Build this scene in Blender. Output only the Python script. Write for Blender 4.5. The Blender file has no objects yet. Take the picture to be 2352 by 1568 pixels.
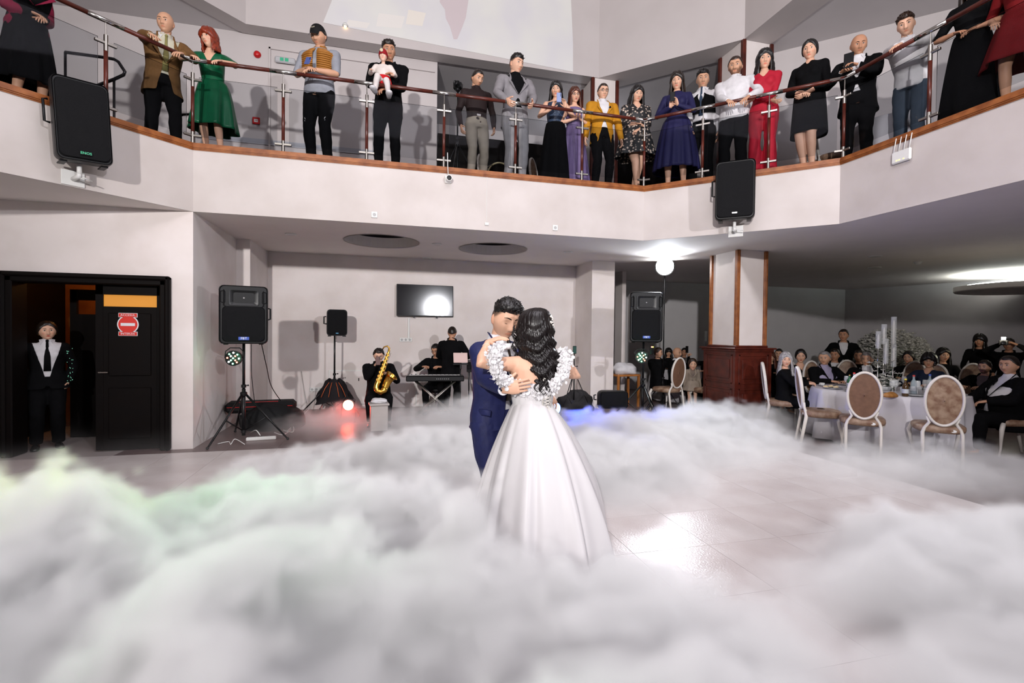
import bpy, bmesh, math, random
import numpy as np
from mathutils import Vector, Matrix
# ------------------------------------------------------------ camera, world, lights, exposure
SC = bpy.context.scene
COL = SC.collection
PI = math.pi
F_PX = 1128.0; CAM_Z = 1.55
def V3(*a): return np.array(a, float)
_psi, _pit, _rho = math.radians(14.5), 19 / F_PX, .0115
_f0 = V3(math.sin(_psi), math.cos(_psi), 0); _r0 = V3(math.cos(_psi), -math.sin(_psi), 0); _z = V3(0, 0, 1)
C_FW = _f0 * math.cos(_pit) - _z * math.sin(_pit); _u1 = _z * math.cos(_pit) + _f0 * math.sin(_pit)
C_R = _r0 * math.cos(_rho) + _u1 * math.sin(_rho); C_U = _u1 * math.cos(_rho) - _r0 * math.sin(_rho)
C_P = V3(0, 0, CAM_Z)
cam = bpy.data.cameras.new('camera'); cam_o = bpy.data.objects.new('camera', cam); COL.objects.link(cam_o)
cam.sensor_width = 36; cam.lens = 36 * F_PX / 2352; cam.clip_start = .05; cam.clip_end = 100
cam_o.matrix_world = Matrix(((C_R[0], C_U[0], -C_FW[0], 0), (C_R[1], C_U[1], -C_FW[1], 0), (C_R[2], C_U[2], -C_FW[2], CAM_Z), (0, 0, 0, 1)))
SC.camera = cam_o
SC.view_settings.view_transform = 'Standard'; SC.view_settings.look = 'None'; SC.view_settings.gamma = 1
SC.view_settings.use_curve_mapping = False
SC.view_settings.exposure = 0.27
SC.cycles.max_bounces = 5; SC.cycles.diffuse_bounces = 2; SC.cycles.glossy_bounces = 2; SC.cycles.transmission_bounces = 4
SC.cycles.volume_bounces = 3; SC.cycles.transparent_max_bounces = 16
SC.cycles.adaptive_threshold = 0.05; SC.cycles.volume_step_rate = 3.5; SC.cycles.sample_clamp_indirect = 6
SC.cycles.caustics_reflective = False; SC.cycles.caustics_refractive = False
w = bpy.data.worlds.new('world'); SC.world = w; w.use_nodes = True
w.node_tree.nodes['Background'].inputs[0].default_value = (.9, .85, 1, 1)
w.node_tree.nodes['Background'].inputs[1].default_value = .03
def lamp(name, typ, loc, power, color=(1, 1, 1), target=None, **k):
    l = bpy.data.lights.new(name, typ); l.energy = power; l.color = color
    for a, b in k.items(): setattr(l, a, b)
    o = bpy.data.objects.new(name, l); COL.objects.link(o); o.location = loc
    if target is not None:
        o.rotation_euler = (Vector(target) - Vector(loc)).to_track_quat('-Z', 'Y').to_euler()
    return o
lamp('flash_left', 'SPOT', (-3.17, -6.0, 4.2), 4600, (1, .965, .95), (2.4, 8, 6.7), spot_size=1.47, spot_blend=1, shadow_soft_size=.13)
lamp('flash_right', 'SPOT', (5.1, -6.2, 4.4), 2300, (.95, .95, 1), (2.4, 8, 6.0), spot_size=1.6, spot_blend=1, shadow_soft_size=.16)
lamp('hall_fill', 'AREA', (1.0, 1.2, 7.6), 300, (.95, .92, 1), (1, 1.2, 0), size=5)
# ------------------------------------------------------------ helpers: materials
def mat(name, col=(.8, .8, .8), rough=.5, metal=0, spec=.5, noise=0, nscale=6, col2=None, bump=0, bscale=40, emit=None, estr=0, alpha=1, trans=0, ior=1.45, sheen=0, coat=0, attr=None):
    m = bpy.data.materials.get(name)
    if m: return m
    m = bpy.data.materials.new(name); m.use_nodes = True; nt = m.node_tree; b = nt.nodes['Principled BSDF']; L = nt.links.new
    b.inputs['Base Color'].default_value = (*col, 1); b.inputs['Roughness'].default_value = rough; b.inputs['Metallic'].default_value = metal
    b.inputs['Specular IOR Level'].default_value = spec; b.inputs['Alpha'].default_value = alpha
    b.inputs['Transmission Weight'].default_value = trans; b.inputs['IOR'].default_value = ior
    b.inputs['Sheen Weight'].default_value = sheen; b.inputs['Coat Weight'].default_value = coat
    tc = nt.nodes.new('ShaderNodeTexCoord')
    src = None
    if noise or col2:
        n = nt.nodes.new('ShaderNodeTexNoise'); n.inputs['Scale'].default_value = nscale; n.inputs['Detail'].default_value = 5; L(tc.outputs['Object'], n.inputs['Vector'])
        r = nt.nodes.new('ShaderNodeValToRGB'); L(n.outputs['Fac'], r.inputs[0])
        c2 = col2 or tuple(c * (1 - noise) for c in col)
        r.color_ramp.elements[0].position = .35; r.color_ramp.elements[1].position = .65
        r.color_ramp.elements[0].color = (*c2, 1); r.color_ramp.elements[1].color = (*col, 1); src = r.outputs[0]
    if attr:
        a = nt.nodes.new('ShaderNodeVertexColor'); a.layer_name = attr
        mx = nt.nodes.new('ShaderNodeMix'); mx.data_type = 'RGBA'; mx.blend_type = 'MULTIPLY'; mx.inputs[0].default_value = 1
        if src: L(src, mx.inputs[6])
        else: mx.inputs[6].default_value = (*col, 1)
        L(a.outputs[0], mx.inputs[7]); src = mx.outputs[2]
    if src: L(src, b.inputs['Base Color'])
    if bump:
        n2 = nt.nodes.new('ShaderNodeTexNoise'); n2.inputs['Scale'].default_value = bscale; n2.inputs['Detail'].default_value = 4; L(tc.outputs['Object'], n2.inputs['Vector'])
        bp = nt.nodes.new('ShaderNodeBump'); bp.inputs['Strength'].default_value = bump; bp.inputs['Distance'].default_value = .01
        L(n2.outputs['Fac'], bp.inputs['Height']); L(bp.outputs[0], b.inputs['Normal'])
    if emit:
        b.inputs['Emission Color'].default_value = (*emit, 1); b.inputs['Emission Strength'].default_value = estr
    return m
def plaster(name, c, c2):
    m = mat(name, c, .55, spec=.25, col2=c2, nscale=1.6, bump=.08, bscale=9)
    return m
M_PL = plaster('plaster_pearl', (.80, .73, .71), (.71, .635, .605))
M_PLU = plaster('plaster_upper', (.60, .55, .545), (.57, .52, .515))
M_PLF = plaster('plaster_fascia_dimmed', (.60, .545, .525), (.53, .475, .45))  # same plaster as the back wall, darkened to offset the stronger flash light
M_CEIL = mat('ceiling_paint', (.80, .73, .70), .8, noise=.04, nscale=2)
M_CEILG = mat('gallery_ceiling_paint', (.70, .66, .67), .8, noise=.04, nscale=2)
M_WOOD = mat('cherry_wood', (.34, .115, .032), .32, spec=.5, col2=(.20, .058, .016), nscale=9, bump=.05)
M_WOODD = mat('mahogany_wood', (.105, .018, .010), .3, col2=(.055, .010, .006), nscale=7, bump=.04)
M_WOODB = mat('wenge_wood', (.0035, .002, .0016), .55, spec=.12, col2=(.003, .002, .002), nscale=7)
M_WOODO = mat('amber_wood', (.45, .17, .04), .4, col2=(.3, .1, .025), nscale=3)
M_STEEL = mat('brushed_steel', (.36, .34, .31), .32, metal=1)
M_CHROME = mat('chrome', (.5, .49, .47), .16, metal=1)
M_BLK = mat('black_plastic', (.004, .004, .005), .42, spec=.3, noise=.3, nscale=30, bump=.05, bscale=120)
M_BLKM = mat('black_metal', (.004, .004, .005), .35, metal=.0, spec=.4)
M_GRILL = mat('black_grille', (.004, .004, .005), .7, spec=.2, bump=.5, bscale=260)
M_WHP = mat('white_plastic', (.75, .74, .72), .4)
M_TILE_L = mat('light_tile', (.66, .60, .585), .26, spec=.5, col2=(.58, .505, .49), nscale=2.2, bump=.25, bscale=70)
M_TILE_D = mat('dark_tile', (.14, .085, .08), .35, col2=(.10, .06, .058), nscale=3, bump=.1)
M_GROUT = mat('grout', (.30, .26, .25), .8)
def glass_mat():
    m = bpy.data.materials.new('rail_glass'); m.use_nodes = True; nt = m.node_tree; nt.nodes.clear(); L = nt.links.new
    o = nt.nodes.new('ShaderNodeOutputMaterial'); t = nt.nodes.new('ShaderNodeBsdfTransparent'); t.inputs[0].default_value = (.84, .85, .86, 1)
    g = nt.nodes.new('ShaderNodeBsdfGlossy'); g.inputs[1].default_value = .02; g.inputs[0].default_value = (.25, .25, .27, 1)
    f = nt.nodes.new('ShaderNodeFresnel'); f.inputs[0].default_value = 1.18; mx = nt.nodes.new('ShaderNodeMixShader')
    L(f.outputs[0], mx.inputs[0]); L(t.outputs[0], mx.inputs[1]); L(g.outputs[0], mx.inputs[2]); L(mx.outputs[0], o.inputs[0]); return m
M_GLASS = glass_mat()
# ------------------------------------------------------------ helpers: meshes and objects
def tag(o, label=None, cat=None, group=None, kind=None):
    if label: o['label'] = label
    if cat: o['category'] = cat
    if group: o['group'] = group
    if kind: o['kind'] = kind
    return o
def thing(name, label, cat, loc=(0, 0, 0), rz=0, group=None):
    o = bpy.data.objects.new(name, None); COL.objects.link(o); o.location = loc; o.rotation_euler = (0, 0, rz); o.empty_display_size = .1
    return tag(o, label, cat, group)
def mkmesh(name, v, f, mats, smooth=False, mi=None):
    me = bpy.data.meshes.new(name); v = np.asarray(v, float)
    me.from_pydata(v.tolist(), [], f if isinstance(f, list) else [list(x) for x in f])
    for m in (mats if isinstance(mats, (list, tuple)) else [mats]): me.materials.append(m)
    if mi is not None: me.polygons.foreach_set('material_index', np.asarray(mi, np.int32))
    if smooth: me.polygons.foreach_set('use_smooth', np.ones(len(me.polygons), bool))
    me.update(); return me
def link(name, me, parent=None, loc=None, rot=None):
    o = bpy.data.objects.new(name, me); COL.objects.link(o)
    if parent: o.parent = parent
    if loc is not None: o.location = loc
    if rot is not None: o.rotation_euler = rot
    return o
class MB:
    """collects shapes into one mesh"""
    def __init__(s): s.v = []; s.f = []; s.m = []; s.n = 0; s.cur = 0; s.T = None
    def add(s, v, f):
        v = np.asarray(v, float)
        if s.T is not None: v = v @ s.T[0].T + s.T[1]
        s.v.append(v); s.f += [[i + s.n for i in x] for x in f]; s.m += [s.cur] * len(f); s.n += len(v); return s
    def box(s, x0, y0, z0, x1, y1, z1, rz=0, c=None, bev=0):
        if bev:
            b = min(bev, abs(x1 - x0) / 2.01, abs(y1 - y0) / 2.01, abs(z1 - z0) / 2.01); v = []
            for (sx, X) in ((1, x0), (-1, x1)):
                for (sy, Y) in ((1, y0), (-1, y1)):
                    for (sz, Z) in ((1, z0), (-1, z1)):
                        v += [(X, Y + sy * b, Z + sz * b), (X + sx * b, Y, Z + sz * b), (X + sx * b, Y + sy * b, Z)]
            v = np.array(v); bm = bmesh.new()
            for p in v: bm.verts.new(p)
            bmesh.ops.convex_hull(bm, input=bm.verts); bm.verts.index_update()
            vv = [tuple(p.co) for p in bm.verts]; ff = [[q.index for q in fc.verts] for fc in bm.faces]; bm.free()
            v = np.array(vv); f = ff
        else:
            v = np.array([(x, y, z) for x in (x0, x1) for y in (y0, y1) for z in (z0, z1)], float)
            f = [(0, 1, 3, 2), (4, 6, 7, 5), (0, 4, 5, 1), (2, 3, 7, 6), (0, 2, 6, 4), (1, 5, 7, 3)]
        if rz:
            c = c or ((x0 + x1) / 2, (y0 + y1) / 2); a, b_ = math.cos(rz), math.sin(rz); d = v[:, :2] - np.array(c)
            v[:, 0] = c[0] + d[:, 0] * a - d[:, 1] * b_; v[:, 1] = c[1] + d[:, 0] * b_ + d[:, 1] * a
        return s.add(v, f)
    def tube(s, pts, r, n=10, ref=None, cap=True, sq=1):
        v, f = tube(pts, r, n, ref, cap, sq); return s.add(v, f)
    def lathe(s, prof, c=(0, 0, 0), n=20, cap=True):
        v = []; k = len(prof)
        for (r, z) in prof:
            for i in range(n):
                a = 2 * PI * i / n; v.append((c[0] + r * math.cos(a), c[1] + r * math.sin(a), c[2] + z))
        f = [(j * n + i, j * n + (i + 1) % n, (j + 1) * n + (i + 1) % n, (j + 1) * n + i) for j in range(k - 1) for i in range(n)]
        if cap: f += [list(range(n))[::-1], [(k - 1) * n + i for i in range(n)]]
        return s.add(v, f)
    def ball(s, c, r, n=10, m=6, sc=(1, 1, 1)):
        v, f = ball(c, r, n, m, sc); return s.add(v, f)
    def prism(s, poly, z0, z1):
        n = len(poly); v = [(x, y, z0) for x, y in poly] + [(x, y, z1) for x, y in poly]
        f = [list(range(n))[::-1], list(range(n, 2 * n))] + [(i, (i + 1) % n, n + (i + 1) % n, n + i) for i in range(n)]
        return s.add(v, f)
    def grid(s, P, closed=False):
        a, b = P.shape[:2]; f = [(j * b + i, j * b + (i + 1) % b, (j + 1) * b + (i + 1) % b, (j + 1) * b + i) for j in range(a - 1) for i in range(b if closed else b - 1)]
        return s.add(P.reshape(-1, 3), f)
    def mesh(s, name, mats, smooth=False): return mkmesh(name, np.vstack(s.v), s.f, mats, smooth, s.m if isinstance(mats, (list, tuple)) else None)
    def obj(s, name, mats, parent=None, smooth=False, loc=None, rot=None, auto=None):
        me = s.mesh(name, mats, smooth or auto is not None); o = link(name, me, parent, loc, rot)
        if auto is not None:
            bm = bmesh.new(); bm.from_mesh(me)
            for e in bm.edges:
                if len(e.link_faces) == 2 and e.calc_face_angle(0) > auto: e.smooth = False
            bm.to_mesh(me); bm.free()
        return o
def nrm(v): v = np.asarray(v, float); n = np.linalg.norm(v); return v / n if n > 1e-9 else v
def tube(pts, r, n=10, ref=None, cap=True, sq=1):
    P = np.asarray(pts, float); k = len(P)
    R = [(x, x) if np.isscalar(x) else x for x in (r if hasattr(r, '__len__') else [r] * k)]
    T = np.gradient(P, axis=0); v = []; rt = None
    for i in range(k):
        t = nrm(T[i])
        if ref is not None: rt = nrm(np.asarray(ref, float) - t * np.dot(ref, t))
        elif rt is None:
            a = V3(0, 0, 1) if abs(t[2]) < .8 else V3(1, 0, 0); rt = nrm(np.cross(t, a))
        else: rt = nrm(rt - t * np.dot(rt, t))
        b = np.cross(t, rt)
        for j in range(n):
            an = 2 * PI * j / n; c, s_ = math.cos(an), math.sin(an)
            if sq != 1: c = math.copysign(abs(c) ** sq, c); s_ = math.copysign(abs(s_) ** sq, s_)
            v.append(P[i] + rt * c * R[i][0] + b * s_ * R[i][1])
    f = [(i * n + j, i * n + (j + 1) % n, (i + 1) * n + (j + 1) % n, (i + 1) * n + j) for i in range(k - 1) for j in range(n)]
    if cap: f += [list(range(n))[::-1], [(k - 1) * n + j for j in range(n)]]
    return np.array(v), f
def ball(c, r, n=10, m=6, sc=(1, 1, 1)):
    v = [(0, 0, 1)] + [(math.sin(PI * j / m) * math.cos(2 * PI * i / n), math.sin(PI * j / m) * math.sin(2 * PI * i / n), math.cos(PI * j / m)) for j in range(1, m) for i in range(n)] + [(0, 0, -1)]
    f = [(0, 1 + i, 1 + (i + 1) % n) for i in range(n)]
    f += [(1 + (j - 1) * n + i, 1 + j * n + i, 1 + j * n + (i + 1) % n, 1 + (j - 1) * n + (i + 1) % n) for j in range(1, m - 1) for i in range(n)]
    L = len(v) - 1; f += [(L, 1 + (m - 2) * n + (i + 1) % n, 1 + (m - 2) * n + i) for i in range(n)]
    return np.array(v) * np.array(sc) * r + np.array(c), f
def copy_tree(o, parent=None, loc=None, rz=None, label=None):
    c = o.copy(); COL.objects.link(c)
    if parent: c.parent = parent
    if loc is not None: c.location = loc
    if rz is not None: c.rotation_euler = (0, 0, rz)
    if label: c['label'] = label
    for ch in list(o.children): copy_tree(ch, c)
    return c
def struct(o): o['kind'] = 'structure'; return o
def text_mesh(s, size, ext=.001):
    cu = bpy.data.curves.new('t', 'FONT'); cu.body = s; cu.size = size; cu.align_x = 'CENTER'; cu.align_y = 'CENTER'; cu.extrude = ext; cu.resolution_u = 2
    o = bpy.data.objects.new('t', cu); COL.objects.link(o); dg = bpy.context.evaluated_depsgraph_get(); me = bpy.data.meshes.new_from_object(o.evaluated_get(dg))
    bpy.data.objects.remove(o); me.materials.clear(); return me
def frame_at(p, fwd, up=(0, 0, 1)):
    f = nrm(fwd); r = nrm(np.cross(f, up)); u = np.cross(r, f); return np.array([r, f, u]).T
def rotm(R, p=(0, 0, 0)):
    m = Matrix.Identity(4)
    for i in range(3):
        for j in range(3): m[i][j] = R[i][j]
        m[i][3] = p[i]
    return m
# ------------------------------------------------------------ the setting
ZS, ZF, ZU, ZT = 3.07, 3.92, 6.8, 8.6          # slab underside, upper floor, beam underside, top
OUT = [(-6.9, 2.7), (-2.41, 7.2), (4.04, 7.2), (5.91, 5.33), (5.91, -9)]     # edge of the balcony, as seen
# floor
b = MB(); b.box(-7, -9, -.12, 17, 14, -.008); fl = struct(b.obj('floor', M_GROUT))
TX, TY, X0, Y0t = .615, .645, 1.715, 1.835
tile = MB(); tile.box(-TX / 2 + .0015, -TY / 2 + .0015, -.012, TX / 2 - .0015, TY / 2 - .0015, 0); tm = tile.mesh('floor_tile', M_TILE_L)
tmd = tile.mesh('dark_floor_tile', M_TILE_D)
i0 = int((-4.5 - X0) / TX) - 1
cnt = 0
for i in range(i0, 6):
    for j in range(-3, 9):
        cx, cy = X0 + (i + .5) * TX, Y0t + (j + .5) * TY
        if cx > 5.45 or cy > 7.25: continue
        # only what the lens could see from near its place
        d = (V3(cx, cy, 0) - C_P) @ C_FW; l = (V3(cx, cy, 0) - C_P) @ C_R
        if d < .5 or abs(l) > d * 1.35 + .5 or d < 1.3 and j < -1: continue
        o = link('tile', tm, fl, (cx, cy, 0)); cnt += 1
rest = MB()
for i in range(-8, 26):
    for j in range(-6, 20):
        cx, cy = X0 + (i + .5) * TX, Y0t + (j + .5) * TY
        if cx <= 5.45 and cy <= 7.25: continue
        rest.box(cx - TX / 2 + .001, cy - TY / 2 + .001, -.012, cx + TX / 2 - .001, cy + TY / 2 - .001, 0)
tag(rest.obj('dark_tiles', M_TILE_D, fl), kind='stuff')
rest = MB(); rest.box(-7, -9, -.012, 5.4, .55, 0); rest.box(-7, .55, -.012, -4.6, 7.2, 0); rest.obj('screed', M_TILE_L, fl)
# walls of the ground floor
def wall(name, x0, y0, x1, y1, z0, z1, m=M_PL, rz=0): b = MB(); b.box(x0, y0, z0, x1, y1, z1, rz); return struct(b.obj(name, m))
b = MB(); b.box(-7, 7.2, 0, -4.4, 7.4, ZS); b.box(-2.67, 7.2, 0, -2.41, 7.4, ZS); b.box(-4.4, 7.2, 2.2, -2.67, 7.4, ZS); b.box(-2.6, 7.4, 0, -2.41, 10.35, ZS)
struct(b.obj('wall_left', M_PL))
wall('wall_far_left', -7.2, -9, -7, 12.9, 0, ZT)
wall('wall_back', -2.6, 10.38, 4.75, 10.55, 0, ZS)
wall('trim_1', -2.41, 9.1, -2.2, 10.38, 0, ZS)                 # pilaster left
wall('trim_2', 4.15, 9.47, 4.66, 10.38, 0, ZS)                 # pilaster right
wall('trim_3', 5.52, 10.8, 5.62, 12.6, 0, ZS)
wall('wall_back_right', 4.6, 12.6, 14.35, 12.8, 0, ZS, mat('plaster_far', (.62, .60, .61), .7, noise=.06, nscale=1.5))
b = MB(); b.add([(14.25, 12.7, 0), (16.4, 5, 0), (16.4, 5, ZS), (14.25, 12.7, ZS), (14.4, 12.8, 0), (16.55, 5.1, 0), (16.55, 5.1, ZS), (14.4, 12.8, ZS)], [(0, 1, 2, 3), (4, 7, 6, 5), (0, 3, 7, 4), (1, 5, 6, 2)])
struct(b.obj('wall_right', mat('plaster_right', (.55, .52, .53), .7, noise=.06, nscale=1.5)))
wall('wall_rear', -7, -9.2, 17, -9, 0, ZT)
wall('wall_side', 16.4, -9, 16.6, 5.2, 0, ZS)
# ceiling of the ground floor = underside of the gallery slab, with two round openings over the band
HOLES = [(-.06, 8.58, .60), (1.88, 8.72, .60)]
def slab_ceiling():
    poly = [(-6.9, 2.7), (-2.41, 7.2), (4.04, 7.2), (5.91, 5.33), (5.91, -9), (17, -9), (17, 13), (-7, 13), (-7, 2.7)]
    bm = bmesh.new(); E = []
    def loop(pts):
        vs = [bm.verts.new((x, y, 0)) for x, y in pts]
        for i in range(len(vs)): E.append(bm.edges.new((vs[i], vs[(i + 1) % len(vs)])))
    loop(poly)
    for hx, hy, r in HOLES: loop([(hx + r * math.cos(2 * PI * i / 40), hy + r * math.sin(2 * PI * i / 40)) for i in range(40)])
    bmesh.ops.triangle_fill(bm, use_beauty=True, edges=E)
    bm.verts.index_update(); v = np.array([tuple(p.co) for p in bm.verts]); f = [[p.index for p in fc.verts] for fc in bm.faces]
    # drop faces inside the holes
    g = []
    for q in f:
        c = v[q].mean(0)
        if any(math.hypot(c[0] - hx, c[1] - hy) < r * .98 for hx, hy, r in HOLES): continue
        g.append(q)
    bm.free(); b = MB(); b.add(v + V3(0, 0, ZS), g)
    for hx, hy, r in HOLES:
        P = np.array([[(hx + rr * math.cos(2 * PI * i / 40), hy + rr * math.sin(2 * PI * i / 40), z) for i in range(40)] for rr, z in ((r, ZS), (r + .02, ZS - .012), (r + .02, ZS - .012), (r, ZS), (r, ZS + .17))])
        b.grid(P, True)
    b.obj_ = None
    return b
o = struct(slab_ceiling().obj('ceiling', M_CEIL))
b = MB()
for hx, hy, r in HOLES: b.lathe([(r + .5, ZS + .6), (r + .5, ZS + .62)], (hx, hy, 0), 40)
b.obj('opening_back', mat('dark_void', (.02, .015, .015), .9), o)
# balcony fascia, wood trim and floor of the gallery
def strip(P, off0, off1, z0, z1):
    """ribbon solid along polyline P between two outward offsets"""
    P = [np.array(p, float) for p in P]; n = len(P); N = []
    for i in range(n):
        def nn(a, c): d = nrm(c - a); return np.array([-d[1], d[0]])
        if i == 0: m_ = nn(P[0], P[1])
        elif i == n - 1: m_ = nn(P[-2], P[-1])
        else:
            a, c = nn(P[i - 1], P[i]), nn(P[i], P[i + 1]); m_ = (a + c) / (1 + a @ c)
        N.append(m_)
    v = []; f = []
    for i in range(n):
        a = P[i] + N[i] * off0; c = P[i] + N[i] * off1
        v += [(a[0], a[1], z0), (c[0], c[1], z0), (c[0], c[1], z1), (a[0], a[1], z1)]
    for i in range(n - 1):
        k = i * 4
        for j in range(4): f.append((k + j, k + (j + 1) % 4, k + 4 + (j + 1) % 4, k + 4 + j))
    f += [(3, 2, 1, 0), (n * 4 - 4, n * 4 - 3, n * 4 - 2, n * 4 - 1)]
    return v, f
# fascia: plaster band; outward offset sign: negative = towards the hall
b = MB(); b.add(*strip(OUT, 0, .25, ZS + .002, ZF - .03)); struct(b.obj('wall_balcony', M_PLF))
b = MB(); b.add(*strip(OUT, -.03, .22, ZF - .03, ZF + .0)); b.add(*strip(OUT, -.018, .20, ZF, ZF + .018)); b.add(*strip(OUT, -.02, .22, ZF - .045, ZF - .03)); b.add(*strip(OUT, -.008, .18, ZF + .018, ZF + .035)); b.add(*strip(OUT, -.01, .16, ZF - .06, ZF - .045))
struct(b.obj('trim_4', M_WOOD))
b = MB(); b.prism([(-6.9, 2.9), (-2.5, 7.35), (4.1, 7.35), (6.1, 5.4), (6.1, -9), (17, -9), (17, 13), (-7, 13), (-7, 2.9)], ZF - .04, ZF)
for hx, hy, r in HOLES: pass
struct(b.obj('floor_upper', mat('gallery_carpet', (.05, .035, .035), .8)))
# upper drum: ring beam and wall above it
DR = [(-6.5, 5.25), (-2.35, 9.4), (4.2, 9.4), (6.12, 7.48), (6.12, -9)]
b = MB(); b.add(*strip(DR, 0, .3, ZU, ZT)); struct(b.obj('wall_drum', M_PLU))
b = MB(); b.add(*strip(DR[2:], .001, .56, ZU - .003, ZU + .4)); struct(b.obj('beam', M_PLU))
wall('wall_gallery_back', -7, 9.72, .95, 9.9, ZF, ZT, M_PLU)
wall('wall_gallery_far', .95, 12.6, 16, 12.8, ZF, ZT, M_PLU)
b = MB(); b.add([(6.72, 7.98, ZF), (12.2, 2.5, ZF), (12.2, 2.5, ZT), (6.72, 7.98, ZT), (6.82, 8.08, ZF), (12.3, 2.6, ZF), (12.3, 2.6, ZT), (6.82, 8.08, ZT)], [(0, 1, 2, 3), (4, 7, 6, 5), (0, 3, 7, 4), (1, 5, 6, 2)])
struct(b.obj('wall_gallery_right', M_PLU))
b = MB(); b.prism([(-6.4, 5.5), (-2.4, 9.6), (4.2, 9.6), (6.4, 7.5), (6.4, -9), (17, -9), (17, 13), (-7, 13), (-7, 5.5)], ZU + .02, ZU + .1); struct(b.obj('ceiling_gallery', M_CEILG))
b = MB(); b.prism([(-7, -9), (17, -9), (17, 13), (-7, 13)], ZT, ZT + .1); struct(b.obj('ceiling_dome', M_PLU))
# low dark sheets put in for the dark zone at the back of the gallery
wall('wall_dark_sheet', .97, 9.75, 4.3, 9.82, ZF, 5.45, M_WOODB)
wall('wall_dark_sheet_right', 4.5, 9.5, 6.4, 9.6, ZF, 5.5, M_WOODB)
# recess frame of the gallery wall
b = MB(); b.box(-2.05, 9.69, ZF, -2.02, 9.72, 6.62); b.box(-2.05, 9.69, 6.59, .9, 9.72, 6.62); struct(b.obj('trim_5', M_PLU))
b = MB(); b.box(-3.2, 9.7, 4.88, -.2, 9.72, 4.97); struct(b.obj('trim_6', mat('grey_rail', (.42, .42, .46), .6)))
# columns
def column(x0, y0, x1, y1, z0, z1, name, label, base=None, strips=()):
    t = thing(name, label, 'column', ((x0 + x1) / 2, (y0 + y1) / 2, z0)); cx, cy = (x0 + x1) / 2, (y0 + y1) / 2; hx, hy = (x1 - x0) / 2, (y1 - y0) / 2
    zb = base or 0; b = MB(); b.box(-hx, -hy, zb, hx, hy, z1 - z0 - .002); b.obj('shaft', M_PL, t)
    for sx in (-1, 1):
        for sy in (-1, 1):
            b = MB(); b.box(sx * hx - .035, sy * hy - .035, zb, sx * hx + .035, sy * hy + .035, z1 - z0 - .004, bev=.008); b.box(sx * hx - .012, sy * hy - .042, zb, sx * hx + .012, sy * hy + .042, z1 - z0 - .006, bev=.004); b.obj('corner_strip', M_WOODD if z0 > 1 else M_WOOD, t)
    if base:
        e = .09; b = MB(); b.box(-hx - e, -hy - e, 0, hx + e, hy + e, base - .06); b.obj('base', M_WOODD, t)
        b = MB(); b.box(-hx - e - .03, -hy - e - .03, base - .09, hx + e + .03, hy + e + .03, base - .05, bev=.01); b.box(-hx - e - .06, -hy - e - .06, base - .05, hx + e + .06, hy + e + .06, base - .02, bev=.008); b.box(-hx - .05, -hy - .05, base - .02, hx + .05, hy + .05, base + .02, bev=.01); b.obj('cornice', M_WOODD, t)
        for (z_0, z_1) in ((.12, .62), (.70, base - .14)):
            for (ux, uy, s) in ((0, -1, hx), (-1, 0, hy), (0, 1, hx), (1, 0, hy)):
                b = MB(); w_ = s + e - .07; d = .012
                for (a0, a1, c0, c1) in ((-w_, -w_ + .03, z_0, z_1), (w_ - .03, w_, z_0, z_1), (-w_, w_, z_0, z_0 + .03), (-w_, w_, z_1 - .03, z_1), (-w_ + .08, w_ - .08, z_0 + .09, z_1 - .09)):
                    if ux == 0: yy = uy * (hy + e); b.box(a0, min(yy, yy + uy * d), c0, a1, max(yy, yy + uy * d), c1, bev=.004)
                    else: xx = ux * (hx + e); b.box(min(xx, xx + ux * d), a0, c0, max(xx, xx + ux * d), a1, c1, bev=.004)
                b.obj('panel', M_WOODD, t)
    return t
column(6.02, 7.42, 6.6, 8.12, 0, ZS, 'column', 'white square column with wooden corner strips on a carved mahogany base', base=1.36)
column(6.12, 7.5, 6.7, 8.12, ZF, ZU, 'gallery_column', 'white gallery column with dark strips behind the woman in the red suit')
column(4.08, 9.42, 4.62, 9.95, ZF, ZU, 'gallery_column', 'white gallery column with dark strips behind the man in the mustard jacket')
# doorway on the left
b = MB()
for x0, x1, z0, z1 in ((-4.40, -4.30, 0, 2.2), (-2.77, -2.67, 0, 2.2), (-4.4, -2.67, 2.1, 2.2)): b.box(x0, 7.14, z0, x1, 7.42, z1, bev=.012)
for x0, x1, z0, z1 in ((-4.42, -4.36, 0, 2.22), (-2.71, -2.65, 0, 2.22), (-4.42, -2.65, 2.16, 2.22)): b.box(x0, 7.11, z0, x1, 7.2, z1, bev=.02)
dr = struct(b.obj('door_1', M_WOODB))
b = MB(); b.box(-3.52, 7.28, .01, -3.44, 7.33, 2.1); b.box(-2.85, 7.28, .01, -2.77, 7.33, 2.1); b.box(-3.52, 7.28, 1.98, -2.77, 7.33, 2.1); b.box(-3.44, 7.28, 0.01, -2.85, 7.33, 1.83, bev=.003)
for z0, z1 in ((.15, .8), (.95, 1.75)): b.box(-3.38, 7.265, z0, -2.91, 7.282, z1, bev=.008)
d2 = struct(b.obj('door_2', M_WOODB))
b = MB(); b.box(-3.44, 7.30, 1.83, -2.85, 7.31, 1.98); b.obj('pane', mat('amber_glass', (.55, .25, .05), .15, alpha=1, emit=(1, .36, .03), estr=.22), d2)
b = MB(); b.tube([(-3.46, 7.26, 1.0), (-3.46, 7.22, 1.0), (-3.36, 7.22, 1.0)], .01, 8); b.obj('door_handle', M_STEEL, d2)
b = MB(); b.box(-2.79, 7.25, 1.72, -2.76, 7.275, 1.86, bev=.004); b.box(-2.79, 7.25, .3, -2.76, 7.275, .42, bev=.004); b.obj('hinge', M_STEEL, d2)
wall('wall_corridor_back', -4.9, 9.3, -2.6, 9.4, 0, ZS, M_WOODO); wall('wall_corridor_left', -5.0, 7.4, -4.9, 9.4, 0, ZS, M_WOODB)
wall('wall_corridor_right', -3.46, 7.6, -3.40, 9.3, 0, ZS, M_WOODO)
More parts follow.
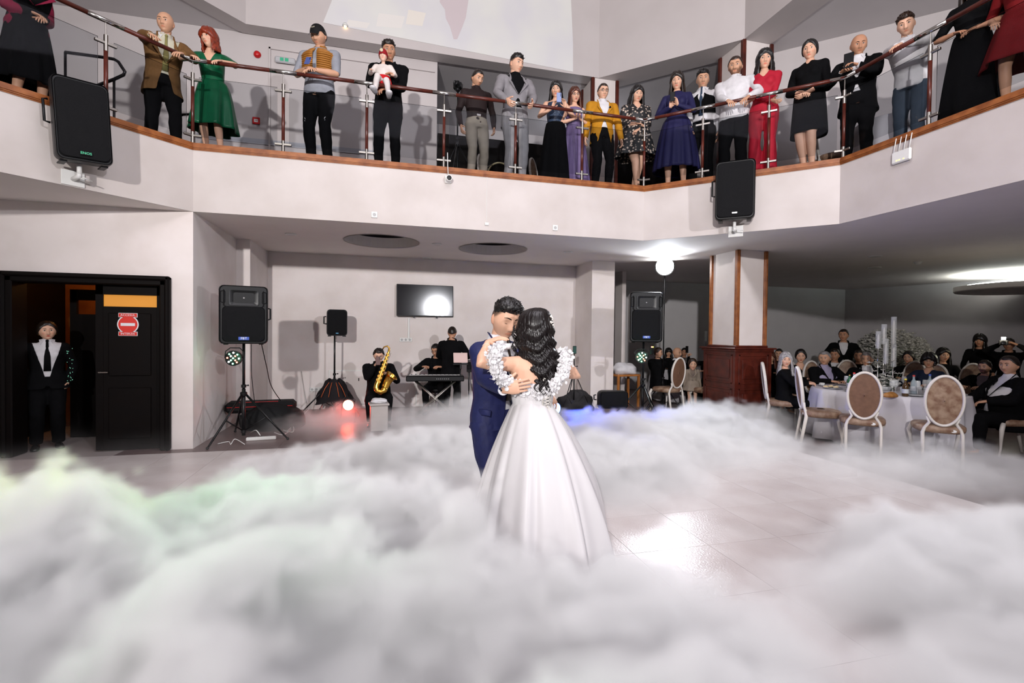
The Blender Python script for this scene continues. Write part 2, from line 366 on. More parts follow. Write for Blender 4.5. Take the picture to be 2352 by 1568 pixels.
d3 = MB(); d3.box(-4.32, 7.55, .0, -4.24, 7.6, 2.1); d3.box(-3.72, 7.55, 0, -3.64, 7.6, 2.1); d3.box(-4.3, 7.55, 1.95, -3.64, 7.6, 2.1); d3.box(-4.24, 7.55, 0, -3.72, 7.6, 1.75)
d3 = struct(d3.obj('door_3', M_WOODB, loc=(0, .75, 0)))
lamp('gallery_fill', 'POINT', (4.6, 11.4, 6.0), 22, (.9, .92, 1), shadow_soft_size=.3)  # added unseen fill light that lifts the dim gallery ceiling
lamp('corridor_lamp', 'POINT', (-3.75, 8.9, 2.5), 9, (1, .5, .15), shadow_soft_size=.1)
# ------------------------------------------------------------ people
def skinm(i):
    return mat('skin_%d' % i, [(.72, .42, .29), (.60, .33, .21), (.50, .25, .15), (.80, .50, .38)][i], .48, spec=.35, attr='tint', noise=.06, nscale=12)
HAIRC = {'black': (.010, .008, .008), 'brown': (.035, .016, .009), 'red': (.28, .035, .010), 'auburn': (.10, .025, .012), 'grey': (.30, .28, .28), 'silver': (.45, .43, .44), 'dark': (.018, .011, .008)}
def hairm(c): return mat('hair_' + c, HAIRC[c], .34, spec=.6, noise=.5, nscale=30, bump=.4, bscale=90)
def cloth(name, c, rough=.75, c2=None, ns=14, sheen=.2, bump=.15, bs=60, spec=.25): return mat('cloth_' + name, c, rough, spec=spec, col2=c2, noise=0 if c2 else .12, nscale=ns, bump=bump, bscale=bs, sheen=0)
JOBS = []
def g_(x, m, s): return np.exp(-((x - m) / s) ** 2)
def head_shape(n=56, m=44, fem=0, jaw=1.0, wide=1.0, beard=0, brow='dark', lip=None, age=0, closed=0, look=0, scalp=None):
    """head with face, unit: metres, chin at z=-.115, crown z=.115, faces +y, origin at its centre"""
    th = []
    for i in range(n):                                   # denser around the face
        t = i / n * 2 * PI; th.append(PI / 2 + t - .55 * math.sin(t) * 1)
    v = []; col = []
    browc = {'dark': (.12, .10, .09), 'red': (.45, .2, .12), 'grey': (.6, .55, .5)}[brow]
    lipc = lip or ((.95, .45, .42) if fem else (.92, .62, .58))
    for j in range(m + 1):
        ph = PI * (j + .0) / m; ph = ph - .18 * math.sin(2 * ph) * 0
        z0 = math.cos(ph); s = math.sin(ph)
        for i in range(n):
            x, y = s * math.cos(th[i]), s * math.sin(th[i]); z = z0
            # skull ellipsoid
            s2 = min(1, s ** .86) / max(s, 1e-6) if z > 0 else 1; X, Y, Z = x * .079 * wide * s2, y * .098 * s2, z * .118
            if z < 0:                                    # jaw narrows, back of head rises
                k = -z; X *= 1 - .30 * k ** 1.3 / jaw; Y = Y * (1 - .10 * k) if Y > 0 else Y * (1 - .55 * k); Y += .010 * k
            if z > .1: X *= 1 + .04 * z
            f = max(0., min(1., (y - .15) / .45)) if s > .05 else 0
            f = f * f * (3 - 2 * f)
            ax = abs(X)
            if y > 0: Y = Y * (1 - .07 * f * (1 - min(1, ax / .05) ** 2) * (1 if Z > -.08 else 0))   # flatter face
            # features
            d = 0
            nose = g_(ax, 0, .0085 + .006 * max(0, min(1, (.012 - Z) / .04)))
            if -.046 < Z < .03: tt = (.03 - Z) / .07; d += nose * (.005 + .019 * tt ** 1.2) * (1 if Z > -.036 else max(0, (Z + .046) / .010))
            d += g_(ax, .013, .006) * g_(Z, -.034, .008) * .006                        # nostrils
            d -= g_(ax, .031, .017) * g_(Z, .009, .013) * .0085                        # sockets
            d += g_(ax, .030, .022) * g_(Z, .030, .009) * .0035 * (1 - .5 * fem)       # brow ridge
            d += g_(ax, .046, .018) * g_(Z, -.022, .020) * .004                        # cheek
            d += g_(ax, 0, .020) * (g_(Z, -.058, .006) + g_(Z, -.068, .006)) * .0042   # lips
            d -= g_(ax, 0, .026) * g_(Z, -.063, .0022) * .003
            d -= g_(ax, 0, .03) * g_(Z, -.080, .008) * .003
            d += g_(ax, 0, .020) * g_(Z, -.102, .014) * .006 / jaw                     # chin
            Y += d * f
            v.append((X, Y, Z))
            c = np.ones(3)
            if f > .2:
                lw = max(0, 1 - (ax / .025) ** 2) * .0095; q = max(0, min(1, (lw - abs(Z + .0625)) / .003)); c = c * (1 - q) + np.array(lipc) * q
                c = c * (1 - .45 * g_(ax, .010, .005) * g_(Z, -.043, .004))
                if fem and g_(ax, .044, .014) * g_(Z, -.028, .016) > .4: c = c * np.array((1.0, .86, .84))
                c = c * (1 - .22 * g_(ax, .031, .02) * g_(Z, .006, .014))
            if scalp is not None:
                fr_ = max(0, y / max(.001, math.hypot(x, y))); hl_ = .56 * min(1, fr_ * 1.25) ** 1.5 * 1.15 + (.10 if abs(x) > .5 and y > -.3 else 0) - .62 * max(0, -y) - .05; q = max(0, min(1, (z - hl_) / .10))
                if q > 0: c = c * (1 - q * (1 - min(1, scalp + max(0, .5 - (z - hl_)) * .5)))
            if beard and Y > -.03 and Z < -.03 + (.02 if ax > .05 else 0) and not (ax < .024 and -.074 < Z < -.052): 
                c = c * (1 - beard * min(1, (-.03 - Z + (.02 if ax > .05 else 0)) / .02) * np.array((.62, .66, .68)))
            col.append(c)
    f = [(j * n + i, j * n + (i + 1) % n, (j + 1) * n + (i + 1) % n, (j + 1) * n + i)[::-1] for j in range(m) for i in range(n)]
    v = np.array(v); col = np.array(col)
    # ears
    for sx in (-1, 1):
        ev, ef = ball((0, 0, 0), 1, 10, 6); ev = ev * V3(.009, .018, .031); a = .35 * sx
        ev = np.stack([ev[:, 0] + sx * .074 * wide + sx * (-ev[:, 1]) * .35, ev[:, 1] - .006, ev[:, 2] - .006 - ev[:, 1] * .2], 1)
        f += [[q + len(v) for q in x] for x in ef]; v = np.vstack([v, ev]); col = np.vstack([col, np.tile((1, .88, .85), (len(ev), 1))])
    return v, f, col
def skull_pt(x, y, z, off=0, wide=1.0):
    s = nrm((x, y, z)); q = math.hypot(s[0], s[1]); s2 = min(1, q ** .86) / max(q, 1e-6) if s[2] > 0 else 1; X, Y, Z = s * V3((.079 * wide + off) * s2, (.098 + off) * s2, .118 + off); 
    if s[2] < 0:
        k = -s[2]; X *= 1 - .30 * k ** 1.3; Y = Y * (1 - .10 * k) if Y > 0 else Y * (1 - .35 * k)
    return V3(X, Y, Z)
def hair_shape(style, seed=0, wide=1.0, length=.3, n=40, m=26):
    """returns list of (v,f) in head coordinates"""
    rng = random.Random(seed); out = []
    if style == 'bald': return out
    long_ = style in ('long', 'bob', 'wavy')
    thick = {'fade': .016, 'short': .011, 'crop': .007, 'quiff': .013, 'long': .020, 'bob': .026, 'wavy': .024, 'updo': .013, 'thin': .006}[style]
    v = []; fr = []
    ph_ = [rng.random() * 6 for _ in range(6)]
    for j in range(m + 1):
        for i in range(n):
            a = 2 * PI * i / n; ph = PI * .80 * j / m; x, y, z = math.sin(ph) * math.cos(a), math.sin(ph) * math.sin(a), math.cos(ph)
            # hairline height by bearing: front high, sides to the ear, nape low
            front = max(0, y / max(.001, math.hypot(x, y))) if j else 0
            if long_: hl = .52 * front ** 2 - .62 * (1 - front ** .7) if style != 'bob' else .30 * front ** 2 - .62 * (1 - front ** .7)
            elif style == 'updo': hl = .66 * front ** 1.6 - .45 * (1 - front)
            else: hl = .66 * min(1, front * 1.25) ** 1.5 + (.02 if abs(x) > .55 else 0) * 1 - .62 * max(0, -y) - .05
            t = max(0., min(1., (z - hl) / .12)); dn = max(0, hl - z); o = thick * (t ** .6) * (1 + .22 * math.sin(a * 7 + ph_[0] + 3 * z) + .12 * math.sin(a * 15 + ph_[1])) - .004 * (1 - t) ** 3 - min(.014, dn * .14)
            if style in ('quiff', 'fade'):
                k_ = max(0., min(1., (z - (.26 + .10 * max(0, -y)) - .34 * max(0, y)) / .30)); o = -.003 + (.016 + (.013 if style == 'fade' else .008) * max(0, y + .5)) * k_ ** .6 * (1 + .30 * math.sin(a * 11 + ph_[2] + z * 9) * math.sin(z * 17 + a * 3)) if k_ > 0 else -.02
            if style == 'short' and z > .55: o += .004 * math.sin(x * 40 + ph_[3]) 
            p = skull_pt(x, y, z, o, wide); v.append(p)
    f = [(j * n + i, (j + 1) * n + i, (j + 1) * n + (i + 1) % n, j * n + (i + 1) % n) for j in range(m) for i in range(n)]
    v = np.array(v); out.append((v, f))
    if long_:
        # curtain falling behind and beside the face
        K = 34; J = 16; amp = {'long': .004, 'bob': .006, 'wavy': .013}[style]
        A0 = {'long': .50, 'bob': .52, 'wavy': .42}[style]; P = []
        for j in range(J + 1):
            t = j / J; z = .045 - t * length
            row = []
            for q in (0, 1):
                seq = range(K + 1) if q == 0 else range(K, -1, -1)
                for i in seq:
                    a = -PI / 2 + (i / K - .5) * 2 * PI * (1 - A0 * .5)
                    rx = .088 * wide + .012 * math.sin(min(1, t * 1.5) * PI * .6) + .03 * t * (length > .25); ry = .100 + .0 * t
                    w_ = amp * (.4 + t) * math.sin(i * 1.3 + t * 14 + ph_[4]) + .004 * math.sin(i * 2.9 + ph_[5])
                    s_ = 1 if q == 0 else 1 - .22
                    x = math.cos(a) * (rx + w_) * s_; y = math.sin(a) * (ry + w_) * s_ - .012 - .035 * t * (math.sin(a) < -.2) * (length > .25)
                    if y > -.01: y = y * .8 + .02 * t + .01
                    row.append((x, y, z + (.008 * math.sin(i * 2.1 + ph_[2]) if j == J else 0)))
            P.append(row)
        mb = MB(); mb.grid(np.array(P), True); k = len(P[0]); mb.f.append([i + J * k for i in range(k)]); out.append((np.vstack(mb.v), mb.f))
    if style in ('fade', 'quiff'):
        for k in range(150 if style == 'fade' else 60):
            a = rng.random() * 2 * PI; ph = (rng.random() ** .5) * PI * .36; x, y, z = math.sin(ph) * math.cos(a), math.sin(ph) * math.sin(a), math.cos(ph)
            if z < .52: continue
            b = skull_pt(x, y, z, .010); d = nrm(V3(x * .6 + rng.gauss(0, .3), .45 + .3 * y + rng.gauss(0, .25), .9)); L = .014 + .012 * rng.random() + .008 * max(0, y)
            out.append(tube([b, b + d * L * .5, b + d * L + V3(0, .004, -.003)], [.0065, .0055, .001], 5))
    if style == 'updo':
        out.append(ball((0, -.085, .05), .052, 14, 9, (1, .9, .9)))
    return out
def hand_geo(wr, d, nrmal, side, curl=.35, s=1.0, spread=.12, curls=None, thumb=None):
    """palm and five fingers; wr wrist, d pointing direction, nrmal palm normal (towards what it touches), side +1 right -1 left"""
    d = nrm(d); n = nrm(np.asarray(nrmal, float) - d * np.dot(nrmal, d)); lat = np.cross(d, n) * side   # towards the thumb... index side
    out = []
    P = [wr - d * .015, wr + d * .012, wr + d * .045, wr + d * .082, wr + d * .094]
    P = [np.array(p) for p in P]
    sc = s
    pts = [wr + (p - wr) * sc for p in P]
    out.append(tube(pts, [(.026 * sc, .019 * sc), (.031 * sc, .018 * sc), (.041 * sc, .016 * sc), (.042 * sc, .013 * sc), (.036 * sc, .010 * sc)], 12, lat))
    for k in range(4):
        L = (.072, .080, .075, .058)[k] * sc; c = curls[k] if curls else curl * (1 + .12 * k); off = (.030, .0105, -.0095, -.028)[k] * sc
        b = wr + d * (.088 - .004 * abs(k - 1)) * sc + lat * off
        dd = nrm(d + lat * spread * (1.2 - k * .8)); p = [b - dd * .012 * sc, b]; ang = 0
        for q, fr in enumerate((.44, .31, .25)):
            ang += c * (1.0, 1.1, .8)[q]; e = dd * math.cos(ang) + n * math.sin(ang); p.append(p[-1] + e * L * fr)
        r = (.0088, .0088, .0085, .0075)[k] * sc
        out.append(tube(p + [p[-1] + (p[-1] - p[-2]) * .12], [r, r * 1.02, r * .98, r * .9, r * .78, r * .35], 8))
    b = wr + d * .022 * sc + lat * .026 * sc + n * .004 * sc; td = nrm(thumb if thumb is not None else (d * .62 + lat * .75 + n * .25))
    e1 = b + td * .032 * sc; td2 = nrm(td + d * .35); e2 = e1 + td2 * .030 * sc; td3 = nrm(td2 + d * .2 + n * .15); e3 = e2 + td3 * .022 * sc
    out.append(tube([b - td * .01 * sc, b, e1, e2, e3, e3 + td3 * .004], [.013 * sc, .0135 * sc, .0115 * sc, .0098 * sc, .0085 * sc, .004 * sc], 8))
    return out
def ik(a, b, l1, l2, pole):
    d = b - a; L = np.linalg.norm(d); L2 = min(L, (l1 + l2) * .999); u = d / L; b = a + u * L2
    x = (l1 * l1 - l2 * l2 + L2 * L2) / (2 * L2); h = math.sqrt(max(0, l1 * l1 - x * x)); p = np.asarray(pole, float); p = nrm(p - u * np.dot(p, u))
    return a + u * x + p * h, b
class Fig:
    """a posed figure; +y is where it faces, right hand at +x"""
    def __init__(s, H=1.75, w=1.0, fem=0, lean=0, side=0, twist=0, pelvis=None, head=(0, 0, 0), hr=None, hl=None, er=(.5, -.6, -.5), el=(-.5, -.6, -.5), fr=None, fl=None, knr=(0, 1, 0), knl=(0, 1, 0), sit=False, belly=0):
        ex = 0 if (sit or pelvis is not None or fr is None) else max(0, fr[2] - .045 * H - .01); H = H - ex * .9; s.H = H; s.w = w; s.fem = fem; h = H; s.belly = belly
        pz = .53 * h - .006 + ex
        s.pel = V3(0, 0, pz) if pelvis is None else V3(*pelvis)
        R0 = V3(math.cos(twist * .4), math.sin(twist * .4), 0)
        up = nrm(V3(math.sin(side), math.sin(lean) * math.cos(side), math.cos(lean) * math.cos(side)))
        s.up = up; s.R = nrm(V3(math.cos(twist), math.sin(twist), 0) - up * (V3(math.cos(twist), math.sin(twist), 0) @ up)); s.F = np.cross(up, s.R); s.Rp = R0
        s.waist = s.pel + nrm(up + _z) * .085 * h; s.chest = s.waist + up * .115 * h; s.neck = s.chest + up * .115 * h
        hf = V3(0, 1, 0)
        sw = (.092 if fem else .108) * h * (1 + (w - 1) * .5)
        s.sr = s.chest + up * .066 * h + s.R * sw; s.sl = s.chest + up * .066 * h - s.R * sw
        ua, fa = .172 * h, .150 * h
        s.hr_ = s.sr + V3(.10 * h - 0, .02 * h, -.305 * h) if hr is None else V3(*hr); s.hl_ = s.sl + V3(-.10 * h, .02 * h, -.305 * h) if hl is None else V3(*hl)
        s.elr, s.wr = ik(s.sr, s.hr_, ua, fa, er); s.ell, s.wl = ik(s.sl, s.hl_, ua, fa, el)
        s.hipr = s.pel + R0 * .052 * h - V3(0, 0, .02 * h); s.hipl = s.pel - R0 * .052 * h - V3(0, 0, .02 * h)
        s.fr = V3(.065 * h, .0, .045 * h) if fr is None else V3(*fr); s.fl = V3(-.065 * h, .0, .045 * h) if fl is None else V3(*fl)
        s.knr, s.fr = ik(s.hipr, s.fr, .245 * h, .235 * h, knr); s.knl, s.fl = ik(s.hipl, s.fl, .245 * h, .235 * h, knl)
        yaw, pit, rol = head
        base = nrm(s.up * .5 + _z * .5); s.hc = s.neck + base * .078 * h + V3(0, .014, 0) + (V3(-math.sin(yaw), math.cos(yaw), 0) * math.sin(-pit) * .05 if pit < 0 else 0)
        cy, sy = math.cos(yaw), math.sin(yaw); cp, sp = math.cos(pit), math.sin(pit); cr, sr_ = math.cos(rol), math.sin(rol)
        Rz = np.array([[cy, -sy, 0], [sy, cy, 0], [0, 0, 1]]); Rx = np.array([[1, 0, 0], [0, cp, -sp], [0, sp, cp]]); Ry = np.array([[cr, 0, sr_], [0, 1, 0], [-sr_, 0, cr]])
        s.HM = Rz @ Rx @ Ry; s.hs = h / 1.75 * (1.0 if fem else 1.0) * 1.07
        s.hc = s.hc + _z * .004
    def hp(s, p): return s.hc + (np.asarray(p, float) * s.hs) @ s.HM.T
    def torso(s, inf=0.0, top=1, bot=-.04, hem=0.0, hemr=0):
        h = s.H; w = s.w; f = s.fem; b = s.belly
        hip = (.099 if f else .093) * h * w; wa = (.072 if f else .083) * h * w; ch = (.088 if f else .100) * h * (1 + (w - 1) * .8)
        L = []
        if hemr: L.append((s.pel - _z * hem * h, hip + hemr + inf, .072 * h * w + hemr + inf + b * .5, s.Rp))
        L += [(s.pel + _z * bot * h, hip + inf, .067 * h * w + inf + b * .4, s.Rp), (s.pel + _z * .02 * h, hip * .99 + inf, .066 * h * w + inf + b * .8, s.Rp),
             (s.waist, wa + inf, .058 * h * w + inf + b, s.R), (s.waist * .5 + s.chest * .5, (wa + ch) / 2 + inf, .063 * h * w + inf + b * .7, s.R), (s.chest, ch + inf, .069 * h * w + inf + b * .3, s.R),
             (s.chest + s.up * .052 * h, ch * 1.06 + inf, .062 * h + inf, s.R), (s.chest + s.up * .080 * h, ch * .98 + inf, .050 * h + inf, s.R), (s.chest + s.up * .098 * h, ch * .66 + inf, .042 * h + inf, s.R), (s.neck - s.up * .004 * h, ch * .36 + inf, .036 * h + inf, s.R)]
        if top == 1: L.append((s.neck + s.up * .012 * h, .031 * h + inf, .032 * h + inf, s.R))
        v = []; n = 20; fr = s.F
        P = [l[0] + (fr * b * .35 if b and 0 < k < 5 else 0) for k, l in enumerate(L)]
        for k, l in enumerate(L):
            bdir = np.cross(s.up if k > 2 else _z, l[3])
            for j in range(n):
                a = 2 * PI * j / n; v.append(P[k] + l[3] * math.cos(a) * l[1] + bdir * math.sin(a) * l[2])
        k = len(L); f_ = [(i * n + j, i * n + (j + 1) % n, (i + 1) * n + (j + 1) % n, (i + 1) * n + j) for i in range(k - 1) for j in range(n)] + [list(range(n))[::-1], [(k - 1) * n + j for j in range(n)]]
        out = [(np.array(v), f_)]
        if f:
            for q in (-1, 1): out.append(ball(s.chest + s.F * .040 * h + s.R * q * .040 * h + s.up * .008 * h, .037 * h * (w ** .5) + inf, 12, 8))
        return out
    def arm(s, q, inf=0.0, t=1.0):
        """t: 1 whole arm, .5 to the elbow"""
        S, E, W = (s.sr, s.elr, s.wr) if q > 0 else (s.sl, s.ell, s.wl); h = s.H; w = s.w ** .6 * (.9 if s.fem else 1)
        inner = S - s.R * q * .035 * h + s.up * .006 * h
        pts = [inner, S, S * .6 + E * .4, S * .25 + E * .75, E, E * .7 + W * .3, E * .35 + W * .65, W]; rr = [.030, .0335, .030, .025, .0235, .0245, .019, .0145]
        k = 8 if t >= 1 else (5 + int((t - .5) * 6) if t >= .5 else 4)
        return [tube(pts[:k], [r * h * w + inf for r in rr[:k]], 12), ball(S, .033 * h * w + inf * .8, 12, 8)]
    def leg(s, q, inf=0.0, t=1.0, flare=0, thigh=0):
        A, K, B = (s.hipr, s.knr, s.fr) if q > 0 else (s.hipl, s.knl, s.fl); h = s.H; w = s.w ** .8
        pts = [A + _z * .02 * h, A * .7 + K * .3, A * .3 + K * .7, K, K * .7 + B * .3, K * .3 + B * .7, B]; rr = [.050, .049, .039, .032, .031, .023, .019]; fl = [0, 0, 0, .1, .4, .8, 1]
        k = 7 if t >= 1 else 4
        return [tube(pts[:k], [r * h * w + inf + flare * g + (thigh if i < 3 else 0) for i, (r, g) in enumerate(zip(rr[:k], fl))], 14)]
    def foot(s, q, heel=0, inf=0):
        K, B = (s.knr, s.fr) if q > 0 else (s.knl, s.fl); h = s.H; d = V3(.12 * q, 1, 0); kn = K - B; kn[2] = 0
        fd = nrm(d + kn * 1.0) if s.pel[2] > .6 else nrm(d)
        z0 = B[2] - .045 * h
        p = [B - fd * .035 + V3(0, 0, -.028 * h + heel * .3), B + fd * .02 + V3(0, 0, -.026 * h), B + fd * .09 + V3(0, 0, -.034 * h - heel * .6), B + fd * .15 + V3(0, 0, -.036 * h - heel * .8), B + fd * .175 + V3(0, 0, -.037 * h - heel * .8)]
        return [tube(p, [(.026 + inf, .024 + inf), (.032 + inf, .032 + inf), (.040 + inf, .022 + inf), (.036 + inf, .015 + inf), (.016, .008)], 12, np.cross(fd, _z))]
def queue(shapes, vox, fin, smooth=4):
    mb = MB()
    for v, f in shapes: mb.add(v, f)
    me = mkmesh('tmp', np.vstack(mb.v), mb.f, []); o = bpy.data.objects.new('tmp', me); COL.objects.link(o)
    r = o.modifiers.new('r', 'REMESH'); r.mode = 'VOXEL'; r.voxel_size = vox; r.use_smooth_shade = True
    sm = o.modifiers.new('s', 'SMOOTH'); sm.factor = .5; sm.iterations = smooth
    JOBS.append((o, fin))
def run_jobs():
    dg = bpy.context.evaluated_depsgraph_get(); dg.update(); res = []
    for o, fin in JOBS: res.append(bpy.data.meshes.new_from_object(o.evaluated_get(dg), depsgraph=dg))
    for (o, fin), me in zip(JOBS, res):
        n = len(me.vertices); v = np.zeros(n * 3); me.vertices.foreach_get('co', v); v = v.reshape(-1, 3)
        nf = len(me.polygons); fi = np.zeros(nf * 4, int)
        if len(me.loops) == nf * 4: me.polygons.foreach_get('vertices', fi); f = fi.reshape(-1, 4)
        else: f = np.array([list(p.vertices) + [p.vertices[-1]] * (4 - len(p.vertices)) for p in me.polygons])
        t = o.data; bpy.data.objects.remove(o); bpy.data.meshes.remove(t); bpy.data.meshes.remove(me); fin(v, f)
    JOBS.clear()
def build(v, f, extra=(), name='x', m=None, cols=None, parent=None, smooth=True):
    V = [v]; F = [[int(a) for a in q] for q in f]; n = len(v)
    for (a, b) in extra: V.append(a); F += [[i + n for i in q] for q in b]; n += len(a)
    me = mkmesh(name, np.vstack(V), F, m, smooth)
    if cols is not None:
        C = np.ones((n, 4), np.float32)
        for (st, c) in cols: C[st:st + len(c), :3] = c
        a = me.color_attributes.new('tint', 'FLOAT_COLOR', 'POINT'); a.data.foreach_set('color', C.ravel())
    return link(name, me, parent)
def lowfreq(v, amp, k=(9, 9, 5), ph=0):
    x, y, z = v[:, 0] * k[0], v[:, 1] * k[1], v[:, 2] * k[2]
    return amp * (np.sin(x * 2.1 + 3 * np.sin(z * 1.7 + ph) + y) * .5 + np.sin(z * 4.7 + 2.2 * np.sin(x * 2.3 + ph) + y * 2.1) * .3 + np.sin(z * 9.1 + x * 5 + 2 * np.sin(y * 4 + ph)) * .2)
def vnormals(v, f):
    f = f[:, :4]; n = np.cross(v[f[:, 2]] - v[f[:, 0]], v[f[:, 3]] - v[f[:, 1]]); o = np.zeros_like(v)
    for k in range(4): np.add.at(o, f[:, k], n)
    return o / (np.linalg.norm(o, axis=1, keepdims=True) + 1e-9)
def drape(top, cen, R, hem, r0, r1, folds=9, amp=.03, n=72, k=16, ry=.75, seed=0, sway=(0, 0), flare=1.2, hemw=0):
    """skirt: rings from top to hem height with folds growing downwards"""
    rng = random.Random(seed); ph = rng.random() * 6; F = np.cross(_z, R); P = []
    for j in range(k + 1):
        t = j / k; c = cen * 1.0; c = c + V3(sway[0] * t, sway[1] * t, 0); c[2] = top + (hem - top) * t; r = r0 + (r1 - r0) * t ** flare; row = []
        for i in range(n):
            a = 2 * PI * i / n; q = amp * t ** .8 * (math.sin(folds * a + ph + .6 * math.sin(2 * a)) + .4 * math.sin((folds * 1.7 // 1) * a + 2 * ph + t * 2)); rr = r + q
            row.append(c + R * math.cos(a) * rr + F * math.sin(a) * (rr * (ry + (.95 - ry) * t)) + V3(0, 0, hemw * t * math.sin(3 * a + ph)))
        P.append(row)
    for j in range(k, -1, -4): P.append([p * 1.0 + (V3(cen[0], cen[1], p[2]) - p) * .04 for p in P[j]])
    mb = MB(); mb.grid(np.array(P), True); return np.vstack(mb.v), mb.f
def person(label, loc, rz, fig, skin=0, hair=('short', 'dark'), top=None, jacket=None, legs=None, skirt=None, shoes=None, face={}, vox=.014, group=None, vneck=None, sleeve=1.0, tie=None, heel=0, hands=None, extra=None, hairlen=.3, jopen=.5, jlen=.10, bare_legs=False, glasses=False, hat=None, nobody=False, jbtn=.0, collar=None, name='person', flare=.012, cat='person', seed=0, eyes=True, tuck=True, topcut=.075, lapels=True, collarm=None, necktop=0):
    """top/jacket/legs/skirt/shoes hold materials; everything is queued and remeshed in one go"""
    g = fig; t = thing(name, label, cat, loc, rz, group); h = g.H; hd = hands or {}
    fkw = dict(face)
    if hair[0] in ('crop', 'quiff', 'fade', 'thin'): fkw.setdefault('scalp', .55 if hair[1] == 'grey' or hair[0] == 'thin' else .07)
    hv, hf, hc = head_shape(fem=g.fem, **fkw); hv0 = hv; hv = np.array([g.hp(p) for p in hv])
    sh = g.torso() + g.arm(1) + g.arm(-1) + g.leg(1) + g.leg(-1) + g.foot(1, heel) + g.foot(-1, heel)
    nb = g.neck - g.up * .02 * h; nt_ = g.hp((0, -.018, -.055)); sh.append(tube([nb, nb * .5 + nt_ * .5, nt_], [(.036 * h if not g.fem else .030 * h)] + [(.033 * h if not g.fem else .0265 * h)] * 2, 14))
    hands_g = []
    for q, key in ((1, 'r'), (-1, 'l')):
        E, W = (g.elr, g.wr) if q > 0 else (g.ell, g.wl); o = hd.get(key, {}); d = o.get('d', nrm(W - E) + V3(0, 0, -.15)); n_ = o.get('n', V3(-q, 0, 0) if W[2] < g.chest[2] - .3 else V3(0, -.3, -1))
        hands_g += hand_geo(W, d, n_, q * o.get('flip', 1), o.get('curl', .35), h / 1.75 * (.88 if g.fem else 1.0), curls=o.get('curls'), spread=o.get('spread', .12))
    sm = skinm(skin)
    def fin_body(v, f):
        n = len(v); ex = [(hv, hf)] + hands_g; build(v, f, ex, 'body', sm, [(n, hc)], t)
    queue(sh, vox, fin_body)
    if eyes:
        for q in (-1, 1):
            def surf(x, z): d = (hv0[:, 0] - x) ** 2 + (hv0[:, 2] - z) ** 2 + (hv0[:, 1] < 0) * 1; k = np.argsort(d)[:3]; return hv0[k, 1].mean()
            ex_ = .0315; y0 = surf(q * ex_, .009)
            if not face.get('closed'):
                ev, ef = ball((0, 0, 0), 1, 14, 8); ev = ev @ np.array([[1, 0, 0], [0, 0, -1], [0, 1, 0]]).T; ctr = np.array([[np.mean(ev[list(k_)], 0)] for k_ in ef])[:, 0]
                look = face.get('look', 0); mi = [1 if ((c_[0] - look) * .0155) ** 2 + ((c_[2]) * .0072) ** 2 < .0062 ** 2 and c_[1] > 0 else 0 for c_ in ctr]
                ev = ev * V3(.0155, .0055, .0068) + V3(q * ex_, y0 + .0005, .009); ev[:, 1] -= np.abs(ev[:, 0] - q * ex_ * .9) * .25
                link('eye', mkmesh('eye', np.array([g.hp(p) for p in ev]), ef, [mat('eye_white', (.62, .58, .55), .3), mat('iris', (.02, .013, .010), .2)], True, mi), t)
            mb = MB(); P = []; zc = .009 if not face.get('closed') else .003
            for u in np.linspace(-1, 1, 7): P.append(g.hp((q * ex_ + u * .0165, y0 + .0035 - abs(u) ** 2 * .003 - .004 * max(0, u * q), zc + ((.0078) * (1 - u * u) if not face.get('closed') else -.004 * (1 - u * u)))))
            mb.tube(P, [.0008, .0018, .0022, .0022, .0022, .0018, .0008], 6); mb.obj('eyelid', mat('lash_dark' if g.fem else 'lid_brown', (.02, .012, .01) if g.fem else (.10, .05, .035), .6), t, True)
            mb = MB(); P = []
            for u in np.linspace(0, 1, 7):
                x = .012 + .040 * u; z = .0285 + .0065 * math.sin(min(1, u * 1.25) * PI * .62) - .008 * max(0, u - .6); P.append(g.hp((q * x, surf(q * x, z) + .0012, z)))
            th_ = .0026 if g.fem else .0038; mb.tube(P, [(th_ * k_, .0022) for k_ in (.6, 1, 1, .95, .8, .6, .25)], 8, g.HM @ V3(0, 0, 1)); mb.obj('eyebrow', mat('brow_' + hair[1], HAIRC[hair[1] if hair[1] != 'silver' and hair[0] != 'bald' else 'brown'], .9, spec=.05), t, True)
    hs = hair_shape(hair[0], seed, face.get('wide', 1.0), hairlen)
    if hs:
        mb = MB()
        for v, f in hs: mb.add(np.array([g.hp(p) for p in v]), f)
        mb.obj('hair', hairm(hair[1]), t, True)
    def keep(v, f, mask): return v, f[~mask[f].any(1)] if len(f) else f
    def prune(v, f, it=6):
        u, inv = np.unique(f.ravel(), return_inverse=True); v = v[u]; f = inv.reshape(f.shape)
        e = np.concatenate([f[:, [k, (k + 1) % 4]] for k in range(4)]); es = np.sort(e, 1); key = es[:, 0].astype(np.int64) * len(v) + es[:, 1]; uk, ix, c = np.unique(key, return_index=True, return_counts=True)
        be = es[ix[c == 1]]; be = be[be[:, 0] != be[:, 1]]
        for _ in range(it):
            a = np.zeros_like(v); k = np.zeros(len(v)); np.add.at(a, be[:, 0], v[be[:, 1]]); np.add.at(a, be[:, 1], v[be[:, 0]]); np.add.at(k, be[:, 0], 1); np.add.at(k, be[:, 1], 1)
            m = k > 0; v[m] = v[m] * .4 + a[m] / k[m][:, None] * .6
        return v, f
    def torso_uv(v): d = v - g.chest; return d @ g.R, d @ g.F, d @ g.up
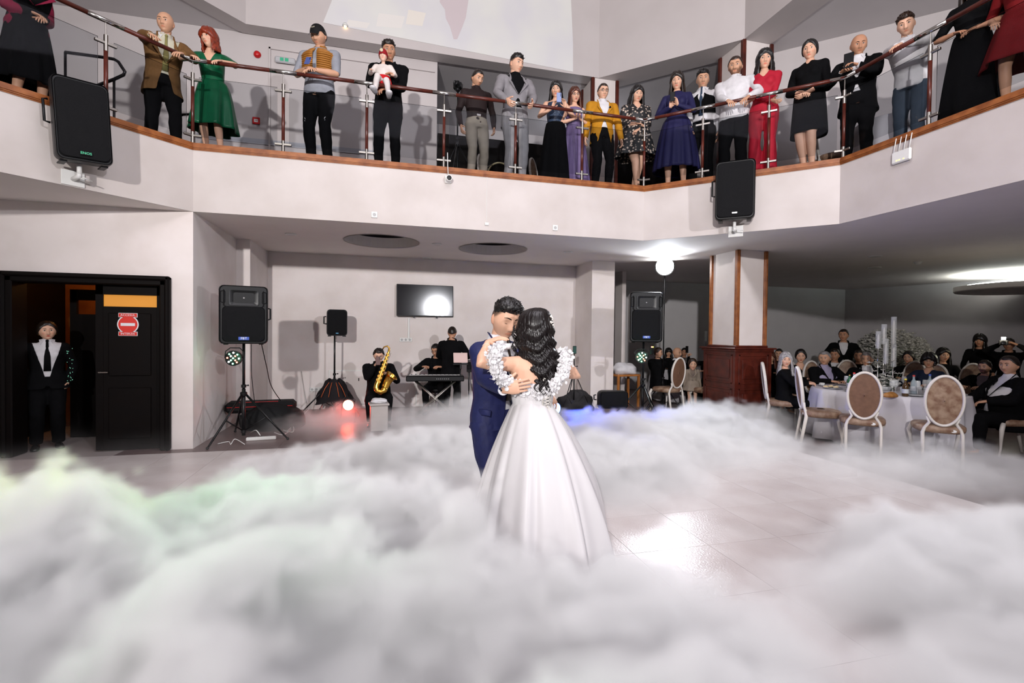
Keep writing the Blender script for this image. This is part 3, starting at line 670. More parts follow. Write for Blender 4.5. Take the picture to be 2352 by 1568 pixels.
    if top is not None:
        s_ = g.torso(.009 if tuck else .016, top=0, bot=-.03) + (g.arm(1, .009, sleeve) + g.arm(-1, .009, sleeve) if sleeve > 0 else [])
        if collar: s_.append(tube([g.neck - g.up * .01 * h, g.neck + g.up * .018 * h], [(.042 * h, .044 * h), (.039 * h, .040 * h)], 16, g.R))
        def fin_top(v, f):
            nn = vnormals(v, f); v = v + nn * lowfreq(v, .003, ph=seed)[:, None]; a, b_, c = torso_uv(v)
            if vneck: m = (b_ > 0) & (np.abs(a) < (c - (.10 - vneck) * h) * .55); v, f = keep(v, f, m)
            elif sleeve <= 0: m = c > topcut * h + (b_ > 0) * (.075 - topcut) * h; v, f = keep(v, f, m)
            v, f = prune(v, f); build(v, f, (), 'shirt' if not skirt else 'bodice', top, None, t)
        queue(s_, vox, fin_top)
        if collar:
            mb = MB(); zc = g.neck + g.up * .02 * h
            for q in (-1, 1):
                a = zc + g.F * .030 * h + g.R * q * .008 * h + g.up * .004 * h; b_ = g.neck + g.F * .045 * h + g.R * q * .040 * h - g.up * .030 * h; c = g.neck + g.R * q * .045 * h + g.up * .012 * h; d_ = g.neck - g.F * .036 * h + g.up * .022 * h
                mb.add([a, b_, c, d_, a + g.up * .002, b_ + g.F * .004, c + g.R * q * .003, d_ - g.F * .003], [(0, 1, 2), (0, 2, 3), (4, 6, 5), (4, 7, 6)])
            mb.obj('collar', collarm or top, t)
    if tie:
        zc = g.neck + g.up * .004 * h; k = .062 * h * (1 if not g.belly else 1) + .013
        P = [zc + g.F * .047 * h, g.neck - g.up * .05 * h + g.F * .060 * h, g.chest + g.F * (.069 * h * g.w + .014 + g.belly * .6), g.waist + g.F * (.062 * h * g.w + .014 + g.belly * 1.35)]
        mb = MB(); mb.tube(P, [(.012, .006), (.016, .004), (.030, .004), (.036, .004)], 8, g.R); mb.ball(P[0], .017, 8, 6, (1, .8, 1)); mb.obj('tie', tie, t, True)
    if jacket is not None:
        s_ = g.torso(.020, top=0, bot=-.02, hem=jlen, hemr=.012 + .02 * (g.w > 1.1)) + g.arm(1, .017) + g.arm(-1, .017)
        s_ += [ball(g.sr + g.up * .004, .038 * h + .014, 12, 8, (1, .9, .75)), ball(g.sl + g.up * .004, .038 * h + .014, 12, 8, (1, .9, .75))]
        def fin_j(v, f):
            nn = vnormals(v, f); v = v + nn * lowfreq(v, .0045, ph=seed + 1)[:, None]; a, b_, c = torso_uv(v); top_ = .115 * h; btn = -.06 * h - jbtn
            m = (b_ > 0) & (np.abs(a) < np.clip((c - btn) / (top_ - btn), 0, 1) * .040 * h * (1 + jopen)) & (c < .2 * h) | ((b_ > 0) & (c < btn - .05) & (np.abs(a) < (btn - .05 - c) * .28 + .01 * jopen))
            d = v - g.neck; m |= ((d @ g.up) > -.002 * h) & (np.hypot(d @ g.R, d @ g.F) < .07 * h); bb = g.pel[2] - jlen * h + .008
            m |= (v[:, 2] < bb) & (np.abs((v - g.pel) @ g.Rp) < .12 * h * g.w) if g.pel[2] > .6 else False
            v, f = keep(v, f, m); v, f = prune(v, f); build(v, f, (), 'jacket', jacket, None, t)
        queue(s_, vox, fin_j)
        mb = MB(); mb.n0 = 0
        for q in ((-1, 1) if lapels else ()):                                   # lapels
            ld = .069 * h * g.w + .026 + g.belly
            pts = [g.neck - g.F * .035 * h + g.up * .022 * h + g.R * q * .015 * h, g.neck + g.R * q * .046 * h + g.up * .012 * h, g.neck + g.R * q * .050 * h + g.F * .042 * h - g.up * .028 * h, g.chest + g.F * (.066 * h + .024 + g.belly * .5) + g.R * q * .040 * h * (1 + jopen * .6) + g.up * .03 * h, g.chest - g.up * .06 * h + g.F * (ld) + g.R * q * .004 * h]
            mb.tube(pts, [(.012, .004), (.016, .005), (.021, .005), (.024, .004), (.004, .003)], 8, g.R * q + g.F * .4)
        if lapels: mb.obj('lapel', jacket, t, True)
    if legs is not None:
        s_ = g.leg(1, .012, 1, flare) + g.leg(-1, .012, 1, flare) + [(g.torso(.013 if tuck else .003, top=0)[0])]
        def fin_l(v, f):
            nn = vnormals(v, f); v = v + nn * lowfreq(v, .004, (9, 9, 7), ph=seed + 2)[:, None]; m = ((v - g.waist) @ nrm(g.up + _z)) > -.035 * h; v, f = keep(v, f, m); v, f = prune(v, f); build(v, f, (), 'trousers', legs, None, t)
        queue(s_, vox, fin_l)
    if skirt is not None:
        v, f = drape(g.waist[2] - .0 * h, (g.waist * .6 + g.pel * .4), g.Rp, skirt.get('hem', .5), max(skirt.get('r0', 0), .092 * h * g.w), skirt.get('r1', .3), skirt.get('folds', 9), skirt.get('amp', .02), sway=skirt.get('sway', (0, 0)), seed=seed, flare=skirt.get('flare', .8), ry=.9)
        link('skirt', mkmesh('skirt', v, f, skirt['m'], True), t)
    if shoes is not None:
        for q in (1, -1):
            mb = MB(); [mb.add(*x) for x in g.foot(q, heel, .007)]
            if heel: B = g.fr if q > 0 else g.fl; mb.tube([B + V3(0, -.04, -.05), B + V3(0, -.045, -.045 * h - heel + .02)], [.014, .006], 8)
            mb.obj('shoe', shoes, t, True)
    if glasses:
        mb = MB()
        for q in (-1, 1):
            c = V3(q * .032, .098, .008); mb.tube([g.hp(c + V3(.024 * math.cos(a), -.006 * abs(math.cos(a)), .016 * math.sin(a))) for a in np.linspace(0, 2 * PI, 15)], .0016 * 1.3, 6, cap=False)
            mb.tube([g.hp((q * .056, .093, .012)), g.hp((q * .079, .02, .006))], .0016, 6)
        mb.tube([g.hp((-.008, .100, .010)), g.hp((.008, .100, .010))], .0016, 6); mb.obj('glasses', M_BLKM, t)
    if extra: extra(t, g)
    return t
# ------------------------------------------------------------ placing by sight lines
def sight(u, v, x=None, y=None, z=None, d=None, plane=None):
    r = C_FW + C_R * (u - 1176) / F_PX + C_U * (784 - v) / F_PX
    if z is not None: t = (z - CAM_Z) / r[2]
    elif y is not None: t = y / r[1]
    elif x is not None: t = x / r[0]
    elif plane is not None: a, b, c = plane; t = c / (a * r[0] + b * r[1])
    else: t = d
    return C_P + r * t
SEC = {'F': (0, 1, 7.2), 'R': (1, 1, 11.24), 'S': (1, 0, 5.91), 'L': (-1, 1, 9.61)}
def sec(u, v, s, off):
    a, b, c = SEC[s]; return sight(u, v, plane=(a, b, c + off * math.hypot(a, b)))
def face_to(p, q): return math.atan2(q[1] - p[1], q[0] - p[0]) - PI / 2
COUPLE = (.9, 3.1)
# ------------------------------------------------------------ balustrade
RAIL = thing('balustrade', 'glass and dark wood balustrade with a round handrail running along the balcony edge', 'railing', (0, 7.2, ZF + .035))
RZ = 5.045; RO = .075
def rail_pt(p):  # place on rail line (offset RO outward from the void edge)
    return p
ROUT = []
P = [np.array(p, float) for p in OUT]
for i in range(len(P)):
    def nn(a, c): d = nrm(c - a); return np.array([-d[1], d[0]])
    if i == 0: m_ = nn(P[0], P[1])
    elif i == len(P) - 1: m_ = nn(P[-2], P[-1])
    else: a, c = nn(P[i - 1], P[i]), nn(P[i], P[i + 1]); m_ = (a + c) / (1 + a @ c)
    ROUT.append(P[i] + m_ * RO)
def W(x, y, z): return V3(x, y - 7.2, z - ZF - .035)
posts = []
for (a, b, n) in ((ROUT[0], ROUT[1], 6), (ROUT[1], ROUT[2], 6), (ROUT[2], ROUT[3], 3)):
    for k in range(n): posts.append((a + (b - a) * k / n, nrm(b - a), (k == 0)))
for k in range(5): posts.append((ROUT[3] + V3(0, -1.08, 0)[:2] * k, np.array([0, -1.]), k == 0))
posts[3 - 0] = (sight(243, 60, plane=(-1, 1, 9.61 + RO * 1.41))[:2], posts[3][1], False)
posts = [p for i, p in enumerate(posts) if i in (0, 3) or i >= 6]
for i, (a, b) in enumerate(zip(posts[:-1], posts[1:])):
    p, q = a[0], b[0]; d = nrm(q - p); L = np.linalg.norm(q - p)
    mb = MB(); mb.tube([W(*(p + d * .0), RZ), W(*q, RZ)], .026, 14); mb.obj('handrail', M_WOODD, RAIL, True)
    s0 = p + d * .075; s1 = q - d * .075; nv = np.array([-d[1], d[0]]) * .005
    mb = MB(); v = [W(*(s0 - nv), ZF + .14), W(*(s1 - nv), ZF + .14), W(*(s1 - nv), 4.83), W(*(s0 - nv), 4.83), W(*(s0 + nv), ZF + .14), W(*(s1 + nv), ZF + .14), W(*(s1 + nv), 4.83), W(*(s0 + nv), 4.83)]
    mb.add(v, [(0, 1, 2, 3), (4, 7, 6, 5), (0, 4, 5, 1), (3, 2, 6, 7), (0, 3, 7, 4), (1, 5, 6, 2)]); mb.obj('glass_pane', M_GLASS, RAIL)
for i, (p, d, corner) in enumerate(posts):
    mb = MB(); mb.tube([W(*p, ZF + .18), W(*p, 4.72)], .021, 12); po = mb.obj('post', M_WOODD, RAIL, True)
    mb = MB(); mb.tube([W(*p, ZF + .03), W(*p, ZF + .20)], .022, 12); mb.lathe([(.04, 0), (.04, .012)], tuple(W(*p, ZF + .03)), 14); mb.obj('post_foot', M_STEEL, po, auto=.7); mb = MB(); mb.tube([W(*p, 4.70), W(*p, 4.88)], .022, 12); mb.tube([W(*p, 4.87), W(*p, RZ - .02)], .007, 8)
    mb.obj('post_sleeve', M_STEEL, po, auto=.7)
    dp = posts[i - 1][1] if i and corner else d
    for z in (4.79, ZF + .15):
        mb = MB()
        for dd, sg in ((dp, -1), (d, 1)):
            c = p + dd * sg * .055; R_ = np.array([[dd[0], -dd[1], 0], [dd[1], dd[0], 0], [0, 0, 1]]); mb.T = (R_, W(*c, z)); mb.box(-.05, -.017, -.014, .05, .017, .014, bev=.003)
        mb.T = None; mb.obj('glass_clamp', M_STEEL, po)
    mb = MB(); mb.tube([W(*(p - dp * .17), RZ), W(*p, RZ), W(*(p + d * .17), RZ)], .0275, 14); mb.obj('rail_sleeve', M_CHROME, RAIL, True)
# ------------------------------------------------------------ loudspeakers, stands, lamps
def rrect(w, h, r, n=5):
    P = []
    for cx, cz, a0 in ((w / 2 - r, h / 2 - r, 0), (-w / 2 + r, h / 2 - r, PI / 2), (-w / 2 + r, -h / 2 + r, PI), (w / 2 - r, -h / 2 + r, 1.5 * PI)):
        for k in range(n): a = a0 + k / (n - 1) * PI / 2; P.append((cx + r * math.cos(a), cz + r * math.sin(a)))
    return P
def loops(mb, secs, cap=True):
    """secs: (y, w, h, r, zoff)"""
    P = np.array([[(x, y, z + zo) for x, z in rrect(w, h, r)] for y, w, h, r, zo in secs]); mb.grid(P, True); n = P.shape[1]
    if cap:
        base = mb.n - P.shape[0] * n; mb.f.append([base + i for i in range(n)]); mb.f.append([base + (P.shape[0] - 1) * n + i for i in range(n)][::-1]); mb.m += [mb.cur] * 2
def speaker(label, loc, rz, w, h, d, kind='horn', logo=None, tilt=0, group=None, roll=0):
    """front faces -y locally; origin at the base centre"""
    t = thing('loudspeaker', label, 'speaker', loc, rz, group); t.rotation_euler = (tilt, roll, rz)
    c = h / 2
    mb = MB(); mb.T = (np.eye(3), V3(0, 0, c)); loops(mb, [(-d * .5 + .012, w * .93, h * .965, .05, 0), (-d * .5, w * .965, h * .985, .055, 0), (-d * .5 + .03, w, h, .06, 0), (-d * .1, w, h, .06, 0), (d * .5 - .02, w * .66, h * .92, .05, 0), (d * .5, w * .58, h * .86, .05, 0)]); mb.T = None
    mb.obj('cabinet', M_BLK, t, auto=.6)
    f = -d * .5
    if kind == 'horn':
        mb = MB(); mb.T = (np.eye(3), V3(0, 0, h * .79)); loops(mb, [(f + .006, w * .60, h * .27, .03, 0), (f - .008, w * .60, h * .27, .03, 0), (f - .008, w * .56, h * .245, .03, 0), (f + .03, w * .30, h * .12, .02, 0)], False); mb.T = None
        for q in (-1, 1): mb.tube([(q * w * .40, f - .004, h * .92), (q * w * .40, f - .006, h * .66), (q * w * .30, f - .004, h * .60)], .007, 6)
        mb.obj('horn', M_BLKM, t, auto=.6)
        mb = MB(); mb.ball((0, f + .022, h * .79), .02, 12, 8, (1, .6, 1)); mb.obj('driver', mat('driver_grey', (.35, .33, .32), .4), t, True)
        mb = MB(); mb.T = (np.eye(3), V3(0, 0, h * .34)); loops(mb, [(f, w * .86, h * .60, .05, 0), (f - .018, w * .84, h * .58, .06, 0), (f - .030, w * .66, h * .44, .08, 0)]); mb.T = None; mb.obj('grille', M_GRILL, t, auto=.6)
        for q in (-1, 1):
            mb = MB(); mb.T = (np.eye(3), V3(q * w * .415, 0, h * .80)); loops(mb, [(f - .001, w * .085, h * .20, .012, 0), (f + .02, w * .06, h * .17, .01, 0)], False); mb.T = None; mb.obj('side_port', M_BLKM, t)
    else:
        mb = MB(); mb.T = (np.eye(3), V3(0, 0, h * .5)); loops(mb, [(f, w * .90, h * .93, .05, 0), (f - .014, w * .88, h * .91, .06, 0), (f - .022, w * .62, h * .62, .08, 0)]); mb.T = None; mb.obj('grille', M_GRILL, t, auto=.6)
        mb = MB(); mb.ball((0, f - .018, h * .40), .05, 14, 6, (1, .12, 1)); mb.obj('dust_cap', M_GRILL, t, True)
    mb = MB()
    for q in (-1, 1): mb.box(q * w * .36 - .03, -d * .3, -.012, q * w * .36 + .03, d * .25, .004, bev=.004)
    mb.obj('foot', M_BLK, t)
    mb = MB(); mb.tube([(w * .5 - .01, -.03, h * .42), (w * .5 + .035, -.0, h * .44), (w * .5 + .035, 0, h * .62), (w * .5 - .02, .01, h * .64)] if kind == 'horn' else [(-w * .5 + .0, .0, h * .45), (-w * .5 - .045, .0, h * .46), (-w * .5 - .045, 0, h * .72), (-w * .5 - .01, .01, h * .73)], .012, 8); mb.obj('handle', M_BLK, t, True)
    if logo:
        txt, mb_, mt, lz, lw = logo; z = h * lz
        mb = MB(); mb.box(-lw / 2, f - .034, z - lw * .17, lw / 2, f - .022, z + lw * .17, bev=.003); pl = mb.obj('badge', mb_, t)
        me = text_mesh(txt, lw * .36); me.materials.append(mt); o = link('lettering', me, pl, (0, f - .0355, z), (PI / 2, 0, 0))
    return t
def tripod(name, label, loc, rz, top, hub, spread, r=.018, cat='stand', m=M_BLKM, group=None, legs=(0, 2.1, 4.2)):
    t = thing(name, label, cat, loc, rz, group)
    mb = MB(); mb.tube([(0, 0, .06), (0, 0, hub + .1)], r * 1.1, 12); mb.tube([(0, 0, hub + .1), (0, 0, top)], r * .85, 12); mb.obj('pole', m, t, True)
    mb = MB(); mb.lathe([(r * 1.9, 0), (r * 2.1, .01), (r * 2.1, .05), (r * 1.5, .06)], (0, 0, hub), 16); mb.lathe([(r * 1.5, 0), (r * 1.5, .04)], (0, 0, hub + .12), 12); mb.lathe([(r * 1.6, 0), (r * 1.6, .04)], (0, 0, .10), 12); mb.obj('collar', m, t, auto=.6)
    for a in legs:
        c, s = math.cos(a), math.sin(a); mb = MB(); mb.tube([(c * r * 1.5, s * r * 1.5, hub + .02), (c * spread, s * spread, .015)], [r * .75, r * .6], 8); lg = mb.obj('leg', m, t, True)
        mb = MB(); mb.ball((c * spread, s * spread, .018), .02, 8, 6); mb.obj('rubber_foot', M_BLK, lg, True)
        mb = MB(); mb.tube([(0, 0, .12), (c * spread * .5, s * spread * .5, hub * .5 + .01)], r * .4, 6); mb.obj('brace', m, t, True)
    mb = MB(); mb.tube([(0, 0, hub + .15), (.05, -.02, hub + .15)], .006, 6); mb.ball((.055, -.02, hub + .15), .013, 8, 6); mb.obj('knob', m, t, True)
    return t
M_LEDG = mat('led_green', (.1, .9, .4), .3, emit=(.25, 1, .55), estr=9); M_LEDR = mat('led_red', (.9, .2, .1), .3, emit=(1, .22, .12), estr=8); M_LEDW = mat('led_white', (1, 1, 1), .3, emit=(.9, 1, .9), estr=12)
def par_light(label, loc, rz, r=.10, cols=(M_LEDG, M_LEDR, M_LEDW), tilt=0, leds=True, lens=None, floor=False):
    t = thing('par_light', label, 'stage light', loc, rz); t.rotation_euler = (tilt, 0, rz)
    mb = MB(); R = np.array([[1, 0, 0], [0, 0, 1], [0, -1, 0]]); mb.T = (np.array([[1, 0, 0], [0, 0, -1], [0, 1, 0]]), V3(0, 0, 0))
    mb.lathe([(r * .5, -.10), (r * .72, -.09), (r * .98, -.05), (r, 0), (r * 1.02, .012), (r * .92, .012), (r * .90, .002)], (0, 0, 0), 24); mb.T = None; mb.obj('housing', M_BLKM, t, auto=.6)
    mb = MB(); mb.tube([(-r * 1.08, 0, 0), (-r * 1.1, .03, r * .9), (-r * .6, .05, r * 1.35), (r * .6, .05, r * 1.35), (r * 1.1, .03, r * .9), (r * 1.08, 0, 0)], .006, 6, sq=.5); mb.obj('yoke', M_BLKM, t, True)
    if leds:
        k = 0; base = MB(); base.ball((0, -.012, 0), .0115, 10, 6, (1, .6, 1)); cache = {}
        for ring, n in ((0, 1), (r * .38, 4), (r * .72, 8)):
            for i in range(n):
                a = 2 * PI * i / n + ring * 20; m = cols[k % len(cols)]; k += 1
                if m.name not in cache: cache[m.name] = base.mesh('led', m, True)
                link('led', cache[m.name], t, (ring * math.cos(a), 0, ring * math.sin(a)))
    if floor:
        for q in (-1, 1): mb = MB(); mb.tube([(q * r * 1.08, 0, 0), (q * r * 1.3, .02, -loc[2] + .01), (q * r * 1.3, -.12, -loc[2] + .01)], .008, 6); mb.obj('stand', M_BLKM, t, True)
    if lens: mb = MB(); mb.T = (np.array([[1, 0, 0], [0, 0, -1], [0, 1, 0]]), V3(0, 0, 0)); mb.lathe([(r * .9, .004), (r * .7, .014), (.002, .02)], (0, 0, 0), 24); mb.T = None; mb.obj('lens', lens, t, True)
    return t
def cable(label, pts, r=.006, m=None, name='cable', res=8):
    P = np.array(pts, float); Q = []
    for i in range(len(P) - 1):
        p0, p1, p2, p3 = P[max(i - 1, 0)], P[i], P[i + 1], P[min(i + 2, len(P) - 1)]
        for k in range(res): t = k / res; Q.append(.5 * ((2 * p1) + (-p0 + p2) * t + (2 * p0 - 5 * p1 + 4 * p2 - p3) * t * t + (-p0 + 3 * p1 - 3 * p2 + p3) * t ** 3))
    Q.append(P[-1]); mb = MB(); mb.tube(Q, r, 6); return tag(mb.obj(name, m or M_BLK, None, True), label, 'cable')
M_BADGE = mat('badge_blue', (.05, .10, .45), .35); M_LETW = mat('letter_white', (.75, .78, .82), .4); M_LETG = mat('letter_green', (.05, .5, .25), .4, emit=(.05, .6, .3), estr=.15)
# left FBT loudspeaker on its stand
S1 = (-1.93, 7.66)
tripod('speaker_stand', 'black tripod stand under the big loudspeaker beside the left wall corner', (*S1, 0), .2, 1.42, .62, .62, .022, legs=(4.035, 5.85, 1.8))
speaker('big black loudspeaker with blue badge on the tripod by the left wall corner', (S1[0], S1[1], 1.36), face_to((0, 0), (.25, -1)) + PI - .0, .60, .80, .42, 'horn', ('FBT', M_BADGE, M_LETW, .095, .13))
par_light('round stage light glowing green and red, clamped to the left speaker stand', (S1[0] - .10, S1[1] - .12, 1.16), -.15, .105)
lamp('par_left_lamp', 'SPOT', (S1[0] - .10, S1[1] - .28, 1.16), 450, (.30, 1, .40), tuple(sight(400, 1085, d=3.1)), spot_size=.55, spot_blend=.8, shadow_soft_size=.05)
lamp('par_left_lamp_yellow', 'SPOT', (S1[0] - .16, S1[1] - .28, 1.18), 420, (1, .85, .15), tuple(sight(150, 1065, d=3.1)), spot_size=.36, spot_blend=.9, shadow_soft_size=.05)
lamp('par_left_glow', 'POINT', (S1[0] - .12, S1[1] - .32, 1.16), .7, (.2, 1, .5), shadow_soft_size=.06)
# small loudspeaker behind
p = sight(768, 900, y=9.75); S2 = (p[0], 9.75)
tripod('speaker_stand', 'slim black tripod stand with a jacket over it, against the back wall', (*S2, 0), .4, 1.55, .60, .62, .019, legs=(PI - .1, 5.2, 1.7))
pz = sight(774, 771, y=9.7)[2]; ph = sight(774, 711, y=9.7)[2] - pz
speaker('small black loudspeaker on a slim stand against the back wall', (S2[0] + .04, 9.72, pz), .12, .36, ph, .32, 'flat', ('ll', mat('badge_cyan', (.08, .35, .6), .4), M_LETW, .10, .05))
def heap(name, label, cat, c, sx, sy, sz, m, seed=0, n=26, rough_=.25):
    rng = random.Random(seed); v, f = ball((0, 0, 0), 1, n, n // 2); ph = [rng.random() * 6 for _ in range(6)]
    r = 1 + rough_ * (np.sin(v[:, 0] * 4 + ph[0]) * .3 + np.sin(v[:, 1] * 5 + ph[1] + v[:, 2] * 3) * .3 + np.sin(v[:, 2] * 7 + ph[2] + v[:, 0] * 3) * .25 + np.sin(v[:, 0] * 11 + ph[3]) * .15)
    v = v * r[:, None] * V3(sx, sy, sz); v[:, 2] = np.maximum(v[:, 2], -sz * .55) + sz * .55
    mb = MB(); mb.add(v, f); o = mb.obj(name, m, None, True, loc=c); return tag(o, label, cat)
# jacket slung over the stand
jk = MB(); P = []
for j in range(9):
    t_ = j / 8; row = []
    for i in range(30):
        a = 2 * PI * i / 30; rx = (.10 + .24 * t_ ** .6) * (1 + .10 * math.sin(5 * a + j)); ry = (.07 + .13 * t_) * (1 + .12 * math.sin(4 * a)); row.append((rx * math.cos(a) , ry * math.sin(a) , .64 - .42 * t_ + .03 * math.sin(3 * a)))
    P.append(row)
jk.grid(np.array(P), True)
j_ = tag(jk.obj('jacket', cloth('dark_jacket', (.012, .010, .012)), None, True, loc=(S2[0] + .0, 9.72, 0)), 'black jacket with orange piping draped over the stand at the back wall', 'jacket')
mb = MB()
for x0 in (-.16, -.06, .08, .17): mb.tube([(x0 * .5, -.11, .60), (x0 * .9, -.16, .5), (x0 * 1.3, -.20, .34)], .005, 5)
mb.obj('piping', mat('orange_piping', (.6, .12, .03), .6), j_, True)
# red lamp on the floor
p = sight(800, 930, y=9.1); RL = (p[0], 9.1, p[2])
par_light('red stage light standing on the floor beside the saxophone player', tuple(p), -.15, .10, leds=False, floor=True, lens=mat('lens_red', (1, .1, .05), .3, emit=(1, .16, .08), estr=30))
lamp('red_lamp', 'SPOT', (p[0], 8.93, p[2] + .02), 26, (1, .04, .02), (p[0] + .1, 6.5, .0), spot_size=2.4, spot_blend=.7, shadow_soft_size=.07)
p = sight(1276, 938, y=7.2); BL = tuple(p)
par_light('blue stage light standing on the floor behind the bride', BL, .3, .10, leds=False, floor=True, lens=mat('lens_blue', (.1, .2, 1), .3, emit=(.1, .25, 1), estr=20))
lamp('blue_lamp', 'SPOT', (BL[0] + .12, BL[1] - .16, BL[2] + .06), 90, (.03, .10, 1), (BL[0] + 1.2, BL[1] - 1.6, .1), spot_size=2.3, spot_blend=.7, shadow_soft_size=.07)
# right FBT loudspeaker
p = sight(1478, 785, d=8.9); S3 = (p[0], p[1]); RZ3 = -.62
tripod('speaker_stand', 'black tripod stand under the big loudspeaker beside the white pillar', (*S3, 0), .5, p[2] + .05, .60, .55, .022)
hh = sight(1478, 672, d=8.85)[2] - p[2]
speaker('big black loudspeaker with blue badge on the stand right of the white pillar', (S3[0], S3[1], p[2]), RZ3 + .32, .58, hh, .42, 'horn', ('FBT', M_BADGE, M_LETW, .10, .13))
p = sight(1474, 820, d=8.75)
par_light('round stage light glowing green and red under the right loudspeaker', tuple(p), -.35, .105)
lamp('par_right_glow', 'POINT', (p[0] - .08, p[1] - .25, p[2]), 1.5, (.2, 1, .5), shadow_soft_size=.06)
mb = MB(); q = sight(1497, 803, d=8.7); mb.box(-.03, -.02, -.08, .03, .02, .08, bev=.006); dx = tag(mb.obj('controller', M_BLK, None, loc=tuple(q)), 'small dimmer box with red and yellow lights hanging under the right loudspeaker', 'control box')
for k_, m_ in ((0, M_LEDR), (1, mat('led_yellow', (1, .8, .1), .3, emit=(1, .8, .1), estr=3))): mb = MB(); mb.box(-.022 + k_ * .024, -.024, .04, -.004 + k_ * .024, -.018, .06); mb.obj('indicator', m_, dx)
# tall lamp at the back
p = sight(1527, 612, y=9.0); LP = p
tripod('lamp_stand', 'tall thin black stand carrying the bright lamp behind the right loudspeaker', (p[0], p[1], 0), .9, p[2] - .10, .52, .5, .015)
t = thing('studio_lamp', 'bright white lamp shining from a tall stand below the ceiling', 'lamp', tuple(p), face_to(p, (1.2, 2.5)) + PI)
mb = MB(); mb.T = (np.array([[1, 0, 0], [0, 0, -1], [0, 1, 0]]), V3(0, 0, 0)); mb.lathe([(.04, -.16), (.07, -.14), (.08, -.05), (.19, .02), (.195, .03), (.18, .03)], (0, 0, 0), 24); mb.T = None; mb.obj('reflector', M_BLKM, t, auto=.6)
mb = MB(); mb.T = (np.array([[1, 0, 0], [0, 0, -1], [0, 1, 0]]), V3(0, 0, 0)); mb.lathe([(.18, .028), (.12, .05), (.002, .06)], (0, 0, 0), 24); mb.T = None; mb.obj('bulb', mat('lamp_face', (1, 1, 1), .3, emit=(.95, .98, 1), estr=45), t, True)
mb = MB(); mb.tube([(0, 0, -.10), (0, 0, .0)], .02, 8); mb.obj('bracket', M_BLKM, t)
lamp('rear_lamp', 'SPOT', (p[0] - .1, p[1] - .22, p[2]), 330, (.86, .92, 1), (1.3, 2.9, .3), spot_size=1.9, spot_blend=.6, shadow_soft_size=.06)
# stage monitor on the floor
p = sight(1403, 935, y=7.9)
t = speaker('black stage monitor lying on the floor in front of the white pillar', (p[0], p[1], sight(1403, 935, y=7.9)[2] - .0), -.15, .52, .30, .35, 'flat')
# wall mounted loudspeakers
def bracket(parent_loc, rz, label):
    t = thing('wall_bracket', label, 'bracket', parent_loc, rz); mb = MB(); mb.box(-.10, .16, -.13, .10, .175, .03, bev=.003); mb.obj('plate', M_WHP, t)
    mb = MB(); mb.tube([(0, .16, -.06), (0, 0, -.05), (0, 0, -.02)], .024, 10); mb.tube([(0, 0, -.03), (0, 0, .06)], .022, 10); mb.tube([(0, 0, -.05), (.12, .03, -.07)], .008, 6); mb.obj('arm', M_WHP, t, True); return t
c = sec(190, 385, 'L', -.20); ht = sec(195, 205, 'L', -.22)[2] - c[2]
speaker('black wall loudspeaker with a green badge on the left part of the balcony', (c[0], c[1], c[2] + .03), .62, .46, ht, .34, 'flat', ('ENOS', M_BLK, M_LETG, .10, .10), tilt=.05, roll=-.06)
bracket((c[0] - .03, c[1], c[2] - .04), PI / 4, 'white bracket holding the loudspeaker on the left part of the balcony')
c = sec(1687, 512, 'R', -.20); ht = sec(1687, 380, 'R', -.22)[2] - c[2]
speaker('black wall loudspeaker hanging on the balcony below the woman in red', (c[0], c[1], c[2] + .03), -PI / 4 + .1, .52, ht, .34, 'flat', ('BOX', mat('badge_silver', (.5, .5, .52), .3, metal=.6), M_BLK, .10, .07), tilt=.04)
bracket((c[0], c[1], c[2] - .04), -PI / 4, 'white bracket holding the loudspeaker below the woman in red')
# cables
cable('black cable hanging from the left big loudspeaker down to the floor', [sight(601, 791, y=7.7), sight(612, 840, y=7.9), sight(625, 890, y=8.2), sight(660, 940, y=8.8), sight(676, 965, z=.01)])
cable('black cable running down the left speaker stand', [sight(577, 790, y=7.72), sight(578, 860, y=7.74), sight(585, 925, y=7.8)], .005)
cable('white cord coiled on the floor right of the left speaker stand', [sight(630, 993, z=.012), sight(650, 998, z=.012), sight(668, 985, z=.012), sight(660, 972, z=.04), sight(648, 985, z=.012), sight(672, 992, z=.02), sight(673, 978, z=.05), sight(660, 990, z=.01)], .006, M_WHP)
cable('white cord snaking on the floor by the foot of the left speaker stand', [sight(500, 1019, z=.012), sight(525, 1014, z=.012), sight(530, 1020, z=.012), sight(540, 1008, z=.05), sight(562, 1020, z=.012)], .006, M_WHP)
cable('white cord looping up beside the black bags', [sight(576, 993, z=.03), sight(588, 988, z=.10), sight(598, 1000, z=.03)], .007, M_WHP)
cable('white cable hanging on the back wall below the sockets', [sight(724, 895, y=10.3), sight(716, 930, y=10.2), sight(704, 945, z=.02), sight(695, 955, z=.012)], .005, M_WHP)
cable('thin white cable running down the back wall from behind the small loudspeaker', [sight(692, 852, y=10.35), sight(699, 900, y=10.34), sight(706, 940, y=10.3)], .004, mat('cable_grey', (.35, .33, .32), .5))
tb = MB(); tb.box(-.19, -.03, 0, .19, .03, .045, bev=.008); t = thing('power_strip', 'white power strip lying on the floor under the left speaker stand', 'power strip', (*sight(600, 1010, z=0)[:2], 0), .1); tb.obj('case', M_WHP, t)
for k in range(4): mb = MB(); mb.lathe([(.017, 0), (.017, .006), (.010, .004)], (-.14 + k * .08, 0, .044), 12); mb.obj('socket', mat('socket_grey', (.4, .4, .4), .5), t)
heap('gear_bag', 'black equipment bag lying behind the left speaker stand', 'bag', (sight(575, 975, z=0)[0] + .42, 8.45, 0), .50, .32, .26, cloth('bag_black', (.008, .008, .009)), 3, rough_=.12)
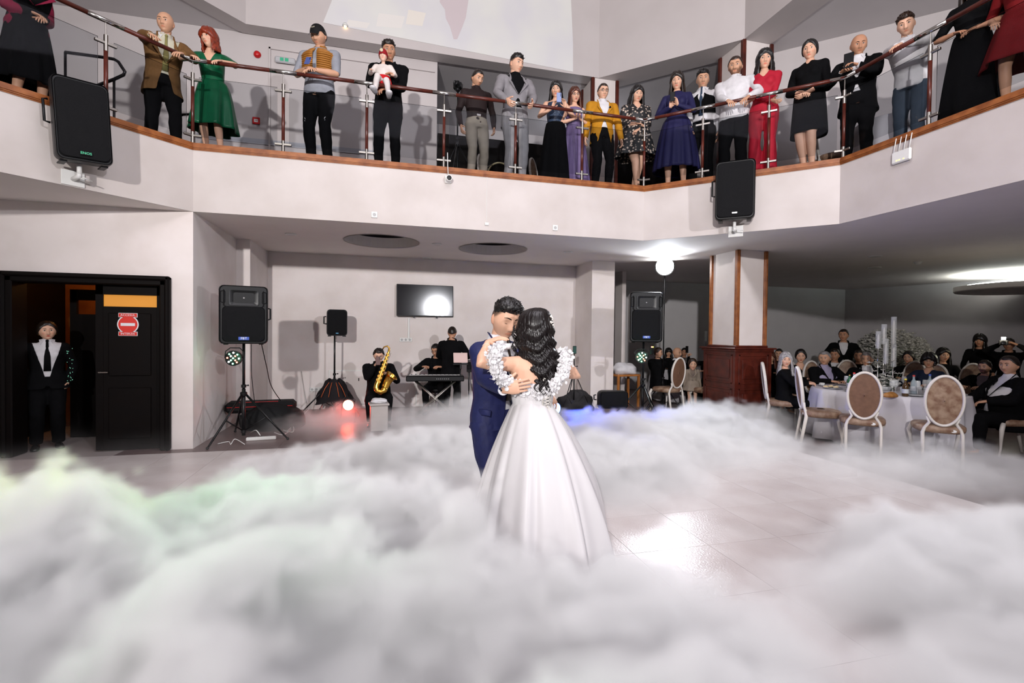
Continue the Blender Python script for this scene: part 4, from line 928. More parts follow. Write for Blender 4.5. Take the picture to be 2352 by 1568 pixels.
# bag with red piping on top
t = thing('equipment_case', 'long black soft case with red piping lying on top of the bag pile', 'case', (sight(580, 950, z=0)[0] + .48, 8.55, .26), .08); mb = MB(); mb.box(-.5, -.17, 0, .5, .17, .17, bev=.05); mb.obj('shell', cloth('bag_black', (.008,) * 3), t)
mb = MB(); mb.tube([(-.46, -.175, .10), (.46, -.175, .10)], .006, 6); mb.tube([(-.3, -.12, .165), (.25, -.12, .168)], .006, 6); mb.obj('piping', mat('red_piping', (.5, .02, .02), .5), t, True)
heap('coat_heap', 'dark coats heaped on the floor behind the phone tripod', 'coats', (*sight(1322, 925, y=9.0)[:2], .0), .40, .26, .27, cloth('coat_dark', (.03, .028, .03)), 8)
# phone on a tripod
p = sight(1318, 900, y=8.8); tt = sight(1318, 805, y=8.8)[2]
tripod('phone_tripod', 'thin black tripod with a phone on top, left of the white pillar', (p[0], 8.8, 0), .3, tt - .06, .78, .38, .012, legs=(PI + .2, 5.4, 1.3))
t = thing('smartphone', 'phone clamped on top of the thin tripod beside the white pillar', 'phone', (p[0], 8.79, tt - .04), .2); mb = MB(); mb.box(-.042, -.006, -.02, .042, .006, .13, bev=.006); mb.obj('case', M_BLK, t)
mb = MB(); mb.box(-.036, -.008, -.010, .036, -.0055, .12); mb.obj('screen', mat('phone_screen', (.02, .03, .03), .2, emit=(.08, .2, .16), estr=.25, col2=(.01, .01, .02), nscale=40), t)
# ------------------------------------------------------------ television, sockets, small wall things
t = thing('television', 'flat black television hanging on the back wall above the band', 'television', (.745 + .09, 10.33, 2.28), .02)
a, b = sight(911, 652, y=10.3), sight(1041, 728, y=10.3); w2, h2 = (b[0] - a[0]) / 2, (a[2] - b[2]) / 2; t.location = ((a[0] + b[0]) / 2, 10.30, (a[2] + b[2]) / 2); t.rotation_euler = (-.045, 0, .07)
mb = MB(); mb.box(-w2, -.02, -h2, w2, .03, h2, bev=.006); mb.obj('frame', M_BLK, t); mb = MB(); mb.box(-w2 + .012, -.023, -h2 + .02, w2 - .012, -.0195, h2 - .012); mb.obj('screen', mat('tv_screen', (.004, .004, .006), .09, spec=.9), t)
mb = MB(); mb.box(-.25, -.01, -h2 - .03, -.22, .02, -h2); mb.box(.22, -.01, -h2 - .03, .25, .02, -h2); mb.obj('bracket', M_BLK, t)
lb = text_mesh('VO', .10); 
bpy.data.meshes.remove(lb)
def socket_(label, p, rz, n=1, name='wall_socket'):
    t = thing(name, label, 'socket', tuple(p), rz); mb = MB(); mb.box(-.042 * n, -.012, -.042, .042 * n, .004, .042, bev=.004); mb.obj('plate', M_WHP, t)
    for k in range(n):
        mb = MB(); mb.T = (np.array([[1, 0, 0], [0, 0, -1], [0, 1, 0]]), V3((k - (n - 1) / 2) * .08, -.0125, 0)); mb.lathe([(.024, 0), (.024, .002), (.018, .001)], (0, 0, 0), 14); mb.T = None; mb.obj('outlet', mat('socket_grey', (.4, .4, .4), .5), t)
socket_('double white socket on the back wall under the television', sight(932, 780, y=10.37), 0, 3)
socket_('white socket row on the back wall beside the small speaker stand', sight(727, 894, y=10.37), 0, 3)
socket_('square white socket on the balcony front, nearer the left end', sight(860, 493, y=7.195), 0)
socket_('square white socket on the balcony front, nearer the right corner', sight(1275, 523, y=7.195), 0)
a = sight(939, 730, y=10.36); b = sight(937, 778, y=10.36); mb = MB(); mb.box(a[0] - .02, 10.35, b[2], a[0] + .02, 10.38, a[2], bev=.004); tag(mb.obj('cable_duct', M_WHP), 'white cable duct running down from the television to the sockets', 'cable duct')
# access panel on the back wall
for (u0, u1, v0, v1, lab) in ((755, 842, 850, 938, 'white access hatch with a keyhole in the back wall left of the saxophone player'), (955, 1030, 850, 930, 'white access hatch in the back wall behind the keyboard')):
    a, b = sight(u0, v0, y=10.37), sight(u1, v1, y=10.37); t = thing('wall_hatch', lab, 'hatch', ((a[0] + b[0]) / 2, 10.37, b[2]), 0); w2 = (b[0] - a[0]) / 2; h = a[2] - b[2]
    mb = MB(); mb.box(-w2, -.012, 0, w2, .005, h, bev=.004); mb.obj('frame', M_WHP, t); mb = MB(); mb.box(-w2 + .02, -.017, .02, w2 - .02, -.010, h - .02, bev=.003); d_ = mb.obj('door', M_PL, t)
    mb = MB(); mb.box(w2 * .55, -.024, h * .72, w2 * .55 + .02, -.016, h * .72 + .06, bev=.003); mb.obj('latch', M_BLKM, d_)
# security camera with its cable, cable line, router
c = sight(1031, 410, y=7.12); t = thing('security_camera', 'small white security camera on the balcony front below the fourth post', 'camera', tuple(c), 0)
mb = MB(); mb.T = (np.array([[1, 0, 0], [0, 0, -1], [0, 1, 0]]), V3(0, 0, 0)); mb.lathe([(.03, -.06), (.042, -.05), (.045, .03), (.042, .04)], (0, 0, 0), 18); mb.T = None; mb.obj('body', M_WHP, t, auto=.6)
mb = MB(); mb.T = (np.array([[1, 0, 0], [0, 0, -1], [0, 1, 0]]), V3(0, 0, 0)); mb.lathe([(.032, .035), (.034, .044), (.02, .043), (.002, .046)], (0, 0, 0), 18); mb.T = None; mb.obj('lens', M_BLKM, t, True)
mb = MB(); mb.box(-.05, .05, -.05, .04, .075, .06, bev=.006); mb.tube([(0, .07, 0), (0, .03, 0)], .014, 8); mb.obj('mount', M_WHP, t)
cable('white cable tied to the railing post above the security camera', [(c[0], 7.19, c[2] + .04), (c[0] - .01, 7.155, ZF - .03), (c[0] - .015, 7.15, ZF + .06), (c[0] - .01, 7.22, ZF + .25)], .006, M_WHP)
cable('thin white cable running down the balcony front right of the security camera', [sight(1119, 405, y=7.195), sight(1118, 455, y=7.195), sight(1118, 512, y=7.195)], .004, M_WHP)
mb = MB(); q = sight(1118, 514, y=7.19); mb.box(-.03, -.01, -.02, .03, .006, .02, bev=.003); tag(mb.obj('cable_clip', M_WHP, None, loc=tuple(q)), 'small white junction plate at the end of the thin cable on the balcony front', 'junction')
c = sight(2068, 358, x=5.86); t = thing('router', 'white router with four aerials on the right part of the balcony', 'router', tuple(c), -PI / 2)
mb = MB(); mb.box(-.11, .0, -.07, .11, .035, .07, bev=.012); mb.obj('case', M_WHP, t)
for k, x in enumerate((-.09, -.03, .03, .09)): mb = MB(); mb.tube([(x, .01, .06), (x + .045, -.01, .22 + .0 * k)], [.006, .0045], 6); mb.obj('aerial', M_WHP, t, True)
for x in (-.05, -.02, .03): mb = MB(); mb.box(x, -.003, -.045, x + .014, .002, -.038); mb.obj('indicator', mat('led_yellow', (1, .8, .1), .3), t)
# gallery wall fittings
c = sight(591, 125, y=9.7); t = thing('alarm_sounder', 'round red alarm sounder on the gallery wall left of the exit light', 'alarm', tuple(c), 0); M_RED = mat('alarm_red', (.55, .01, .012), .35); mb = MB(); mb.T = (np.array([[1, 0, 0], [0, 0, -1], [0, 1, 0]]), V3(0, 0, 0)); mb.lathe([(.052, 0), (.052, .03), (.03, .045), (.002, .05)], (0, 0, 0), 18); mb.T = None; mb.obj('dome', M_RED, t, True); mb = MB(); mb.T = (np.array([[1, 0, 0], [0, 0, -1], [0, 1, 0]]), V3(0, 0, 0)); mb.lathe([(.06, -.01), (.06, .005)], (0, 0, 0), 18); mb.T = None; mb.obj('base', M_RED, t)
c = sight(589, 278, y=9.7); t = thing('fire_call_point', 'square red fire call point low on the gallery wall', 'call point', tuple(c), 0); mb = MB(); mb.box(-.06, -.03, -.06, .06, .0, .06, bev=.006); mb.obj('case', M_RED, t); mb = MB(); mb.box(-.032, -.034, -.03, .032, -.028, .022); pn = mb.obj('pane', M_WHP, t); me = text_mesh('FIRE', .022); me.materials.append(M_RED); link('lettering', me, pn, (0, -.0352, -.004), (PI / 2, 0, 0))
c = sight(655, 139, y=9.68); t = thing('exit_light', 'flat exit light with green signs on the gallery wall', 'exit light', tuple(c), 0); mb = MB(); mb.box(-.17, -.03, -.055, .17, .02, .055, bev=.02); mb.obj('case', mat('light_grey_plastic', (.5, .5, .52), .4), t)
for x in (-.05, .03): mb = MB(); mb.box(x - .03, -.034, -.028, x + .03, -.029, .03); mb.obj('pictogram', mat('sign_green', (.05, .45, .25), .5), t)
c = sight(793, 60, y=9.37); t = thing('wall_spotlight', 'small lit ceiling spot at the lower left edge of the projected picture', 'spotlight', tuple(c), 0); mb = MB(); mb.lathe([(.045, 0), (.05, .02), (.03, .05)], (0, 0, 0), 14); mb.obj('housing', M_WHP, t, True); mb = MB(); mb.ball((0, 0, 0), .025, 10, 6); mb.obj('bulb', mat('warm_bulb', (1, .7, .4), .3, emit=(1, .65, .3), estr=6), t)
# no entry sign on the door
c = sight(294, 745, y=7.25); t = thing('no_entry_sign', 'red and white no entry sign on the closed door leaf', 'sign', tuple(c), 0)
M_SR = mat('sign_red', (.65, .03, .02), .45); M_SW = mat('sign_white', (.75, .74, .76), .45)
rw = .105
def disc(mb, r, y0, y1, n=36): mb.T = (np.array([[1, 0, 0], [0, 0, -1], [0, 1, 0]]), V3(0, 0, 0)); mb.lathe([(r, y0), (r, y1)], (0, 0, 0), n); mb.T = None
mb = MB(); disc(mb, rw * 1.12, -.004, .002); mb.box(-.105, -.002, .09, .105, .004, .145, bev=.002); mb.box(-.105, -.002, -.145, .105, .004, -.09, bev=.002); mb.obj('backing', M_SW, t)
mb = MB(); disc(mb, rw, .0022, .0035); mb.obj('disc', M_SR, t)
mb = MB(); mb.box(-.078, -.0055, -.018, .078, -.0035, .018); mb.obj('bar', M_SW, t)
for s_, z_ in (('ACCESUL', .118), ('INTERZIS', -.118)):
    mb = MB(); mb.box(-.099, -.0045, z_ - .022, .099, -.002, z_ + .022); pp = mb.obj('plate', M_SR, t); me = text_mesh(s_, .038, .0006); me.materials.append(M_SW); link('lettering', me, pp, (0, -.0055, z_), (PI / 2, 0, 0))
# round ceiling fittings
def downlight(label, u, v, r=.085, m=M_WHP, z=ZS, hang=.012):
    c = sight(u, v, z=z); t = thing('ceiling_fitting', label, 'ceiling light', (c[0], c[1], z), 0); mb = MB(); mb.lathe([(r, 0), (r, -hang), (r * .8, -hang - .004)], (0, 0, 0), 24, False); mb.obj('rim', m, t, auto=.6); mb = MB(); mb.lathe([(r * .8, -hang - .003), (.002, -hang - .001)], (0, 0, 0), 24, False); mb.obj('cover', mat('frosted_cover', (.66, .62, .6), .5), t, True)
downlight('round white ceiling fitting left of the first round opening', 668, 537)
downlight('round white ceiling fitting between the two round openings', 1003, 560)
downlight('round white ceiling fitting in front of the back wall', 980, 592, .09)
downlight('round white ceiling fitting right of the second round opening', 1305, 578)
downlight('round white ceiling fitting over the dining room, nearer the column', 2010, 588, .11)
downlight('flat ceiling fitting over the dining room, farther back', 2008, 614, .13)
c = sight(2108, 601, z=ZS); t = thing('smoke_detector', 'white smoke detector hanging from the dining room ceiling', 'smoke detector', (c[0], c[1], ZS), 0); mb = MB(); mb.lathe([(.06, 0), (.06, -.02), (.045, -.05), (.02, -.06)], (0, 0, 0), 18); mb.obj('body', M_WHP, t, True); mb = MB(); mb.lathe([(.075, .0), (.075, -.008)], (0, 0, 0), 18); mb.obj('base', M_WHP, t)
# round suspended ceiling disc with hidden light on the right
c = sight(2330, 655, d=11.2); R = 1.3; t = thing('ceiling_disc', 'round suspended ceiling panel with white light glowing above it', 'ceiling panel', (c[0] + .35, c[1] - .1, ZS - .42), 0)
mb = MB(); mb.lathe([(R, 0), (R + .02, .02), (R + .02, .13), (R - .06, .14)], (0, 0, 0), 60); mb.obj('panel', M_CEIL, t, auto=.6)
mb = MB(); mb.lathe([(R - .2, .15), (R - .2, .17), (R - .26, .17), (R - .26, .15)], (0, 0, 0), 60, False); mb.obj('light_strip', mat('strip_light', (1, 1, 1), .3, emit=(.9, 1, .95), estr=26), t)
lamp('cove_light', 'POINT', (c[0] + .1, c[1] - .4, ZS - .2), 14, (.85, 1, .95), shadow_soft_size=.3)
# projected picture on the drum wall: projector light painted as a thin glowing panel with a pinkish figure
def picture():
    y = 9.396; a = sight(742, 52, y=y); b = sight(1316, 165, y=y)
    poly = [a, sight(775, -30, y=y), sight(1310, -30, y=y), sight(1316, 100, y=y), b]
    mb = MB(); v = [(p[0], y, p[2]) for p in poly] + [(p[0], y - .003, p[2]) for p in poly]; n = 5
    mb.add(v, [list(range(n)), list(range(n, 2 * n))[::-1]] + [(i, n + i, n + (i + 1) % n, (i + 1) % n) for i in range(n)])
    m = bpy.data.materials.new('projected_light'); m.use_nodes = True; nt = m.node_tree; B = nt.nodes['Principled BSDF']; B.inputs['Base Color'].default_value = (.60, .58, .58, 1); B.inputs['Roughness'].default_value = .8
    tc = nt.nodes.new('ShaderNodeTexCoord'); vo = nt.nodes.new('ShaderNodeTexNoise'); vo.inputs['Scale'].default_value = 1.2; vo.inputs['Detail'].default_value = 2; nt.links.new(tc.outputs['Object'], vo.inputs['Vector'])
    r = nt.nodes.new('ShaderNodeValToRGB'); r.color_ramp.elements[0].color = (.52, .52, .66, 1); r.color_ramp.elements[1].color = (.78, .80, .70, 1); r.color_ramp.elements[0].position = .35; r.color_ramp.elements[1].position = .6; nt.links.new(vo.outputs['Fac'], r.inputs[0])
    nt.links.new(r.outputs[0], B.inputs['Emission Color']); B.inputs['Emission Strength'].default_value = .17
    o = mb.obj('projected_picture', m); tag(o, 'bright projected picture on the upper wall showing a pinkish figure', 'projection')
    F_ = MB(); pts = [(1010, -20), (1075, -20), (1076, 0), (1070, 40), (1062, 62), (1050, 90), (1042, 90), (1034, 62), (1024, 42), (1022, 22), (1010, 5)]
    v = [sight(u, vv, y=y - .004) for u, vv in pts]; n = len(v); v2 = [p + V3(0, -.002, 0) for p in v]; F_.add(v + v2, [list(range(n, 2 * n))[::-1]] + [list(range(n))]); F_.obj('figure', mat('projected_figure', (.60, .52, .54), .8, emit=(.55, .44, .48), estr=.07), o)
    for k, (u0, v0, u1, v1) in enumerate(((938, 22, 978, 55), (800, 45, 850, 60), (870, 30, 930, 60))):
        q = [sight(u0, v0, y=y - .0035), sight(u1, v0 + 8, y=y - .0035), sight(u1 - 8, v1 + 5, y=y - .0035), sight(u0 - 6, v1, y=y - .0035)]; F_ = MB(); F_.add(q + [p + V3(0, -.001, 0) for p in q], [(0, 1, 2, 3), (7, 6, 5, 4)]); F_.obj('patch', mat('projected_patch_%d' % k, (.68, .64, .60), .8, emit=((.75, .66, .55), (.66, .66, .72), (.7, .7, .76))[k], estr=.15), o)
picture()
# stair handrail tubes at the left of the gallery
def tubething(label, pts, r=.022):
    mb = MB(); mb.tube(pts, r, 12); t = thing('stair_handrail', label, 'handrail', tuple(pts[0]), 0); o = mb.obj('tube', mat('dark_chrome', (.05, .05, .055), .15, metal=.8), t, True); o.location = tuple(-np.array(pts[0]))
    for k_ in (0, -2): mb = MB(); q_ = np.array(pts[k_]) - np.array(pts[0]); mb.tube([q_, q_ * V3(1, 1, 0) + V3(0, 0, ZF - pts[0][2] + .005)], r * .8, 8); mb.obj('support', mat('dark_chrome'), t, True)
    return t
y_ = 8.4
t = tubething('dark metal stair handrail bending down behind the bald man in brown', [sight(150, 120, y=y_), sight(240, 132, y=y_), sight(262, 136, y=y_), sight(272, 142, y=y_), sight(287, 165, y=y_), sight(284, 172, y=y_), sight(262, 182, y=y_), sight(200, 205, y=y_)])
t = tubething('dark metal stair handrail low behind the red-haired woman', [sight(395, 275, y=8.3), sight(420, 263, y=8.3), sight(442, 262, y=8.3), sight(446, 270, y=8.3), sight(446, 300, y=8.3)], .018)
# ------------------------------------------------------------ people on the gallery
M_BS = cloth('black_suit', (.0035, .0035, .0042), .9, spec=.12); M_WS = cloth('white_shirt', (.70, .68, .70), .6); M_SHOE = mat('black_leather', (.01, .009, .009), .25)
M_BR = cloth('brown_tweed', (.17, .085, .03), .85, (.14, .068, .024), 60); M_TAN = cloth('tan_leather', (.3, .15, .08), .4)
def patt(name, base, spots, scale, th=.55):
    m = mat('cloth_' + name, base, .6, noise=.01); nt = m.node_tree; r = [n for n in nt.nodes if n.type == 'VALTORGB'][0]; no = [n for n in nt.nodes if n.type == 'TEX_NOISE'][0]
    tc = [n for n in nt.nodes if n.type == 'TEX_COORD'][0]; vo = nt.nodes.new('ShaderNodeTexVoronoi'); vo.inputs['Scale'].default_value = scale; nt.links.new(tc.outputs['Object'], vo.inputs['Vector']); nt.links.new(vo.outputs['Distance'], r.inputs[0])
    r.color_ramp.elements[0].position = .30; r.color_ramp.elements[0].color = (*spots, 1); r.color_ramp.elements[1].position = .42; r.color_ramp.elements[1].color = (*base, 1); return m
def up(u, vtop, s, off, H=None, dz=0):
    p = sec(u, vtop, s, off); return (p[0], p[1], ZF), (H or p[2] - ZF) * 1.0
def W2L(g_loc, rz, p):     # world point into the figure's own frame
    d = np.asarray(p, float) - np.asarray(g_loc, float); c, s = math.cos(-rz), math.sin(-rz); return V3(d[0] * c - d[1] * s, d[0] * s + d[1] * c, d[2])
def railp(u, s, dz=.03, off=RO): return sec(u, 784, s, off) * V3(1, 1, 0) + V3(0, 0, RZ + dz)
def phone(label, p, rz, tilt, m, light=None, big=1):
    t = thing('smartphone', label, 'phone', tuple(p), rz); t.rotation_euler = (tilt, 0, rz); mb = MB(); mb.box(-.038 * big, -.005, -.075 * big, .038 * big, .005, .075 * big, bev=.008); mb.obj('case', m, t)
    mb = MB(); mb.box(-.034 * big, -.0065, -.070 * big, .034 * big, -.0048, .070 * big); mb.obj('screen', mat('phone_glass', (.01, .01, .012), .1), t)
    mb = MB()
    for z in (.055, .038, .021): mb.lathe([(.007, 0), (.007, .002)], (0, 0, 0), 10) if 0 else mb.box(-.030 * big, .005, (z - .006) * big, -.018 * big, .007, (z + .006) * big, bev=.002)
    mb.obj('camera_lens', M_BLKM, t); return t
DN = -.32
# 1 magenta coat at the far left
l, _ = up(62, 0, 'L', .62); rz = face_to(l, COUPLE)
f = Fig(1.72, fem=1, hr=(.04, .22, 1.02), hl=(-.04, .22, 1.0), head=(0, DN, 0))
person('person in a long magenta coat over black at the far left of the gallery', l, rz, f, 1, ('long', 'dark'), M_BS, cloth('magenta', (.20, .008, .035)), None, skirt=dict(m=M_BS, hem=.3, r1=.25), shoes=M_SHOE, jlen=.24, jopen=2.5, jbtn=.5, seed=1)
# 2 bald man in brown
l, _ = up(372, 0, 'L', .58); rz = face_to(l, (-.6, 3.5)); H = 1.80
f = Fig(H, w=1.14, lean=.42, pelvis=(-.02, -.10, .95), belly=.02, hr=W2L(l, rz, railp(335, 'L', .05)) + V3(-.05, 0, .02), hl=W2L(l, rz, railp(418, 'L', .02)), head=(-.55, -.12, 0), fr=(.10, -.30, .08), fl=(-.16, .02, .08), er=(1, .2, -.5), el=(-1, .3, -.5))
person('bald man in a brown jacket leaning on the handrail with crossed arms', l, rz, f, 1, ('bald', 'dark'), cloth('cream_shirt', (.55, .52, .40), .6), M_BR, M_BS, shoes=M_TAN, tie=cloth('striped_tie', (.25, .22, .08)), collar=True, collarm=M_WS, face=dict(wide=1.08, jaw=.9, age=1), jlen=.11, jopen=1.2, seed=2)
# 3 red-haired woman
l, _ = up(487, 0, 'F', .50); rz = PI - .0; M_GR = cloth('green_satin', (.006, .10, .042), .33)
f = Fig(1.74, fem=1, lean=.30, pelvis=(0, -.08, .93), hr=W2L(l, rz, railp(440, 'F', .05)), hl=W2L(l, rz, railp(505, 'F', .035)), head=(-.45, -.10, .12), fr=(.09, -.1, .12), fl=(-.09, -.1, .12), er=(1, .2, -.4), el=(-1, .2, -.4))
person('red-haired woman in a green satin dress leaning on the handrail', l, rz, f, 0, ('bob', 'red'), M_GR, None, None, skirt=dict(m=M_GR, hem=.42, r1=.30, r0=.125, folds=7, amp=.035, flare=.55), shoes=mat('gold_shoe', (.5, .3, .12), .35), heel=.08, vneck=.075, sleeve=.5, face=dict(brow='red', look=-.3), hairlen=.22, seed=3)
# 4 man with cap and phone
l, H = up(735, 62, 'F', .42); rz = PI - .28; M_OR = cloth('orange_puffer', (.36, .145, .025), .45)
hR, hL = (.05, .30, 1.25), (-.06, .31, 1.23)
def vest(t, g):
    h = g.H; mb = MB()
    for z in np.linspace(-.15, .17, 12):
        c = g.chest + g.up * z; k = 1 - .35 * max(0, (z - .1) / .07); mb.tube([c + g.R * math.cos(a) * (.100 * h * g.w * 1.0 + .030) * k + g.F * math.sin(a) * (.068 * h * g.w + .032) * k for a in np.linspace(PI * .5 + .12, PI * 2.5 - .12, 26)], [(.015, .013)] * 26, 7)
    mb.obj('quilting', M_OR, t, True)
    mb = MB(); c = g.neck + g.up * .0; mb.tube([c + g.R * math.cos(a) * .085 + g.F * math.sin(a) * .075 + g.up * (.03 - .05 * abs(math.sin(a) * .5 + .5) * (math.sin(a) > 0)) for a in np.linspace(PI * .5 + .4, PI * 2.5 - .4, 16)], [(.008, .03)] * 16, 8); mb.obj('vest_collar', M_OR, t, True)
    cp = MB(); v = []
    for j in range(9):
        for i in range(28):
            a = 2 * PI * i / 28; ph = PI * .5 * j / 8; v.append(g.hp(skull_pt(math.sin(ph) * math.cos(a), math.sin(ph) * math.sin(a) , math.cos(ph) + .34, .012)))
    cp.add(v, [(j * 28 + i, (j + 1) * 28 + i, (j + 1) * 28 + (i + 1) % 28, j * 28 + (i + 1) % 28) for j in range(8) for i in range(28)]); P = []
    for q in (0, 1):
        P.append([g.hp((.066 * math.sin(b), (.088 + q * .075) * math.cos(b * .75) , .050 - q * .028 - .012 * abs(math.sin(b)) * q)) for b in np.linspace(-1.1, 1.1, 12)])
    P += [[p + V3(0, 0, -.004) for p in P[1]], [p + V3(0, 0, -.004) for p in P[0]]]; cp.grid(np.array(P)); cp.obj('cap', cloth('cap_black', (.008, .008, .009)), t, True)
    me = text_mesh('YUPP', .028, .001); me.materials.append(mat('cap_print', (.5, .45, .35), .6)); o = link('cap_print', me, t); o.matrix_local = rotm(g.HM @ np.array([[-1, 0, 0], [0, -.35, .94], [0, .94, .35]]).T, g.hp((0, .101, .083))); 
    for q in (1, -1):
        K = g.knr if q > 0 else g.knl; A = g.hipr if q > 0 else g.hipl; B = g.fr if q > 0 else g.fl; mb = MB()
        for dz in (0, .035): mb.tube([K + V3(q * .055, .02, .10 + dz), K + V3(q * .03, .062, .05 + dz), K + V3(q * -.01, .066, -.02 + dz)], [(.006, .004)] * 3, 6)
        mb.obj('stripe', M_WS, t, True)
f = Fig(H, w=1.10, belly=.015, hr=hR, hl=hL, head=(-.15, -.42, 0), fr=(.10, .02, .08), fl=(-.15, .05, .08), er=(1, -.4, -.8), el=(-1, -.4, -.8))
person('man in a black cap and orange quilted vest looking at his phone', l, rz, f, 1, ('crop', 'dark'), cloth('tee_grey', (.28, .29, .33)), None, M_BS, shoes=M_SHOE, sleeve=.5, tuck=False, extra=vest, seed=4, face=dict(wide=1.06, beard=.3))
c, s_ = math.cos(rz), math.sin(rz); pw = V3(l[0] - .39 * s_, l[1] + .39 * c, l[2] + 1.31)
phone('blue phone held by the man in the black cap', pw, rz, .5, mat('phone_blue', (.06, .09, .28), .3))
# 5 man holding a baby
l, H = up(893, 97, 'F', .46); rz = PI - .12
f = Fig(H, w=1.04, hr=(.02, .27, 1.33), hl=(.0, .29, 1.13), head=(.25, -.25, .1), er=(1, -.3, -.8), el=(-1, -.3, -.8), fr=(.14, 0, .08), fl=(-.12, .03, .08))
person('man in a black suit holding a baby in front of his chest', l, rz, f, 2, ('quiff', 'dark'), M_BS, M_BS, M_BS, shoes=M_SHOE, jopen=.2, seed=5)
def W_(l, rz, p): c, s_ = math.cos(rz), math.sin(rz); return V3(l[0] + p[0] * c - p[1] * s_, l[1] + p[0] * s_ + p[1] * c, l[2] + p[2])
def baby_x(t, g):
    mb = MB(); v = []
    for j in range(12):
        for i in range(26):
            a = 2 * PI * i / 26; ph = PI * .62 * j / 11; y = math.sin(ph) * math.sin(a); zc = math.cos(ph); v.append(g.hp(skull_pt(math.sin(ph) * math.cos(a), y, max(zc, .42 * max(0, y) - .35), .010)))
    mb.add(v, [(j * 26 + i, (j + 1) * 26 + i, (j + 1) * 26 + (i + 1) % 26, j * 26 + (i + 1) % 26) for j in range(11) for i in range(26)]); mb.obj('knit_hat', cloth('knit_red', (.28, .01, .015), .9), t, True)
    mb = MB(); c = V3(.02, .104, .062)
    for k in range(5): a = k * 1.2566; mb.ball(g.hp(c + V3(.02 * math.cos(a), .004, .02 * math.sin(a))), .011, 8, 6)
    mb.ball(g.hp(c + V3(0, .008, 0)), .007, 8, 6); mb.obj('flower', cloth('cream_felt', (.7, .62, .45)), t, True)
bf = Fig(.80, w=1.35, fem=0, pelvis=(0, 0, .30), hr=(.16, .12, .40), hl=(-.16, .12, .36), fr=(.09, .17, .10), fl=(-.10, .15, .06), knr=(0, 1, .4), knl=(0, 1, .4), head=(0, -.1, 0)); bf.hs = .74; bf.hc = bf.hc + V3(0, 0, .045)
bl = W_(l, rz, (.045, .25, .94))
person('baby in a red knitted hat and red skirt held by the man in black', tuple(bl), rz, bf, 3, ('bald', 'dark'), cloth('baby_white', (.70, .62, .58)), None, cloth('baby_tights', (.66, .60, .58)), skirt=dict(m=cloth('baby_red', (.50, .008, .012), .6), hem=.20, r1=.14, r0=.07, folds=6, amp=.012), shoes=M_WS, extra=baby_x, vox=.009, flare=0, seed=6, cat='baby')
# 6 camera on tripod
p = sec(1050, 380, 'F', .75); tt = sec(1050, 205, 'F', .75)[2]
tripod('camera_tripod', 'black light stand with a camera on top on the gallery', (p[0], p[1], ZF), .2, tt - ZF, .62, .45, .016)
t = thing('video_camera', 'black camera on top of the stand on the gallery', 'camera', (p[0], p[1], tt), -.5); mb = MB(); mb.box(-.07, -.04, .0, .07, .05, .10, bev=.012); mb.box(-.03, -.035, .10, .03, .02, .13, bev=.01); mb.box(.04, -.06, .0, .075, -.02, .09, bev=.01); mb.obj('body', M_BLK, t)
mb = MB(); mb.T = (np.array([[1, 0, 0], [0, 0, -1], [0, 1, 0]]), V3(0, -.04, .05)); mb.lathe([(.034, 0), (.036, .05), (.032, .09), (.026, .085)], (0, 0, 0), 18); mb.T = None; mb.obj('lens', M_BLKM, t, True); mb = MB(); mb.lathe([(.02, -.04), (.04, -.02), (.04, 0)], (0, 0, 0), 12); mb.obj('head_mount', M_BLKM, t)
# 7 man in black shirt
l, H = up(1096, 163, 'F', .62); rz = PI + .12
f = Fig(H, hr=(.27, .05, .88), hl=(-.30, -.02, .95), head=(.35, -.45, 0), fr=(.12, .10, .08), fl=(-.12, -.05, .08), side=.03)
def buckle(t, g): mb = MB(); c = g.waist - V3(0, 0, .045) + g.F * .118; mb.box(c[0] - .035, c[1] - .01, c[2] - .022, c[0] + .035, c[1] + .01, c[2] + .022, bev=.006); mb.obj('buckle', M_CHROME, t)
M_KH = cloth('khaki', (.25, .215, .175)); person('man in a black shirt and beige trousers looking down beside the camera stand', l, rz, f, 1, ('crop', 'dark'), cloth('dark_brown_shirt', (.018, .010, .010)), None, M_KH, shoes=M_SHOE, collar=True, extra=buckle, seed=7, face=dict(beard=.25))
# 8 grey jacket
l, H = up(1184, 127, 'F', .48); rz = PI + .1; M_GJ = cloth('grey_jacket', (.25, .235, .25))
f = Fig(H, w=1.03, hr=W2L(l, rz, railp(1158, 'F')), hl=W2L(l, rz, railp(1216, 'F')), head=(.4, -.2, 0), fr=(.11, 0, .08), fl=(-.11, .05, .08), er=(1, -.3, -.5), el=(-1, -.3, -.5))
person('man in a light grey jacket and black shirt with both hands on the handrail', l, rz, f, 0, ('quiff', 'black'), M_BS, M_GJ, cloth('grey_trousers', (.27, .26, .27)), shoes=cloth('grey_shoe', (.3, .28, .3)), collar=True, jopen=1.2, extra=buckle, seed=8)
# 9 woman with phone
l, H = up(1277, 190, 'F', .52); rz = PI - .15
f = Fig(H, fem=1, w=.95, hr=(.10, .26, 1.22), hl=(-.10, .27, 1.24), head=(-.25, -.22, 0), er=(1, -.3, -.9), el=(-1, -.3, -.9))
M_SQ = cloth('sequin_navy', (.010, .014, .03), .3, (.05, .08, .14), 70)
person('long-haired woman in a dark sequined dress filming with a light blue phone', l, rz, f, 0, ('long', 'black'), M_SQ, None, None, skirt=dict(m=M_BS, hem=.05, r1=.28, r0=.155, folds=8), shoes=M_SHOE, sleeve=0, hairlen=.42, seed=9, hands=dict(r=dict(d=(-.3, .2, 1), n=(-.6, .6, 0)), l=dict(d=(.2, .2, 1), n=(.6, .6, 0))))
phone('light blue phone raised by the woman in the dark sequined dress', W_(l, rz, (.01, .33, 1.36)), rz, 0, mat('phone_lightblue', (.22, .28, .50), .3))
